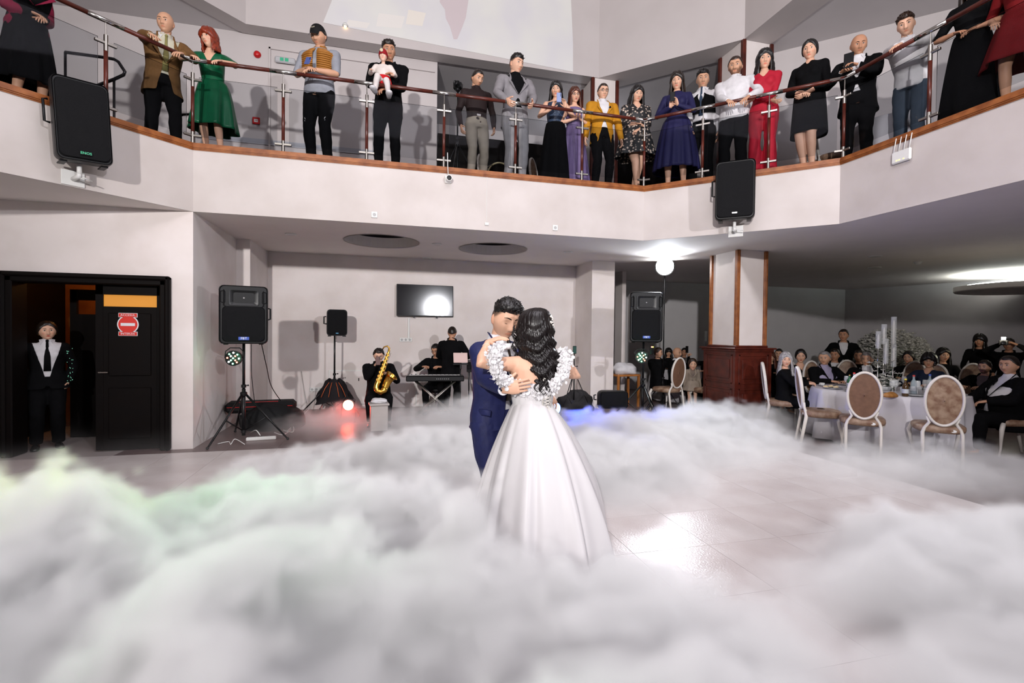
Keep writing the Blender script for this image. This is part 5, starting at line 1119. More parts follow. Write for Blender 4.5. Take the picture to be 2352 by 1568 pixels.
# 10 lavender dress
l, H = up(1319, 203, 'F', .50); rz = PI - .05; M_LV = cloth('lavender_satin', (.16, .115, .24), .3)
f = Fig(H, fem=1, w=.9, hr=(.025, .2, 1.12), hl=(-.03, .2, 1.12), head=(0, -.2, .1), er=(1, -.2, -1), el=(-1, -.2, -1))
person('young woman with glasses and auburn hair in a lavender satin dress, hands together', l, rz, f, 0, ('long', 'auburn'), M_LV, None, None, skirt=dict(m=M_LV, hem=.04, r1=.27, folds=8, amp=.03), shoes=M_SHOE, sleeve=0, glasses=True, hairlen=.40, seed=10, hands=dict(r=dict(d=(-.05, .1, 1), n=(-1, 0, 0), curl=.05), l=dict(d=(.05, .1, 1), n=(1, 0, 0), curl=.05)), face=dict(lip=(.5, .12, .2)))
# 11 mustard jacket
l, H = up(1384, 194, 'F', .42); rz = PI - .1; M_MU = cloth('mustard', (.50, .22, .012))
f = Fig(H, w=1.08, hr=(.31, .08, .84), hl=(-.31, .10, .82), head=(0, -.2, 0), er=(1, -.5, 0), el=(-1, -.5, 0))
def pocket(t, g): mb = MB(); c = g.chest - g.R * .085 + g.F * .148 + g.up * .045; mb.add([c + g.R * -.025, c + g.R * .025, c + g.up * .035 + g.R * -.005, c + g.F * .006 - g.up * .005], [(0, 1, 2), (0, 2, 3), (1, 3, 2), (0, 3, 1)]); mb.obj('pocket_square', M_BS, t)
person('man with glasses in a mustard jacket over a white shirt', l, rz, f, 0, ('crop', 'brown'), M_WS, M_MU, M_BS, shoes=M_SHOE, collar=True, glasses=True, jopen=.8, extra=pocket, seed=11)
# 12 floral dress
l, H = up(1462, 200, 'F', .40); rz = PI - .2; M_FL = patt('floral', (.012, .012, .014), (.50, .40, .33), 22)
f = Fig(H, fem=1, w=1.28, hr=(.05, .20, 1.12), hl=(.02, .21, 1.02), head=(.1, -.28, 0), er=(1, -.3, -.7), el=(-1, -.3, -.7), fr=(-.02, .06, .09), fl=(.01, -.08, .09))
person('dark-haired woman in a black dress with a pale flower print, arms folded', l, rz, f, 0, ('long', 'black'), M_FL, None, None, skirt=dict(m=M_FL, hem=.62, r1=.33, r0=.15, folds=7, amp=.03, hemw=.04), shoes=M_SHOE, heel=.07, sleeve=.85, vneck=.055, hairlen=.30, seed=12, face=dict(wide=1.1))
# 13 navy tulle
l, H = up(1556, 168, 'R', .45); rz = face_to(l, COUPLE) + .05; M_NV = cloth('navy_tulle', (.016, .015, .065), .6)
f = Fig(H, fem=1, hr=(.07, .25, 1.30), hl=(-.04, .27, 1.31), head=(.0, -.22, 0), er=(1, -.2, -1), el=(-1, -.2, -1), fr=(.12, 0, .09))
person('long-haired woman in a navy tulle dress filming with a dark phone', l, rz, f, 0, ('long', 'dark'), M_NV, None, None, skirt=dict(m=M_NV, hem=.33, r1=.36, r0=.13, folds=16, amp=.022, flare=.6), shoes=M_SHOE, sleeve=1, hairlen=.45, seed=13, hands=dict(r=dict(d=(-.3, .2, 1), n=(-.6, .6, 0)), l=dict(d=(.3, .2, .8), n=(.6, .6, 0))))
phone('dark phone held up by the woman in the navy dress', W_(l, rz, (.03, .34, 1.42)), rz, 0, M_BLK)
# 14 vest man
l, H = up(1615, 163, 'R', .78); rz = face_to(l, COUPLE)
f = Fig(H, hr=(.13, .30, 1.00), hl=(-.28, .05, .85), head=(.25, -.2, 0), er=(1, -.4, -.6))
def waistcoat(t, g):
    mb = MB(); h = g.H; P = []
    for z in np.linspace(-.20, .135, 12):
        k = 1 - .45 * max(0, (z - .06) / .08); row = []; w0 = .05 + max(0, (z + .02)) * 1.9
        for a in np.linspace(PI * .5 + w0, PI * 2.5 - w0, 30): row.append(g.chest + g.up * z + g.R * math.cos(a) * (.102 * h + .020) * k + g.F * math.sin(a) * (.069 * h + .022) * (k * .4 + .6))
        P.append(row)
    mb.grid(np.array(P)); mb.obj('waistcoat', M_BS, t, True)
person('man in a black waistcoat, white shirt and patterned tie standing behind the handrail', l, rz, f, 1, ('quiff', 'black'), M_WS, None, M_BS, shoes=M_SHOE, collar=True, tie=cloth('blue_tie', (.03, .05, .09), .5), extra=waistcoat, seed=14, face=dict(beard=.2))
# 15 white shirt beard
l, H = up(1690, 132, 'R', .48); rz = face_to(l, COUPLE) + .02
f = Fig(H, w=1.18, hr=W2L(l, rz, railp(1662, 'R')), hl=W2L(l, rz, railp(1708, 'R')), head=(.1, -.25, 0), er=(1, -.4, -.5), el=(-1, -.4, -.5))
person('bearded man in a white shirt with his hands on the handrail', l, rz, f, 1, ('crop', 'brown'), M_WS, None, M_BS, shoes=M_SHOE, collar=True, tuck=False, seed=15, face=dict(beard=.95, wide=1.06, jaw=.9))
# 16 red suit woman
l, H = up(1757, 117, 'R', .45); rz = face_to(l, COUPLE) + .15; M_RD = cloth('coral_red', (.42, .012, .030), .7)
f = Fig(H, fem=1, hr=(-.12, .20, 1.10), hl=(.12, .22, 1.16), head=(.2, -.15, 0), er=(1, -.1, -.9), el=(-1, -.1, -.9), fr=(.10, 0, .1), fl=(-.10, 0, .1))
person('woman with long black curls in a coral red trouser suit, arms folded', l, rz, f, 0, ('wavy', 'black'), M_RD, None, M_RD, shoes=M_RD, tuck=False, vneck=.06, collar=False, hairlen=.36, flare=.05, heel=.06, seed=16)
# 17 black dress woman
l, H = up(1862, 94, 'R', .50); rz = face_to(l, COUPLE) - .05
f = Fig(H, fem=1, w=1.1, hr=(.03, .22, 1.14), hl=(-.03, .22, 1.12), head=(.15, -.2, 0), er=(1, -.3, -.7), el=(-1, -.3, -.7), fr=(.05, 0, .12), fl=(-.06, .02, .12))
def neckl(t, g): mb = MB(); mb.tube([g.neck + g.R * math.cos(a) * .055 + g.F * (.03 + .05 * math.sin(a)) - g.up * (.01 + .05 * math.sin(a)) for a in np.linspace(0, PI, 12)], .0025, 5); mb.ball(g.neck + g.F * .085 - g.up * .07, .008, 8, 6); mb.obj('necklace', mat('necklace_green', (.2, .5, .1), .3, emit=(.2, .5, .1), estr=.1), t, True)
person('woman with pinned-up dark hair in a knee-length black dress and necklace', l, rz, f, 0, ('updo', 'black'), M_BS, None, None, skirt=dict(m=M_BS, hem=.58, r1=.25, r0=.14, folds=4, amp=.008), shoes=mat('nude_shoe', (.42, .25, .18), .4), heel=.08, sleeve=.9, vneck=.02, extra=neckl, seed=17)
# 18 bald man black suit with phone
l, H = up(1975, 55, 'S', .55); rz = face_to(l, COUPLE) + .2
f = Fig(min(H, 1.84), w=1.18, lean=.18, belly=.03, hr=(.16, .40, 1.26), hl=(-.02, .42, 1.30), head=(.3, -.35, 0), er=(1, -.3, -.9), el=(-1, -.3, -.9))
person('bald man in a black suit looking at a dark phone', l, rz, f, 2, ('bald', 'dark'), M_WS, M_BS, M_BS, shoes=M_SHOE, collar=True, jopen=.4, seed=18, face=dict(wide=1.1, jaw=.85))
phone('dark phone case held by the bald man in the black suit', W_(l, rz, (.07, .48, 1.36)), rz, .2, M_BLK, big=1.5)
# 19 young man in white leaning
l, _ = up(2092, 0, 'S', .72); rz = face_to(l, COUPLE) + .1
f = Fig(1.86, w=1.05, lean=.55, pelvis=(0, -.14, .98), hr=W2L(l, rz, railp(2048, 'S', .05)), hl=W2L(l, rz, railp(2040, 'S', .06)), head=(.15, -.35, .1), er=(1, .1, -.5), el=(-1, .1, -.5), fr=(.1, -.2, .08), fl=(-.1, -.1, .08))
person('young man in a loose white shirt leaning over the right handrail', l, rz, f, 0, ('quiff', 'brown'), M_WS, None, cloth('jeans_blue', (.05, .07, .10)), shoes=M_SHOE, collar=True, tuck=False, seed=19)
# 20, 21 at the right edge
l, _ = up(2235, 0, 'S', .50); rz = face_to(l, (.5, 2))
f = Fig(1.74, fem=1, hr=(.10, .16, 1.08), hl=(-.06, .18, 1.05), head=(0, -.2, 0), er=(1, -.3, -.7), el=(-1, -.3, -.7))
person('woman in a long black dress behind the right end of the handrail', l, rz, f, 2, ('long', 'dark'), M_BS, None, None, skirt=dict(m=M_BS, hem=.12, r1=.26, folds=6, amp=.03), shoes=mat('nude_shoe', (.42, .25, .18), .4), sleeve=.5, heel=.06, seed=20)
l, _ = up(2350, 40, 'S', .48); rz = face_to(l, (.5, 2))
f = Fig(1.70, fem=1, hr=(.20, .10, .98), hl=(-.2, .1, .98), head=(0, -.2, 0))
person('woman in a dark red dress at the right edge of the gallery', l, rz, f, 1, ('long', 'dark'), cloth('deep_red', (.16, .004, .006)), None, None, skirt=dict(m=cloth('deep_red', (.16, .004, .006)), hem=.50, r1=.32, folds=6, amp=.03), shoes=M_SHOE, sleeve=.5, heel=.06, seed=21)
# ------------------------------------------------------------ band and waitress
def seated(H, top, **k):
    d = dict(pelvis=(0, 0, .50), fr=(.13, .42, .08), fl=(-.13, .42, .08), knr=(.15, .5, 1), knl=(-.15, .5, 1)); d.update(k); return Fig(H, **d)
def place(u, vtop, d):           # where a head top is seen, at a given distance
    p = sight(u, vtop, d=d); return p
def stool(label, loc, rz, h=.45, name='stool', m=M_BLK):
    t = thing(name, label, 'stool', loc, rz); mb = MB(); mb.lathe([(.15, 0), (.17, .015), (.17, .05), (.14, .06)], (0, 0, h - .06), 20); mb.obj('seat', m, t, auto=.6)
    for k in range(4): a = PI / 4 + k * PI / 2; mb = MB(); mb.tube([(.10 * math.cos(a), .10 * math.sin(a), h - .06), (.18 * math.cos(a), .18 * math.sin(a), .0)], .013, 8); mb.obj('leg', M_STEEL, t, True)
    return t
# saxophone player
d = 8.45; p = place(870, 796, d); ztop = p[2]; l = (p[0], p[1], 0); rz = face_to(l, (.2, 0)); Hs = (ztop - .50) / .485
f = seated(min(Hs, 1.86), 0, w=1.24, belly=.04, hr=(.07, .30, .99), hl=(-.17, .30, .84), head=(0, -.38, 0), er=(.5, -.3, -.8), el=(-.6, -.2, -.8))
person('seated saxophone player in a black suit looking at his phone', l, rz, f, 0, ('short', 'dark'), M_BS, M_BS, M_BS, shoes=M_SHOE, jopen=.1, collar=True, seed=31, face=dict(wide=1.12, jaw=.85, beard=.2))
stool('black stool under the saxophone player', l, 0)
phone('phone in the right hand of the saxophone player', W_(l, rz, (.02, .37, 1.07)), rz, .4, mat('phone_brown', (.10, .04, .03), .4))
M_GOLD = mat('brass', (.75, .42, .08), .22, metal=1)
def saxophone(loc, rz):
    t = thing('saxophone', 'golden saxophone resting against the seated player', 'saxophone', tuple(loc), rz)
    mb = MB(); mb.tube([(-.09, .03, .61), (-.07, .02, .65), (-.03, .01, .668), (.0, 0, .64), (.0, 0, .58), (-.06, 0, .30), (-.115, 0, .06), (-.12, 0, .01), (-.10, 0, -.04), (-.055, 0, -.055), (-.015, 0, -.03), (.0, 0, .03)], [.008, .010, .013, .014, .017, .028, .037, .040, .042, .044, .047, .050], 16, (0, 1, 0), cap=True); mb.obj('body', M_GOLD, t, True)
    mb = MB(); mb.tube([(.0, 0, .02), (.02, 0, .10), (.05, 0, .17), (.07, -.015, .205), (.078, -.02, .215)], [.050, .056, .066, .085, .098], 18, (0, 1, 0), cap=False); mb.obj('bell', M_GOLD, t, True)
    mb = MB(); mb.tube([(-.09, .03, .61), (-.125, .045, .59)], [.009, .012], 10); mb.obj('mouthpiece', M_BLK, t, True)
    rng = random.Random(3)
    for k in range(16):
        s = k / 16; z = .55 - s * .48; x = -.005 - (.58 - z) * .215; mb = MB(); mb.T = (np.array([[1, 0, 0], [0, 0, 1], [0, -1, 0]]), V3(x + (.018 if k % 2 else -.014), -.035 - s * .012, z)); r = .010 + .010 * s + .003 * rng.random(); mb.lathe([(r, 0), (r, .004), (r * .6, .007)], (0, 0, 0), 12); mb.T = None; mb.obj('key', M_GOLD, t, auto=.6)
    for dx in (.028, -.028): mb = MB(); mb.tube([(dx, -.03, .56), (dx - .10, -.042, .08)], .003, 6); mb.obj('rod', M_GOLD, t, True)
    return t
sx = saxophone(W_(l, rz, (-.09, .50, .62)), rz + PI); sx.rotation_euler = (-.12, .10, rz + PI); sx.scale = (1.15, 1.15, 1.05)
p = sight(870, 975, y=l[1] - .62)
t = thing('instrument_box', 'grey box with papers on it between the feet of the saxophone player', 'box', (p[0], l[1] - .75, 0), .1); mb = MB(); mb.box(-.13, -.12, 0, .13, .12, .40, bev=.01); mb.obj('case', mat('grey_card', (.42, .38, .36), .6), t); mb = MB(); mb.box(-.15, -.14, .40, .15, .14, .43, bev=.006); mb.obj('lid', mat('grey_card', (.42, .38, .36), .6), t)
heap('paper_pile', 'crumpled paper lying on the grey box by the saxophone player', 'paper', (p[0], l[1] - .75, .43), .12, .09, .05, M_WS, 5)
# standing musician from behind
p = place(1036, 748, 9.3); l = (p[0], p[1], 0); rz = -.45
f = Fig(p[2], w=1.06, hr=(.16, .34, 1.06), hl=(-.16, .36, 1.04), head=(.25, -.55, 0), lean=.10, er=(1, -.4, -.5), el=(-1, -.4, -.5))
person('musician in a black suit standing with his back turned at the mixer', l, rz, f, 2, ('crop', 'dark'), M_BS, M_BS, M_BS, shoes=M_SHOE, seed=32)
t = thing('mixer', 'mixing desk with small yellow lights on a black rack beside the groom', 'mixer', (*sight(1100, 900, y=9.6)[:2], 0), -.2)
mb = MB(); mb.box(-.24, -.18, .78, .24, .20, .98, bev=.01); mb.obj('case', M_BLK, t); mb = MB(); mb.add([(-.23, -.185, .84), (.23, -.185, .84), (.23, .10, 1.0), (-.23, .10, 1.0), (-.23, -.18, .8), (.23, -.18, .8), (.23, .12, .96), (-.23, .12, .96)], [(0, 1, 2, 3), (4, 7, 6, 5), (0, 4, 5, 1), (3, 2, 6, 7)]); mb.obj('top_panel', M_BLKM, t)
for i in range(6):
    for j in range(3):
        mb = MB(); x, y = -.19 + i * .075, -.14 + j * .09; z = .868 + j * .05; mb.lathe([(.011, 0), (.011, .02), (.008, .024)], (x, y, z), 10); mb.obj('knob', mat('led_amber', (.9, .6, .05), .4, emit=(1, .7, .05), estr=.8) if (i * 3 + j) % 5 == 0 else mat('knob_grey', (.2, .2, .2), .4), t)
for x in (-.2, .2):
    mb = MB(); mb.tube([(x, -.2, 0), (x, .2, .78)], .012, 8); mb.obj('leg', M_BLKM, t, True); mb = MB(); mb.tube([(x, .2, 0), (x, -.2, .78)], .012, 8); mb.obj('leg', M_BLKM, t, True)
# tablet on a stand
p = sight(1058, 820, y=8.9)
t = thing('tablet_stand', 'black stand holding a tablet beside the standing musician', 'stand', (p[0], 8.9, 0), 0); mb = MB(); mb.tube([(0, 0, .05), (0, 0, p[2] - .12)], .013, 10); mb.tube([(0, 0, .9), (0, 0, 1.0)], .02, 10); mb.obj('pole', M_BLKM, t, True)
for a in (.3, 2.4, 4.5): mb = MB(); mb.tube([(0, 0, .16), (.26 * math.cos(a), .26 * math.sin(a), .01)], .009, 8); mb.obj('leg', M_BLKM, t, True)
mb = MB(); mb.box(-.14, -.02, p[2] - .14, .14, .02, p[2] - .11, bev=.006); mb.box(-.02, -.03, p[2] - .22, .02, .01, p[2] - .12, bev=.006); mb.obj('holder', M_BLKM, t)
t = thing('tablet', 'pinkish tablet standing on the black stand', 'tablet', (p[0], 8.88, p[2] - .10), 0); t.rotation_euler = (-.35, 0, 0); mb = MB(); mb.box(-.13, -.006, 0, .13, .006, .19, bev=.006); mb.obj('case', mat('rose_metal', (.62, .44, .40), .4), t); mb = MB(); mb.box(-.12, .006, .01, .12, .0075, .18); mb.obj('screen', mat('phone_glass', (.01, .01, .012), .1), t)
# keyboard player and keyboard
p = place(1004, 792, 9.7); l = (p[0], p[1], 0); rz = PI - .25
f = seated(1.72, 0, pelvis=(0, 0, .52), hr=(.20, .42, .90), hl=(-.14, .44, .90), head=(-.3, -.35, 0), er=(1, -.3, -.5), el=(-1, -.3, -.5), lean=.12)
person('keyboard player in a black suit sitting behind the keyboard', l, rz, f, 2, ('short', 'black'), M_BS, M_BS, M_BS, shoes=M_SHOE, glasses=True, seed=33)
stool('black stool under the keyboard player', l, .4)
p0 = sight(932, 868, y=9.0); p1 = sight(1042, 876, y=9.0)
t = thing('keyboard', 'long black electronic keyboard on a folding stand', 'keyboard', ((p0[0] + p1[0]) / 2 + .1, 9.05, p0[2] - .06), -.10); mb = MB(); mb.box(-.52, -.15, 0, .52, .15, .10, bev=.015); mb.obj('case', M_BLK, t)
mb = MB(); mb.box(-.47, .02, .095, .47, .14, .105); kb = mb.obj('key_bed', M_WHP, t)
for k in range(12): mb = MB(); mb.box(-.44 + k * .075, .06, .105, -.42 + k * .075, .14, .115, bev=.002); mb.obj('black_key', M_BLK, t)
for k in range(7): mb = MB(); mb.box(.02 + k * .035, -.152, .04, .035 + k * .035, -.148, .055); mb.obj('button', mat('knob_grey', (.2, .2, .2), .4), t)
kz = p0[2] - .06
t = thing('keyboard_stand', 'folding cross stand under the keyboard', 'stand', ((p0[0] + p1[0]) / 2 + .1, 9.05, 0), -.10)
for s_ in (1, -1):
    for y in (-.1, .1): mb = MB(); mb.tube([(-.36 * s_, y * s_, .02), (.36 * s_, y * s_, kz)], .014, 8); mb.obj('bar', M_STEEL, t, True)
# waitress in the doorway
p = sight(108, 737, y=7.62); l = (p[0], 7.62, 0); rz = face_to(l, (-1.6, 3))
f = Fig(p[2], fem=1, w=1.16, hr=(.16, -.10, .95), hl=(-.20, .02, .84), head=(.1, -.02, .05), er=(1, -.5, 0))
def waits(t, g):
    mb = MB(); rng = random.Random(4)
    for k in range(26): a = -1.2 + rng.random() * 1.6; mb.ball(g.sl * .5 + g.wl * .5 + V3(-.02 + .05 * math.sin(a), .055 * math.cos(a), (rng.random() - .5) * .5), .0035, 5, 4)
    o = mb.obj('sequins', mat('sequin_green', (.3, .8, .6), .2, emit=(.3, .9, .6), estr=.6), t); o['kind'] = 'stuff'
    for q in (1, -1): mb = MB(); mb.ball(g.hp((q * .082, 0, -.045)), .006, 8, 6); mb.obj('earring', M_GOLD, t, True)
person('woman in a white shirt, black tie and black jacket standing in the doorway', l, rz, f, 0, ('updo', 'dark'), M_WS, M_BS, M_BS, shoes=M_SHOE, tie=M_BS, collar=True, jopen=1.1, jbtn=.22, jlen=.06, lapels=False, flare=.02, extra=waits, seed=34, face=dict(wide=1.16, jaw=.85, lip=(.7, .15, .16)))
# ------------------------------------------------------------ dining room
M_CW = mat('chair_white', (.68, .63, .58), .35); M_VB = mat('velvet_brown', (.17, .085, .05), .6, noise=.2, nscale=20); M_VG = mat('velvet_gold', (.34, .235, .16), .45, col2=(.17, .085, .05), nscale=13)
def chair_proto():
    t = thing('dining_chair', 'x', 'chair', (0, 0, 0))
    # faces +y; back at y=-.22
    for q in (-1, 1):
        mb = MB(); mb.tube([(q * .18, -.30, 0), (q * .185, -.27, .18), (q * .185, -.235, .40), (q * .165, -.235, .46), (q * .125, -.25, .53), (q * .15, -.262, .60)], [(.019, .016), (.022, .018), (.024, .02), (.021, .018), (.019, .016), (.018, .014)], 10); mb.obj('leg', M_CW, t, True)
        mb = MB(); mb.tube([(q * .22, .19, .44), (q * .25, .225, .36), (q * .225, .215, .22), (q * .20, .20, .10), (q * .225, .235, 0)], [.027, .027, .019, .014, .016], 10); mb.obj('leg', M_CW, t, True)
    ring = []; n = 40
    for i in range(n + 1): a = 2 * PI * i / n; z = .80 + .30 * math.sin(a); ring.append((.178 * math.cos(a), -.265 - (z - .55) * .12, z))
    mb = MB(); mb.tube(ring, [(.024, .017)] * (n + 1), 10, (0, 1, 0), cap=False); mb.obj('back_frame', M_CW, t, True)
    for nm, y_, m_ in (('back_pad', .012, M_VG), ('back_panel', -.012, M_VB)):
        P = []
        for r in np.linspace(0.02, 1, 7): P.append([(.161 * r * math.cos(a), -.265 - (.80 + .283 * r * math.sin(a) - .55) * .12 + y_ * (1.6 - r), .80 + .283 * r * math.sin(a)) for a in np.linspace(0, 2 * PI, 33)[:-1]])
        mb = MB(); mb.grid(np.array(P), True); mb.f.append(list(range(32))); mb.obj(nm, m_, t, True)
    mb = MB(); P = []
    for z, k in ((.40, .86), (.415, .97), (.44, 1.0), (.475, .99), (.495, .90), (.505, .6), (.508, .2)):
        P.append([(.255 * k * math.copysign(abs(math.cos(a)) ** .6, math.cos(a)) * (1 + .08 * math.sin(a)), -.02 + .25 * k * math.copysign(abs(math.sin(a)) ** .6, math.sin(a)), z) for a in np.linspace(0, 2 * PI, 33)[:-1]])
    mb.grid(np.array(P), True); mb.obj('seat', M_VG, t, True)
    mb = MB(); mb.T = (np.array([[1, 0, 0], [0, 0, 1], [0, -1, 0]]), V3(.10, -.265, .44)); mb.lathe([(.028, 0), (.028, .003)], (0, 0, 0), 16); mb.T = None; o = mb.obj('tag', M_WHP, t); o.scale = (1, 1, .6); o.location = (0, 0, .176)
    return t
def seat_rail(t): pass
proto = chair_proto(); used = [0]
TC = (7.32, 5.75)
def put_chair(x, y, toward, label, ang=None, group='white chairs with oval backs around the tables'):
    rz = face_to((x, y), toward) if ang is None else ang
    if not used[0]: used[0] = 1; c = proto; c.location = (x, y, 0); c.rotation_euler = (0, 0, rz); c['label'] = label
    else: c = copy_tree(proto, None, (x, y, 0), rz, label)
    c['group'] = group; return c
def fromlegs(a, b, toward):      # rear leg marks -> chair origin and bearing
    m = (np.array(a) + np.array(b)) / 2; d = np.array(b, float) - np.array(a); n = np.array([-d[1], d[0]]); n = n / np.linalg.norm(n)
    if n @ (np.array(toward) - m) < 0: n = -n
    return m + n * .30, math.atan2(n[1], n[0]) - PI / 2
o, a = fromlegs((5.86, 5.07), (6.07, 4.85), TC); put_chair(o[0], o[1], TC, 'white chair with a plain brown oval back, in the middle of the table front', a + .0)
o, a = fromlegs((6.40, 4.42), (6.59, 4.27), TC); c2 = put_chair(o[0], o[1], TC, 'white chair with a mottled gold oval back, rightmost of the empty chairs', a - .12)
c2.children[5].data = c2.children[5].data
for ch in c2.children:
    if ch.name.startswith('back_panel'): ch.data = ch.data.copy(); ch.data.materials.clear(); ch.data.materials.append(M_VG); ch['label'] = 'mottled gold velvet panel'
o, a = fromlegs((5.90, 5.99), (5.81, 5.66), TC); put_chair(o[0], o[1], TC, 'white chair with a narrow-looking brown oval back, left of the table front', a - .35)
p = sight(1768, 985, z=0); CD = (p[0] + .22, p[1] - .05); put_chair(CD[0], CD[1], TC, 'white chair seen from the side beside the wooden column base', -2.2)
# tables
def table(label, c, r, cloth_label, n=96, seed=0):
    t = thing('round_table', label, 'table', (c[0], c[1], 0)); mb = MB(); mb.lathe([(r - .02, .72), (r, .73), (r, .745), (r - .02, .75)], (0, 0, 0), 40); mb.obj('tabletop', M_WOODO, t); mb = MB(); mb.lathe([(.30, 0), (.28, .03), (.05, .08), (.05, .72)], (0, 0, 0), 20); mb.obj('pedestal', M_BLKM, t, True)
    rng = random.Random(seed); ph = rng.random() * 6; P = []
    for (rr, z, am) in ((.02, .756, 0), (r * .6, .757, 0), (r + .002, .757, 0), (r + .014, .748, .002), (r + .022, .66, .016), (r + .035, .45, .034), (r + .05, .22, .05), (r + .06, .03, .06)):
        P.append([((rr + am * (math.sin(14 * a + ph) + .5 * math.sin(23 * a + 2 * ph))) * math.cos(a), (rr + am * (math.sin(14 * a + ph) + .5 * math.sin(23 * a + 2 * ph))) * math.sin(a), z) for a in np.linspace(0, 2 * PI, n + 1)[:-1]])
    for row in P[::-1][:-1]: P.append([(x * .994, y * .994, z - (.003 if z > .74 else 0)) for x, y, z in row])
    mb = MB(); mb.grid(np.array(P), True); o = mb.obj('tablecloth', mat('linen_white', (.60, .57, .60), .6, noise=.05, nscale=5), None, True, loc=(c[0], c[1], 0)); tag(o, cloth_label, 'tablecloth'); return t
table('round banquet table hidden under the white cloth in the dining room', TC, .95, 'long white tablecloth on the laid table in the dining room')
T2 = sight(1592, 872, d=11.5); T2 = (T2[0], T2[1] + .3); T2C_ = T2; table('round banquet table behind the chairs left of the column', T2, .8, 'white tablecloth on the table left of the wooden column', 60, 2)
M_GL = mat('clear_glass', (.9, .92, .92), .03, trans=.0, alpha=.28, spec=1.0)
def wineglass(): 
    t = thing('wine_glass', 'x', 'glass'); mb = MB(); mb.lathe([(.032, 0), (.03, .004), (.005, .008), (.004, .08), (.02, .095), (.034, .12), (.036, .15), (.030, .19)], (0, 0, 0), 16, False); mb.obj('bowl', M_GL, t, True); return t
def tumbler(): 
    t = thing('tumbler', 'x', 'glass'); mb = MB(); mb.lathe([(.001, .004), (.028, 0), (.034, .10), (.031, .10), (.026, .008), (.001, .008)], (0, 0, 0), 16, False); mb.obj('cup', M_GL, t, True); return t
def plate():
    t = thing('plate', 'x', 'plate'); mb = MB(); mb.lathe([(.06, 0), (.08, .004), (.135, .016), (.137, .019), (.08, .008), (.001, .006)], (0, 0, 0), 28, False); mb.obj('dish', mat('china', (.62, .62, .62), .15), t, True); return t
def bottle(h, m, mc):
    t = thing('bottle', 'x', 'bottle'); mb = MB(); mb.lathe([(.034, 0), (.037, .01), (.037, h * .55), (.030, h * .66), (.014, h * .78), (.013, h * .93)], (0, 0, 0), 18); mb.obj('glass_body', m, t, True); mb = MB(); mb.lathe([(.0155, h * .92), (.0155, h)], (0, 0, 0), 14); mb.obj('cap', mc, t); mb = MB(); mb.lathe([(.0378, h * .18), (.0378, h * .42)], (0, 0, 0), 18, False); mb.obj('paper_label', mat('bottle_label', (.5, .52, .55), .5), t, True); return t
ZT0 = .758
def polar(a, r): return (TC[0] + r * math.cos(a), TC[1] + r * math.sin(a), ZT0)
G1 = 'plates laid around the main table'
pp = plate(); pp.location = polar(3.3, .72); pp['label'] = 'white dinner plate laid at a place of the main table'; pp['group'] = G1
for a in (3.75, 4.25, 4.8, 5.4, 0.1, .8, 1.5, 2.2, 2.75): copy_tree(pp, None, polar(a, .74))
wg = wineglass(); wg.location = polar(3.6, .5); wg['label'] = 'stemmed wine glass on the main table'; wg['group'] = 'wine glasses on the main table'
for a, r in ((3.5, .56), (3.95, .52), (4.05, .47), (4.5, .55), (4.6, .5), (5.1, .52), (5.2, .46), (5.6, .55), (3.1, .52), (2.5, .5), (.2, .5), (1.2, .5)): copy_tree(wg, None, polar(a, r))
tu = tumbler(); tu.location = polar(3.7, .58); tu['label'] = 'clear tumbler on the main table'; tu['group'] = 'tumblers on the main table'
for a, r in ((3.42, .48), (4.15, .57), (4.7, .58), (5.3, .56), (5.0, .6), (4.95, .42), (2.9, .55)): copy_tree(tu, None, polar(a, r))
M_BG = mat('bottle_clear', (.45, .55, .60), .05, alpha=.55); M_BGR = mat('bottle_green', (.02, .12, .05), .08); M_CAPB = mat('cap_blue', (.08, .15, .6), .4); M_CAPR = mat('cap_red', (.6, .05, .05), .4)
def tpt(u, v, z=ZT0): return sight(u, v, z=z)
for u, v, h, m, mc, lab in ((1961, 897, .27, M_BG, M_CAPR, 'clear water bottle with a red cap behind the brown chair back'), (1976, 893, .26, M_BG, M_CAPB, 'clear water bottle with a blue cap behind the brown chair back'),
        (2098, 905, .27, M_BG, M_CAPR, 'clear water bottle left of the glasses beside the bread'), (2135, 902, .27, M_BG, M_CAPB, 'clear water bottle in front of the woman with glasses'), (1951, 893, .22, M_BGR, M_GOLD, 'green bottle behind the glasses at the left of the table'), (2079, 910, .24, mat('juice_dark', (.06, .03, .01), .15), mat('cap_yellow', (.7, .55, .05), .4), 'dark juice bottle with a yellow cap beside the bread')):
    b_ = bottle(h, m, mc); c = tpt(u, v); b_.location = tuple(c); b_['label'] = lab
def loaf(c, s, label, m):
    v, f = ball((0, 0, 0), 1, 18, 10); v = v * V3(.11, .065, .05) * s; v[:, 2] *= 1 + .12 * np.sin(v[:, 0] * 60); v[:, 2] = np.maximum(v[:, 2], -.02 * s) + .02 * s; mb = MB(); mb.add(v, f); tag(mb.obj('bread', m, None, True, loc=tuple(c)), label, 'bread')
M_BRD = mat('bread_crust', (.50, .24, .07), .5, col2=(.32, .13, .03), nscale=18); loaf(tpt(2045, 912), 1.0, 'golden bread loaf on the main table beside the flowers', M_BRD)
for k, (u, v) in enumerate(((1896, 889), (1908, 888), (1920, 890))): loaf(tpt(u, v, ZT0 + .02), .42, ('small bread roll on the left plate, nearest the cup', 'small bread roll in the middle of the left plate', 'small bread roll at the right of the left plate')[k], mat('roll_crust', (.62, .48, .28), .6))
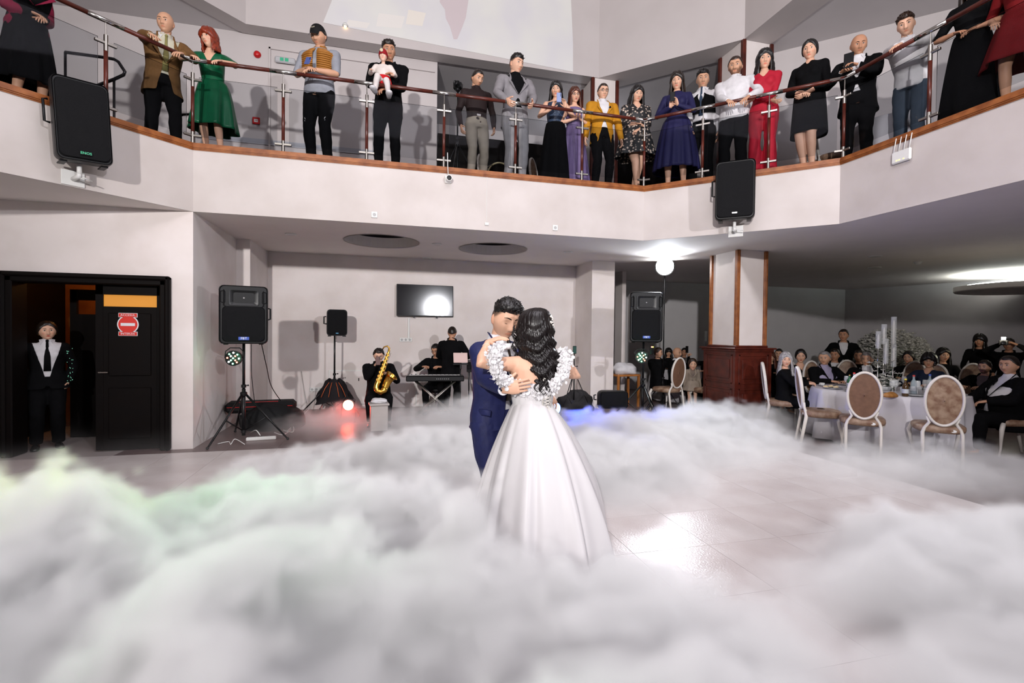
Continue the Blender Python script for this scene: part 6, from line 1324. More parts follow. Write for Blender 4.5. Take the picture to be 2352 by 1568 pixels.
t = thing('cup', 'white coffee cup at the left edge of the main table', 'cup', tuple(tpt(1888, 886))); mb = MB(); mb.lathe([(.022, 0), (.034, .02), (.040, .05), (.037, .05), (.030, .02), (.001, .008)], (0, 0, 0), 18, False); mb.obj('bowl', mat('china', (.62,) * 3, .15), t, True); mb = MB(); mb.tube([(-.038, 0, .04), (-.058, 0, .035), (-.055, 0, .018), (-.034, 0, .015)], .004, 6); mb.obj('handle', mat('china', (.62,) * 3, .15), t, True)
# candle holders: glass cylinders on slim stems
def candle(u, vb, vt, label):
    d = TC[0] * C_FW[0] + TC[1] * C_FW[1]; b = sight(u, vb, d=d); z0 = b[2]; z1 = sight(u, vt, d=d)[2]
    t = thing('candle_holder', label, 'candle holder', (b[0], b[1], ZT0)); mb = MB(); mb.lathe([(.05, 0), (.045, .008), (.006, .014), (.006, z0 - ZT0 - .02), (.02, z0 - ZT0)], (0, 0, 0), 14); mb.obj('stem', M_CHROME, t, True)
    mb = MB(); mb.lathe([(.034, z0 - ZT0), (.036, z0 - ZT0 + .01), (.036, z1 - ZT0 + .05)], (0, 0, 0), 20, False); mb.obj('glass_cylinder', M_GL, t, True)
    o = tag(link('candle', mkmesh('candle', *tube([(0, 0, 0), (0, 0, (z1 - z0) - .03), (0, 0, z1 - z0)], [.014, .013, .004], 12), mat('wax', (.75, .72, .68), .5), True), None, (b[0], b[1], z0 + .002)), 'white candle standing in the ' + label.split(' on ')[0], 'candle')
for a in ((2052, 790, 735, 'tallest glass candle holder on the main table'), (2030, 790, 752, 'second tallest glass candle holder on the main table'), (2017, 800, 768, 'leftmost glass candle holder on the main table'), (2034, 835, 785, 'low middle glass candle holder on the main table'), (2052, 842, 798, 'lowest right glass candle holder on the main table')): candle(*a)
# flowers
def petals(mb, rng, c, r, n=5):
    for k in range(n):
        a = 2 * PI * k / n + rng.random(); t = rng.random() * .6 + .2; d = V3(math.cos(a) * math.cos(t), math.sin(a) * math.cos(t), math.sin(t)); s = nrm(np.cross(d, _z)); c = np.asarray(c)
        mb.add([c, c + d * r * .6 + s * r * .42, c + d * r * 1.1, c + d * r * .6 - s * r * .42, c + d * r * .6 + V3(0, 0, r * .12)], [(0, 1, 4), (1, 2, 4), (2, 3, 4), (3, 0, 4)])
rng = random.Random(9); M_PET = mat('petal_white', (.70, .68, .63), .6); M_LEAF = mat('leaf_green', (.05, .10, .06), .6)
c = sight(2030, 880, d=TC[0] * C_FW[0] + TC[1] * C_FW[1]); t = thing('flower_arrangement', 'low white orchid arrangement around the candle holders', 'flowers', (c[0], c[1], ZT0)); mb = MB(); lf = MB()
for k in range(70):
    a = rng.random() * 2 * PI; r = .20 * rng.random() ** .5; z = .05 + rng.random() * .22 + (.22 * rng.random() if rng.random() < .25 else 0); petals(mb, rng, (r * math.cos(a), r * math.sin(a), z), .042)
    if k % 2: lf.tube([(r * .5 * math.cos(a), r * .5 * math.sin(a), 0), (r * math.cos(a), r * math.sin(a), z)], .003, 4)
o = mb.obj('blossoms', M_PET, t); o['kind'] = 'stuff'; o = lf.obj('stems', M_LEAF, t); o['kind'] = 'stuff'
mb = MB(); mb.lathe([(.09, 0), (.11, .05), (.10, .06), (.001, .05)], (0, 0, 0), 18); mb.obj('bowl', mat('china', (.62,) * 3, .15), t, True)
d = 10.6; c = sight(2046, 835, d=d); t = thing('floral_dome', 'big dome of pale flowers on the table behind the seated guests', 'flowers', (c[0], c[1], .0)); R_ = 75 * d / F_PX; mb = MB(); lf = MB(); zc = c[2]
for k in range(2200):
    a = rng.random() * 2 * PI; el = math.asin(rng.random() * 1.15 - .15); rr = R_ * (.86 + .2 * rng.random()); petals(mb, rng, (rr * math.cos(a) * math.cos(el), rr * math.sin(a) * math.cos(el), zc + rr * math.sin(el)), .055, 4)
o = mb.obj('blossoms', M_PET, t); o['kind'] = 'stuff'
v, f = ball((0, 0, zc), R_ * .86, 24, 14); lf.add(v, f); lf.obj('foliage', mat('foliage_dark', (.20, .21, .17), .8), t, True); mb = MB(); mb.lathe([(.25, 0), (.22, .03), (.04, .06), (.03, zc - R_ * .7)], (0, 0, 0), 16); mb.obj('stand', M_CHROME, t, True)
# guests
def guest(u, v, d, label, fem=0, skin=1, hair=('short', 'dark'), top=None, jacket=None, w=1.0, face={}, look=None, seed=50, head=None, glasses=False, hands=None, hairlen=.3, vneck=None, tie=None, stand=False, toward=None, belly=0, sleeve=1, rz=None, extra=None, collar=False, Hm=None, skirt=None):
    p = place(u, v, d); top_z = p[2]; l = (p[0], p[1], 0); tw = toward or TC
    
    if not stand:
        for cc, rr in ((TC, 1.24), (T2C_, 1.1)):
            for _ in range(40):
                if math.hypot(p[0] - cc[0], p[1] - cc[1]) > rr: break
                d += .05 if d > cc[0] * C_FW[0] + cc[1] * C_FW[1] else -.05; p = place(u, v, d)
    top_z = p[2]; l = (p[0], p[1], 0); rz = face_to(l, tw) if rz is None else rz; lk = face_to(l, look or COUPLE) - rz; lk = (lk + PI) % (2 * PI) - PI; lk = max(-1.25, min(1.25, lk))
    hd = head or (lk, -.05, 0)
    if stand: f = Fig(top_z, w=w, fem=fem, head=hd, belly=belly, **(hands or {}))
    else:
        H = min(1.9, max(1.5, (top_z - .50) / .485)); kw = dict(hr=(.14, .34, .80), hl=(-.14, .34, .80), er=(1, -.2, -.5), el=(-1, -.2, -.5)); kw.update(hands or {})
        f = seated(H, 0, w=w, fem=fem, head=hd, belly=belly, pelvis=(0, -.02, .50 + (top_z - .50 - .485 * H)), **kw)
    person(label, l, rz, f, skin, hair, top or M_BS, jacket, M_BS, shoes=M_SHOE if stand else None, vox=.02, face=face, glasses=glasses, hairlen=hairlen, vneck=vneck, tie=tie, seed=seed, sleeve=sleeve, extra=extra, collar=collar, eyes=True, skirt=skirt)
    return l, rz
guest(1806, 806, 8.15, 'woman with long silver hair in black, seated beside the column base', 1, 0, ('long', 'silver'), M_BS, look=(1, 0), w=1.1, seed=51, hairlen=.30)
GD = guest(1840, 799, 9.1, 'dark-haired woman in a low-cut black top behind the silver-haired woman', 1, 0, ('updo', 'black'), M_BS, vneck=.09, look=(2, 1), w=1.05, seed=52, face=dict(lip=(.6, .15, .15)))
GLv = guest(1895, 803, 8.6, 'man in a dark jacket over a lavender shirt at the left of the laid table', 0, 1, ('crop', 'grey'), cloth('lavender_shirt', (.38, .34, .48)), M_BS, w=1.25, belly=.05, face=dict(wide=1.15, jaw=.85), seed=53, collar=True)
guest(1938, 755, 10.3, 'bald man in a dark suit and white shirt standing by the far wall', 0, 2, ('crop', 'dark'), M_WS, M_BS, stand=True, toward=(3, 2), seed=54, hands=dict(hr=(.34, .05, .95), hl=(-.34, .02, .95)), face=dict(wide=1.05))
guest(1992, 805, 8.3, 'elderly man with grey hair and a loosened collar left of the candles', 0, 1, ('thin', 'grey'), M_WS, M_BS, w=1.15, look=(0, 3), face=dict(wide=1.1), seed=55, collar=True)
guest(1974, 800, 9.6, 'dark-haired man half hidden behind the elderly man', 0, 2, ('crop', 'dark'), M_BS, M_BS, seed=56)
guest(1918, 798, 10.0, 'guest in a dark jacket and white shirt leaning behind the lavender shirt', 0, 2, ('short', 'dark'), M_WS, M_BS, seed=57)
guest(2088, 803, 9.4, 'woman with short dark hair in black, right of the candles', 1, 1, ('updo', 'black'), M_BS, look=(0, 4), seed=58)
GW = guest(2134, 808, 8.2, 'woman with short dark hair and glasses in a navy cardigan', 1, 1, ('bob', 'black'), cloth('navy_top', (.012, .02, .045)), glasses=True, vneck=.04, w=1.12, look=(2, 2), seed=59, hairlen=.10, face=dict(wide=1.05))
guest(2166, 796, 9.3, 'woman with long dark hair in black behind the woman with glasses', 1, 1, ('long', 'black'), M_BS, look=(6, 0), seed=60)
guest(2252, 766, 9.6, 'woman with shoulder-length dark hair in black, leaning forward by the wall', 1, 2, ('bob', 'black'), M_BS, stand=True, toward=(6, 4), seed=61, hairlen=.24, hands=dict(lean=.25, hr=(.2, .4, .9), hl=(-.2, .4, .9)), w=1.1)
gl, gr = guest(2318, 776, 9.0, 'photographer in dark clothes taking a picture with a lit flash', 0, 2, ('short', 'dark'), M_BS, M_BS, stand=True, toward=(2, 2), seed=62, hands=dict(hr=(.10, .22, 1.45), hl=(-.12, .24, 1.45), er=(1, -.2, -.8), el=(-1, -.2, -.8)))
GM = guest(2318, 812, 6.6, 'big man in a black jacket and white shirt at the right of the table', 0, 1, ('crop', 'dark'), M_WS, M_BS, w=1.32, belly=.09, look=(3, 5), face=dict(wide=1.15, jaw=.85), seed=63, collar=True, toward=(6.3, 5.6), hands=dict(hr=(.10, .40, .70), hl=(-.16, .34, .72)))
guest(2262, 824, 7.8, 'bearded man in a pale shirt and dark scarf at the right of the table', 0, 1, ('short', 'dark'), cloth('pale_mauve', (.16, .13, .15)), M_BS, look=(3, 5), face=dict(beard=.9), seed=64, toward=(6.6, 5.4), w=1.1)
guest(1790, 798, 11.0, 'dark-haired man in the distance just right of the column', 0, 1, ('crop', 'black'), M_BS, M_BS, seed=65)
guest(1772, 806, 10.4, 'woman with auburn hair in the distance right beside the column', 1, 1, ('long', 'auburn'), M_BS, seed=66)
T2C = (T2[0], T2[1])
guest(1512, 795, 11.2, 'man in a dark suit seen past the right loudspeaker stand', 0, 1, ('crop', 'brown'), M_BS, M_BS, toward=T2C, look=(3, 3), seed=67)
guest(1536, 798, 12.0, 'dark-haired woman looking out behind the chair by the lamp stand', 1, 1, ('bob', 'black'), M_BS, toward=T2C, look=(3, 3), seed=68)
guest(1556, 795, 10.7, 'bald man in a dark suit and white shirt at the table left of the column', 0, 1, ('bald', 'dark'), M_WS, M_BS, w=1.2, toward=(7.6, 9.5), look=(3, 5), face=dict(wide=1.15), seed=69, collar=True)
guest(1572, 797, 11.8, 'guest in grey behind the bald man', 0, 2, ('short', 'black'), cloth('mid_grey', (.10, .09, .09)), None, toward=T2C, look=(4, 3), seed=70)
l_, r_ = guest(1626, 797, 11.6, 'woman with glasses raising a phone beside the column', 1, 0, ('updo', 'brown'), M_BS, None, toward=(6, 9), look=(3, 3), seed=71, glasses=True, hands=dict(hr=(.26, .30, 1.10), er=(1, -.2, -.9)))
phone('phone raised by the woman beside the column', W_(l_, r_, (.26, .36, 1.24)), r_, 0, M_BLK)
# girl
p = place(1591, 828, 10.1); f = Fig(min(p[2], 1.2), fem=1, head=(.1, 0, 0), hr=(.16, .04, .46), hl=(-.16, .04, .46)); f.hs = 1.02; M_BE = cloth('beige_coat', (.30, .24, .19))
person('little girl with a beige coat standing by the chairs left of the column', (p[0], p[1], 0), face_to(p, (1.5, 1)), f, 0, ('updo', 'brown'), cloth('girl_dress', (.20, .15, .12)), M_BE, None, skirt=dict(m=M_BE, hem=.42, r1=.20, r0=.13, folds=6, amp=.01), shoes=M_WS, jlen=.15, jopen=.8, vox=.016, seed=72, cat='person', name='person')
# empty chairs and occupied chairs
def chair_at(u, v, d, toward, label, ang=None): p = sight(u, v, d=d); put_chair(p[0], p[1], toward, label, ang)
chair_at(1532, 870, 10.0, T2C, 'white chair with an oval back behind the tall lamp stand', .25)
chair_at(1626, 870, 9.9, T2C, 'white chair with an oval back half hidden by the wooden column base', .0)
chair_at(1955, 880, 9.2, TC, 'white chair with an empty oval back between the lavender shirt and the brown chair', None)
chair_at(2095, 880, 9.0, TC, 'white chair with an oval back between the candles and the woman with glasses')
put_chair(GW[0][0], GW[0][1], TC, 'white chair on which the woman with glasses sits', GW[1])
chair_at(2215, 880, 8.6, TC, 'white chair with a dark oval back right of the woman with glasses')
put_chair(GM[0][0], GM[0][1], TC, 'white chair on which the big man at the right edge sits', GM[1])
put_chair(GLv[0][0], GLv[0][1], TC, 'white chair on which the man with the lavender shirt sits', GLv[1])
put_chair(GD[0][0], GD[0][1], TC, 'white chair on which the dark-haired woman in the low-cut top sits', GD[1])
# camera with its flash in the photographer's hands
c = sight(2305, 777, d=8.7); t = thing('photo_camera', 'camera with a brightly lit flash held by the photographer', 'camera', tuple(c), face_to(c, (0, 0)) + PI); mb = MB(); mb.box(-.06, -.02, -.12, .06, .05, -.03, bev=.01); mb.box(-.03, -.03, -.03, .03, .03, .03, bev=.008); mb.obj('body', M_BLK, t); mb = MB(); mb.T = (np.array([[1, 0, 0], [0, 0, -1], [0, 1, 0]]), V3(0, -.02, -.075)); mb.lathe([(.03, 0), (.034, .08), (.026, .078)], (0, 0, 0), 16); mb.T = None; mb.obj('lens', M_BLKM, t, True)
mb = MB(); mb.box(-.028, -.036, -.022, .028, -.03, .022); mb.obj('flash', mat('flash_face', (1, 1, 1), .3, emit=(1, .95, .85), estr=300), t)
lamp('camera_flash', 'POINT', tuple(c + nrm(C_P - c) * .08), 6, (1, .9, .6), shadow_soft_size=.03)
# centre pieces on the far table, drinks on it
for k, (u, vt) in enumerate(((1620, 760), (1630, 748), (1639, 738))):
    c = sight(u, 852, d=11.6); z1 = sight(u, vt, d=11.6)[2]; t = thing('candle_holder', ('short', 'middle', 'tall')[k] + ' glass candle column on the table left of the wooden column', 'candle holder', (c[0], c[1], ZT0)); mb = MB(); mb.lathe([(.05, 0), (.04, .01), (.008, .02), (.008, z1 - ZT0 - .25), (.03, z1 - ZT0 - .24)], (0, 0, 0), 12); mb.obj('stem', M_CHROME, t, True); mb = MB(); mb.lathe([(.03, z1 - ZT0 - .24), (.03, z1 - ZT0)], (0, 0, 0), 14, False); mb.obj('glass_cylinder', M_GL, t, True)
wg2 = copy_tree(wg, None, (T2[0] - .3, T2[1] - .5, ZT0)); 
for o_, dx, dy in ((wg2, -.3, -.5),): o_['label'] = 'stemmed glass on the table left of the wooden column'; o_['group'] = 'glasses on the far table'
for dx, dy in ((-.15, -.55), (0, -.5), (.12, -.6), (.25, -.5)): o_ = copy_tree(wg2, None, (T2[0] + dx, T2[1] + dy, ZT0))
# small side table with a cloth behind the white pillar
c = sight(1432, 865, d=10.6); t = thing('side_table', 'small wooden side table behind the white pillar', 'table', (c[0], c[1], 0), .2); mb = MB(); mb.box(-.30, -.2, .66, .30, .2, .70, bev=.006); mb.obj('top', M_WOODO, t)
for x in (-.27, .27):
    for y in (-.17, .17): mb = MB(); mb.box(x - .02, y - .02, 0, x + .02, y + .02, .66); mb.obj('leg', M_WOODO, t)
heap('white_cloth', 'white cloth heaped on the small side table behind the white pillar', 'cloth', (c[0] + .02, c[1], .70), .26, .18, .16, M_WS, 6)
# gallery furniture seen through the glass
ZG = ZF
for (u, s, off, lab) in ((1812, 'S', .95, 'white gallery chair left of the black dress'), (1893, 'S', 1.05, 'white gallery chair right of the black dress'), (1925, 'S', 1.0, 'white gallery chair behind the bald man with the phone'), (1258, 'F', 2.0, 'white gallery chair behind the dark sequined dress'), (1140, 'F', 2.1, 'white gallery chair between the beige and the grey trousers')):
    q = sec(u, 330, s, off); c_ = put_chair(q[0], q[1], (8, 5), lab, None, 'white chairs on the gallery'); c_.location = (q[0], q[1], ZF)
q = sec(2045, 300, 'S', 1.25)
table('round table under a white cloth on the gallery', (q[0], q[1]), .45, 'white tablecloth on the gallery table behind the young man', 60, 7)
for o_ in list(bpy.data.objects):
    if o_.parent is None and o_.get('category') in ('table', 'tablecloth') and 'gallery' in o_['label']: o_.location.z = ZF
# drum behind the man in the black shirt
q = sec(1140, 340, 'F', 1.3); t = thing('bass_drum', 'bass drum with a pale hoop behind the man in the black shirt', 'drum', (q[0], q[1], ZF + .30), .3); R3 = np.array([[1, 0, 0], [0, 0, -1], [0, 1, 0]])
mb = MB(); mb.T = (R3, V3(0, 0, 0)); mb.lathe([(.26, -.18), (.26, .18)], (0, 0, 0), 28); mb.T = None; mb.obj('shell', M_WOODB, t, auto=.6)
mb = MB(); mb.tube([(.27 * math.cos(a), -.18, .27 * math.sin(a)) for a in np.linspace(0, 2 * PI, 31)], .014, 8); mb.obj('hoop', mat('hoop_cream', (.5, .42, .25), .4), t, True)
for a in (.4, 1.4, 2.4, 3.6, 4.7, 5.6): mb = MB(); mb.tube([(.285 * math.cos(a), -.2, .285 * math.sin(a)), (.285 * math.cos(a), .1, .285 * math.sin(a))], .006, 6); mb.obj('lug', M_CHROME, t, True)
# ------------------------------------------------------------ the couple
M_NAVY = cloth('navy_suit', (.016, .020, .085), .6, (.014, .017, .072), 30, spec=.25)
def lw(l, rz, u, v, d): return W2L((l[0], l[1], 0), rz, sight(u, v, d=d))
gp = sight(1137, 1000, d=3.42); GL = (gp[0], gp[1], 0); GR = -2.42
bp = sight(1222, 1000, d=3.10); BLc = (bp[0], bp[1], 0); BR = .12
wr_t = lw(GL, GR, 1158, 893, 2.955); wl_t = lw(GL, GR, 1262, 905, 3.42)
f = Fig(1.775, w=1.03, hr=wr_t, hl=wl_t, head=(-.48, -.34, -.10), er=(.9, -.35, -.75), el=(-.9, .1, -.4), lean=.07, pelvis=(0, -.02, .95))
f.hs *= 1.06; f.hc = f.hc + W2L((0, 0, 0), GR, C_R * .028) - V3(0, 0, .010)
def groomx(t, g):
    d = nrm(g.wr - g.elr); c = g.wr - d * .035; mb = MB(); mb.tube([c - d * .03, c, c + d * .035], [.037, .040, .041], 18); mb.obj('cuff', mat('cuff_white', (.78, .78, .82), .5), t, auto=.8)
    vdir = nrm(W2L((0, 0, 0), GR, C_P - sight(1160, 893, d=3))); mb = MB(); cc = c + vdir * .042 + V3(0, 0, -.018); mb.ball(cc, .008, 4, 3); mb.obj('cufflink', M_BLKM, t)
    # flap pocket and sleeve buttons
    mb = MB(); pc = g.pel + V3(.160, .03, .07); mb.tube([pc + V3(.008, .075, .0), pc + V3(.016, .02, .004), pc + V3(.012, -.05, .0)], [(.022, .003)] * 3, 8, V3(0, 0, 1)); mb.obj('pocket_flap', M_NAVY, t, True)
    for k in range(3): mb = MB(); e = g.wr - d * (.10 + .022 * k) + vdir * .047 + V3(0, 0, -.012); mb.ball(e, .007, 8, 6, (1, 1, 1)); mb.obj('button', mat('navy_button', (.01, .012, .04), .3), t, True)
    # ring on the hand
hd = nrm(W2L((0, 0, 0), GR, sight(1215, 885, d=2.95) - sight(1165, 893, d=2.99))); hn = nrm(W2L((0, 0, 0), GR, C_FW * 1.0 + V3(0, 0, 0)))
f.elr = lw(GL, GR, 1113, 868, 3.16); f.wr = f.elr + nrm(wr_t - f.elr) * min(.27, np.linalg.norm(wr_t - f.elr))
person('groom in a navy blue suit with a white shirt and dark tie embracing the bride', GL, GR, f, 0, ('fade', 'black'), cloth('shirt_bright', (.76, .76, .79), .55), M_NAVY, M_NAVY, shoes=M_SHOE, tie=cloth('brown_tie', (.045, .028, .022), .5), collar=True, vox=.009, jlen=.035, jopen=.75, extra=groomx, seed=81, face=dict(closed=1, brow='dark', beard=.08, wide=1.02), hands=dict(r=dict(d=hd, n=hn, curls=[.16, .14, .16, .22], spread=.04, flip=1)))
sh = lw(BLc, BR, 1132, 790, 3.13); rh = lw(BLc, BR, 1284, 812, 3.22)
f = Fig(1.63, fem=1, w=.98, hr=rh, hl=sh, head=(.30, -.02, 0), er=(.7, .2, -.9), el=(.25, -1.0, -1.0), fr=(.07, 0, .13), fl=(-.07, 0, .13), pelvis=(0, 0, .925))
f.ell = lw(BLc, BR, 1103, 836, 2.90); f.wl = lw(BLc, BR, 1121, 785, 3.07)
M_GOWN = mat('gown_satin', (.66, .635, .645), .42, spec=.4, noise=.02, nscale=3, sheen=0); M_FEA = mat('feather_white', (.70, .68, .69), .7)
def bridex(t, g):
    rng = random.Random(12)
    zof = lambda v: sight(1225, v, d=3.08)[2]
    # hair: surface with wave bands and separate locks
    rows = [(706, .015, 1236, .02), (709, .055, 1234, .06), (716, .085, 1231, .085), (728, .106, 1229, .103), (745, .116, 1229, .113), (765, .120, 1229, .116), (790, .126, 1231, .110), (812, .128, 1235, .10), (835, .120, 1237, .095), (855, .106, 1237, .085), (872, .082, 1236, .07), (888, .035, 1236, .05)]
    vs = [r[0] for r in rows]; hc0 = g.hc
    def env(v, a):          # bearing a: 0 = straight back (-y), +-pi/2 = sides
        hw = np.interp(v, vs, [r[1] for r in rows]); cu = np.interp(v, vs, [r[2] for r in rows]); dp = np.interp(v, vs, [r[3] for r in rows])
        x = (cu - 1222) * .00275; z = zof(v); yc = hc0[1] + .005 if v < 790 else np.interp(v, [790, 888], [hc0[1] + .005, -.075]); wv = .0095 * math.sin((v + 9 * math.sin(a * 2.2) + 5 * math.sin(a * 5.1)) / 27. * 2 * PI) * min(1, max(0, (v - 730) / 50))
        return V3(x + (hw + wv) * math.sin(a), yc - (dp + wv * 1.6) * math.cos(a), z)
    N = 64; P = []
    for v in np.linspace(706, 880, 70):
        am = 2.35 if v < 745 else np.interp(v, [745, 790, 880], [2.2, 1.75, 1.55]); P.append([env(v, -am + 2 * am * i / (N - 1)) + V3(0, 0, .002 * math.sin(i * 2.3)) for i in range(N)])
    M_BH = mat('bride_hair', (.006, .0035, .0035), .36, spec=.5, bump=.12, bscale=60)
    back = [[p * 1.0 + (V3(hc0[0], hc0[1] + .02, p[2]) - p) * .12 for p in row] for row in P[::-1]]
    mb = MB(); mb.grid(np.array(P + back)); hh = mb.obj('hair', M_BH, t, True)
    mb = MB(); v_, f_ = ball(g.hc, 1, 24, 16, (.082, .10, .12)); mb.add(v_, f_); mb.obj('hair_cap', M_BH, t, True)
    mb = MB()
    for k in range(120):
        a0 = -1.55 + 3.1 * rng.random(); v0 = 708 + 3 * rng.random() if k < 85 else 770 + 40 * rng.random(); v1 = min(893, 838 + 55 * rng.random() - 20 * abs(a0)); pts = []; rr = []; ph = rng.random() * 6; n = 20
        for i in range(n):
            s_ = i / (n - 1); v = v0 + (v1 - v0) * s_; a = a0 + .10 * math.sin(s_ * 9 + ph) * s_ + (.30 * (s_ - .75) * (1 if a0 > 0 else -1) * (s_ > .75)); p = env(min(v, 886), a); o = nrm(p - V3(p[0] * .3, hc0[1] + .03, p[2])); p = p + o * (.0005 + .0025 * math.sin(ph + s_ * 11)); p[2] = zof(v); pts.append(p); rr.append((.0125 * (1 - .85 * s_ ** 3) * min(1, .25 + s_ * 5), .0030 * (1 - .6 * s_ ** 3) * min(1, .1 + s_ * 5)))
        mb.tube(pts, rr, 8, V3(math.cos(a0), math.sin(a0), .02))
    for k in range(26):     # curled ends
        a0 = -1.2 + 2.4 * rng.random(); b = env(868 + rng.random() * 14, a0) + V3(0, -.004, 0); pts = []; sg = 1 if rng.random() > .5 else -1
        for i in range(10): s_ = i / 9; pts.append(b + V3(sg * .022 * math.sin(s_ * 3.4), -.006 * s_, -.055 * s_))
        mb.tube(pts, [.0065 * (1 - .9 * i / 9) + .0005 for i in range(10)], 5)
    for k in range(14):     # loose curls at the left cheek side
        b = env(748 + k * 5.5, -1.62) + V3(-.004, .02 * rng.random(), 0); pts = [b + V3(-.012 * math.sin(s_ * 5) - .006, .006 * math.cos(s_ * 5), -.05 * s_) for s_ in np.linspace(0, 1, 10)]; mb.tube(pts, [.005] * 9 + [.001], 5)
    o = mb.obj('locks', M_BH, t, True); o['kind'] = 'stuff'
    mb = MB()
    for k in range(16):
        v = 722 + 22 * rng.random() + k * .4; a = .62 + .04 * k * rng.random() + .02 * k; mb.ball(env(v, a) + V3(0, -.010, 0), .0045 + .003 * rng.random(), 7, 5)
    o = mb.obj('hair_clip', mat('pearl', (.8, .74, .68), .2, spec=.9), t, True)
    # gown skirt
    cz = g.waist + V3(0, 0, -.0); top = zof(926); n = 220; K = 46; Pk = []; cw = V3(.0, -.005, 0)
    # hem radii by bearing (local), measured: near right short, far right long train
    tr = W2L(BLc + (0,) if 0 else BLc, BR, sight(1383, 1188, z=0)); a_tr = math.atan2(tr[1], tr[0]); r_tr = math.hypot(tr[0], tr[1])
    ne = W2L(BLc, BR, sight(1338, 1318, z=0)); a_ne = math.atan2(ne[1], ne[0]); r_ne = math.hypot(ne[0], ne[1])
    def hemr(a):
        d1 = (a - a_tr + PI) % (2 * PI) - PI; d2 = (a - a_ne + PI) % (2 * PI) - PI
        r = .60 - .16 * max(0, -math.cos(a)); r = r + (r_tr - .60) * math.exp(-(d1 / .42) ** 2); r = r + (r_ne - .60) * math.exp(-(d2 / .35) ** 2) * .9; return r
    fold = [(2 * PI * (i + .45 * math.sin(i * 5.1)) / 12, .5 + .6 * abs(math.sin(i * 2.7))) for i in range(12)]
    for j in range(K + 1):
        s_ = j / K; row = []
        for i in range(n):
            a = 2 * PI * i / n; tw = a + .10 * s_ * math.sin(a * 2 + 1); R0 = .098 + .02 * abs(math.cos(a)); R1 = hemr(a); prof = s_ ** .86 * .88 + .12 * math.sin(s_ * PI) ; r = R0 + (R1 - R0) * min(1.02, prof)
            q = 0
            for (fa, am) in fold:
                dd = (tw - fa + .14 * s_ * math.sin(fa * 3) + PI) % (2 * PI) - PI; wd = .15 - .045 * s_; q += am * (math.exp(-(dd / wd) ** 2) - .45 * math.exp(-((dd - wd * 1.15) / (wd * .5)) ** 2))
            q = (q - .55) * (.010 + .085 * s_ ** 1.1) * (r / (.3 + r)) * 1.7
            lift = .05 * max(0, math.sin(7 * a + 1)) * s_ ** 5 * (1 if abs((a - a_tr + PI) % (2 * PI) - PI) < .8 else .2)
            row.append((cw[0] + (r + q) * math.cos(a), cw[1] + (r + q) * math.sin(a), top * (1 - s_) + .012 + lift))
        Pk.append(row)
    for j in (K, K - 6, K - 14, K - 28): Pk.append([(x * .985, y * .985, z + .002) for x, y, z in Pk[j]])
    mb = MB(); mb.grid(np.array(Pk), True); mb.obj('gown_skirt', M_GOWN, t, True)
    mb = MB(); P = []
    for z, rx, ry in ((top - .03, .128, .108), (top + .0, .124, .104), (top + .045, .122, .102)): P.append([(rx * math.cos(a), -.005 + ry * math.sin(a), z) for a in np.linspace(0, 2 * PI, 49)[:-1]])
    mb.grid(np.array(P), True); mb.obj('waistband', M_GOWN, t, True)
    # lacing at the back
    mb = MB(); 
    for k in range(9):
        z = top + .0 + k * .018; y0 = -.118 - .006 * 0
        for q in (-1, 1): mb.tube([(.045 - .022 * q, y0, z), (.048, y0 - .010, z + .010), (.045 + .024 * q, y0, z + .022)], .0032, 6)
    for q in (-1, 1): mb.tube([(.045 + .026 * q, -.112, top - .02), (.047 + .026 * q, -.116, top + .16)], .005, 6); mb.tube([(.045, -.12, top), (.045 + q * .02, -.128, top - .05), (.05 + q * .03, -.125, top - .09)], .004, 6)
    mb.obj('lacing', mat('lace_cream', (.66, .62, .58), .6), t, True)
    # feathered off-shoulder band
    path = [(1144, 797, 2.90), (1134, 812, 2.83), (1134, 835, 2.82), (1142, 855, 2.84), (1157, 872, 2.88), (1178, 885, 2.94), (1200, 896, 2.965), (1228, 903, 2.965), (1252, 896, 2.96), (1272, 880, 2.97), (1288, 860, 2.99), (1297, 838, 3.01), (1296, 818, 3.05), (1286, 808, 3.10)]
    Q = np.array([W2L(BLc, BR, sight(*a[:2], d=a[2] + .045)) for a in path]); S = []
    for i in range(len(Q) - 1):
        for k in range(10): S.append(Q[i] * (1 - k / 10) + Q[i + 1] * k / 10)
    S = np.array(S); mb = MB(); mb.tube(S[::5], .030, 10); mb.tube([S[0], (S[0] + S[-1]) / 2 + V3(0, .22, .02), S[-1]], .02, 8)
    mb.obj('band', M_FEA, t, True); mb = MB()
    for k in range(1500):    # soft plume discs
        c = S[rng.randrange(len(S))] + V3(rng.gauss(0, .018), rng.gauss(-.012, .013), rng.gauss(0, .018)); n_ = nrm(V3(rng.gauss(0, .6), -1 + rng.gauss(0, .4), rng.gauss(.2, .6))); s1 = nrm(np.cross(n_, V3(rng.random(), rng.random(), rng.random()))); s2 = np.cross(n_, s1); r = .005 + .009 * rng.random(); m_ = 8
        vv = [c + n_ * .006] + [c + (s1 * math.cos(2 * PI * q / m_) + s2 * math.sin(2 * PI * q / m_)) * r * (1 + .10 * (q % 2)) - n_ * .002 for q in range(m_)]; mb.add(vv, [(0, 1 + q, 1 + (q + 1) % m_) for q in range(m_)])
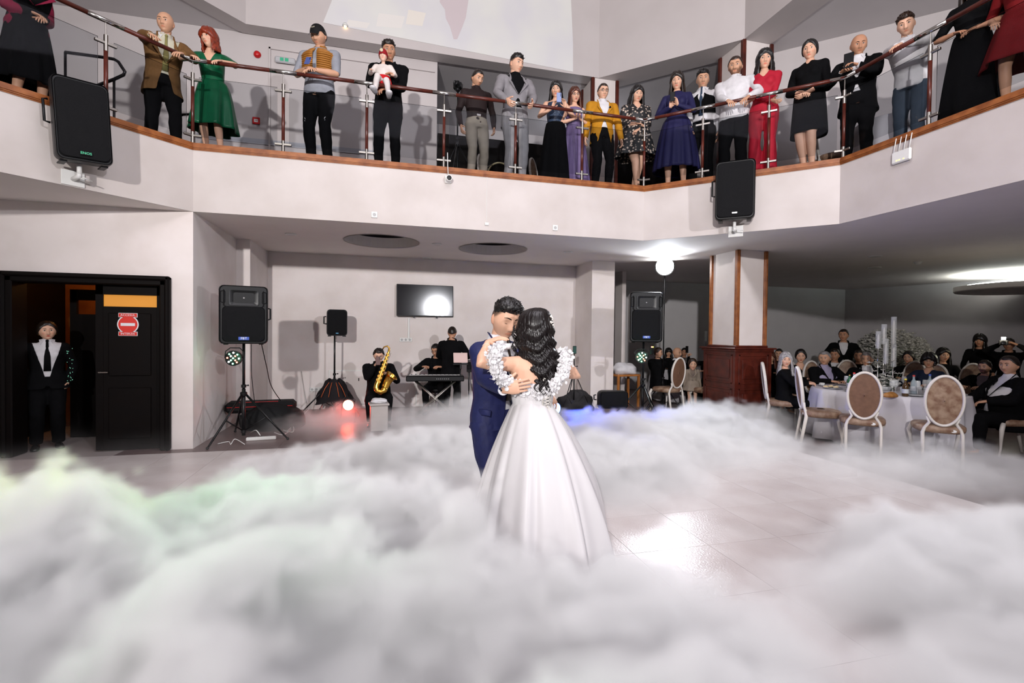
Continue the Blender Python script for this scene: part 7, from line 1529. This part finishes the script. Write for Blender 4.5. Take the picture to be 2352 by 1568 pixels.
    for k in range(520):    # curled barbs
        i = rng.randrange(len(S)); c = S[i]; cen = V3(.01, .05, 1.36); o_ = nrm(c - cen) * V3(1.2, .8, .7); o_ = nrm(o_ + V3(rng.gauss(0, .55), rng.gauss(-.2, .4), rng.gauss(-.05, .5))); L = .022 + .036 * rng.random(); b_ = nrm(np.cross(o_, V3(rng.gauss(0, 1), rng.gauss(0, 1), rng.gauss(0, 1)))); cu = .8 + 2.4 * rng.random(); c = c + o_ * .016
        pts = [c + o_ * L * math.sin(s_ * cu) / cu + b_ * L * (1 - math.cos(s_ * cu)) / cu for s_ in np.linspace(0, 1, 6)]; mb.tube(pts, [.0016, .0017, .0016, .0014, .0012, .0008], 4)
    o = mb.obj('feathers', M_FEA, t, True); o['kind'] = 'stuff'
    # bracelet and earring
    mb = MB(); d = nrm(g.wl - g.ell); c = g.wl - d * .05; s1 = nrm(np.cross(d, _z)); s2 = np.cross(d, s1)
    for k in range(16): mb.ball(c + (s1 * math.cos(k * PI / 8) + s2 * math.sin(k * PI / 8)) * .024, .0026, 6, 4)
    mb.obj('bracelet', mat('pearl', (.8, .74, .68), .2, spec=.9), t, True)
person('bride with long wavy black hair in a white gown with a feathered off-shoulder band', BLc, BR, f, 0, ('bald', 'black'), M_GOWN, None, None, vox=.009, sleeve=-1, topcut=.0, heel=.07, extra=bridex, seed=82, hands=dict(l=dict(d=nrm(W2L((0, 0, 0), BR, sight(1160, 776, d=3.10) - sight(1126, 788, d=3.12))) * 1.0, n=V3(.1, .3, -1), curl=.22), r=dict(n=V3(-.5, .3, -1), curl=.4)))
run_jobs()
# ------------------------------------------------------------ ground fog: a density grid worked out here and turned into a volume
def smooth_noise(rng, shape, cell):
    g = [max(2, int(math.ceil(s / c)) + 3) for s, c in zip(shape, cell)]; A = rng.random(g).astype(np.float32)
    for ax in range(3):
        x = np.arange(shape[ax], dtype=np.float32) / cell[ax] + .37; i = np.floor(x).astype(int); t = x - i; t = t * t * (3 - 2 * t)
        a0 = np.take(A, np.clip(i, 0, g[ax] - 1), axis=ax); a1 = np.take(A, np.clip(i + 1, 0, g[ax] - 1), axis=ax)
        sh = [1, 1, 1]; sh[ax] = -1; t = t.reshape(sh); A = a0 * (1 - t) + a1 * t
    return A
def make_fog():
    vs = .04; X0, X1, Y0, Y1, Z0, Z1 = -5.2, 9.2, .25, 9.3, 0.0, 1.35
    nx, ny, nz = int((X1 - X0) / vs), int((Y1 - Y0) / vs), int((Z1 - Z0) / vs)
    xs = X0 + (np.arange(nx) + .5) * vs; ys = Y0 + (np.arange(ny) + .5) * vs; zs = Z0 + (np.arange(nz) + .5) * vs
    X, Y = np.meshgrid(xs, ys, indexing='ij')
    H = np.zeros_like(X); D = np.zeros_like(X)
    def blob(cx, cy, rx, ry, h, dens, rot=0, p=2.0):
        nonlocal H, D
        a, c = math.cos(rot), math.sin(rot); u = ((X - cx) * a + (Y - cy) * c) / rx; v = (-(X - cx) * c + (Y - cy) * a) / ry
        g = np.exp(-(np.sqrt(u * u + v * v)) ** (2 * p) * .7); H = np.maximum(H, h * g ** .6); D = np.maximum(D, dens * g)
    for bl in FOG: blob(*bl)
    rng = np.random.default_rng(5); S = (nx, ny, nz); c = 1 / vs
    N = .0
    for k, (cell, amp) in enumerate(((.9, .40), (.42, .27), (.2, .22), (.11, .16), (.055, .08))):
        n = smooth_noise(rng, S, (cell * c, cell * c, cell * c * .8)); n = 1 - np.abs(2 * n - 1) if k < 3 else n
        N = N + n * amp
    N = (N - N.mean())
    Z = zs[None, None, :]
    h = (H[:, :, None] * (1 + 1.05 * N * 1.0)) + .30 * N * (H[:, :, None] > .12)
    e = (h - Z) / .055
    d = np.clip(e, 0, 1) ; d = d * d * (3 - 2 * d)
    dens = d * D[:, :, None] * np.clip(.9 + .7 * N, .3, 2)
    # thin veil everywhere close to the floor
    veil = np.clip(1 - Z / (.30 + .25 * N), 0, 1) * np.clip(.5 + 1.6 * N, 0, 1.5) * VEIL
    inside = (X < 9) & (Y < 8.8)
    dens = np.maximum(dens, veil * inside[:, :, None] * np.clip((H[:, :, None] * 1.2) + .25, 0, 1))
    for ax, n_ in ((0, nx), (1, ny)):
        t = np.clip(np.minimum(np.arange(n_), n_ - 1 - np.arange(n_)) / 6., 0, 1); sh = [1, 1, 1]; sh[ax] = -1; dens = dens * t.reshape(sh)
    dens = dens.astype(np.float32)
    # (vertices carry the grid; geometry nodes turn them into a volume)
    me = bpy.data.meshes.new('fog'); me.vertices.add(nx * ny * nz)
    at = me.attributes.new('dens', 'FLOAT', 'POINT'); at.data.foreach_set('value', dens.ravel())
    o = bpy.data.objects.new('fog', me); COL.objects.link(o)
    ng = bpy.data.node_groups.new('fog_nodes', 'GeometryNodeTree'); ng.interface.new_socket('Geometry', in_out='INPUT', socket_type='NodeSocketGeometry'); ng.interface.new_socket('Geometry', in_out='OUTPUT', socket_type='NodeSocketGeometry')
    N_ = ng.nodes.new; L = ng.links.new
    gi, go = N_('NodeGroupInput'), N_('NodeGroupOutput'); vc = N_('GeometryNodeVolumeCube')
    vc.inputs['Min'].default_value = (X0, Y0, Z0); vc.inputs['Max'].default_value = (X0 + nx * vs, Y0 + ny * vs, Z0 + nz * vs)
    vc.inputs['Resolution X'].default_value = nx; vc.inputs['Resolution Y'].default_value = ny; vc.inputs['Resolution Z'].default_value = nz
    pos = N_('GeometryNodeInputPosition'); sx = N_('ShaderNodeSeparateXYZ'); L(pos.outputs[0], sx.inputs[0])
    def math_(op, a, b_=None):
        m = N_('ShaderNodeMath'); m.operation = op
        for k, q in ((0, a), (1, b_)):
            if q is None: continue
            if isinstance(q, (int, float)): m.inputs[k].default_value = q
            else: L(q, m.inputs[k])
        return m.outputs[0]
    def idx(out, o0, n_):
        ext = n_ * vs / n_
        m = math_('MULTIPLY', math_('SUBTRACT', out, o0), (n_ - 1) / (n_ * vs)); m = math_('ROUND', m); m = math_('MAXIMUM', m, 0); return math_('MINIMUM', m, n_ - 1)
    ix, iy, iz = idx(sx.outputs[0], X0, nx), idx(sx.outputs[1], Y0, ny), idx(sx.outputs[2], Z0, nz)
    # integer arithmetic keeps the index exact
    def toint(s):
        q = N_('FunctionNodeFloatToInt'); q.rounding_mode = 'ROUND'; L(s, q.inputs[0]); return q.outputs[0]
    def im(op, a, b_):
        m = N_('FunctionNodeIntegerMath'); m.operation = op
        for k, q in ((0, a), (1, b_)):
            if isinstance(q, int): m.inputs[k].default_value = q
            else: L(q, m.inputs[k])
        return m.outputs[0]
    ii = im('ADD', im('MULTIPLY', im('ADD', im('MULTIPLY', toint(ix), ny), toint(iy)), nz), toint(iz))
    si = N_('GeometryNodeSampleIndex'); si.data_type = 'FLOAT'; si.domain = 'POINT'; si.clamp = True
    na = N_('GeometryNodeInputNamedAttribute'); na.data_type = 'FLOAT'; na.inputs[0].default_value = 'dens'
    L(gi.outputs[0], si.inputs['Geometry']); L(na.outputs[0], si.inputs['Value']); L(ii, si.inputs['Index'])
    L(si.outputs[0], vc.inputs['Density'])
    sm = N_('GeometryNodeSetMaterial')
    m = bpy.data.materials.new('fog_vapour'); m.use_nodes = True; nt = m.node_tree; nt.nodes.clear()
    ou = nt.nodes.new('ShaderNodeOutputMaterial'); pv = nt.nodes.new('ShaderNodeVolumePrincipled'); pv.inputs['Color'].default_value = (1, 1, 1, 1); pv.inputs['Density'].default_value = 1; pv.inputs['Anisotropy'].default_value = -.15
    nt.links.new(pv.outputs[0], ou.inputs['Volume']); me.materials.append(m)
    L(vc.outputs[0], sm.inputs[0]); sm.inputs['Material'].default_value = m; L(sm.outputs[0], go.inputs[0])
    md = o.modifiers.new('fog', 'NODES'); md.node_group = ng
    tag(o, 'dense white low fog billowing over the dance floor', 'fog', kind='stuff')
    return o
# cx, cy, rx, ry, height, density, rotation
VEIL = .45
FOG = [(-2.1, 2.85, 1.35, .95, .72, 12), (-.9, 1.95, 1.4, .9, .66, 10), (.0, 1.15, 1.7, .55, .52, 9), (-.35, 3.2, 1.05, 1.35, .50, 8), (.2, 5.5, 1.6, 1.0, .36, 6), (.9, 7.9, 1.1, .8, .5, 1.6), (-.4, 8.3, 1.2, .8, .30, 1.2),
       (3.3, 5.9, 1.9, 1.1, .42, 7), (2.2, 4.7, .9, .8, .38, 7), (.55, 2.2, .95, .65, .50, 8), (-.5, 2.6, 1.2, .9, .56, 8), (.30, 2.30, .50, .40, .66, 9), (1.25, 1.9, .7, .5, .34, 6), (3.5, 2.0, 1.2, .75, .44, 7), (2.5, 1.2, 1.1, .45, .38, 6), (6.0, 4.2, 1.4, .9, .30, 2.4), (5.2, 6.9, 1.4, .6, .38, 3.5), (-2.6, 4.6, 1.2, .7, .25, 2)]
make_fog()
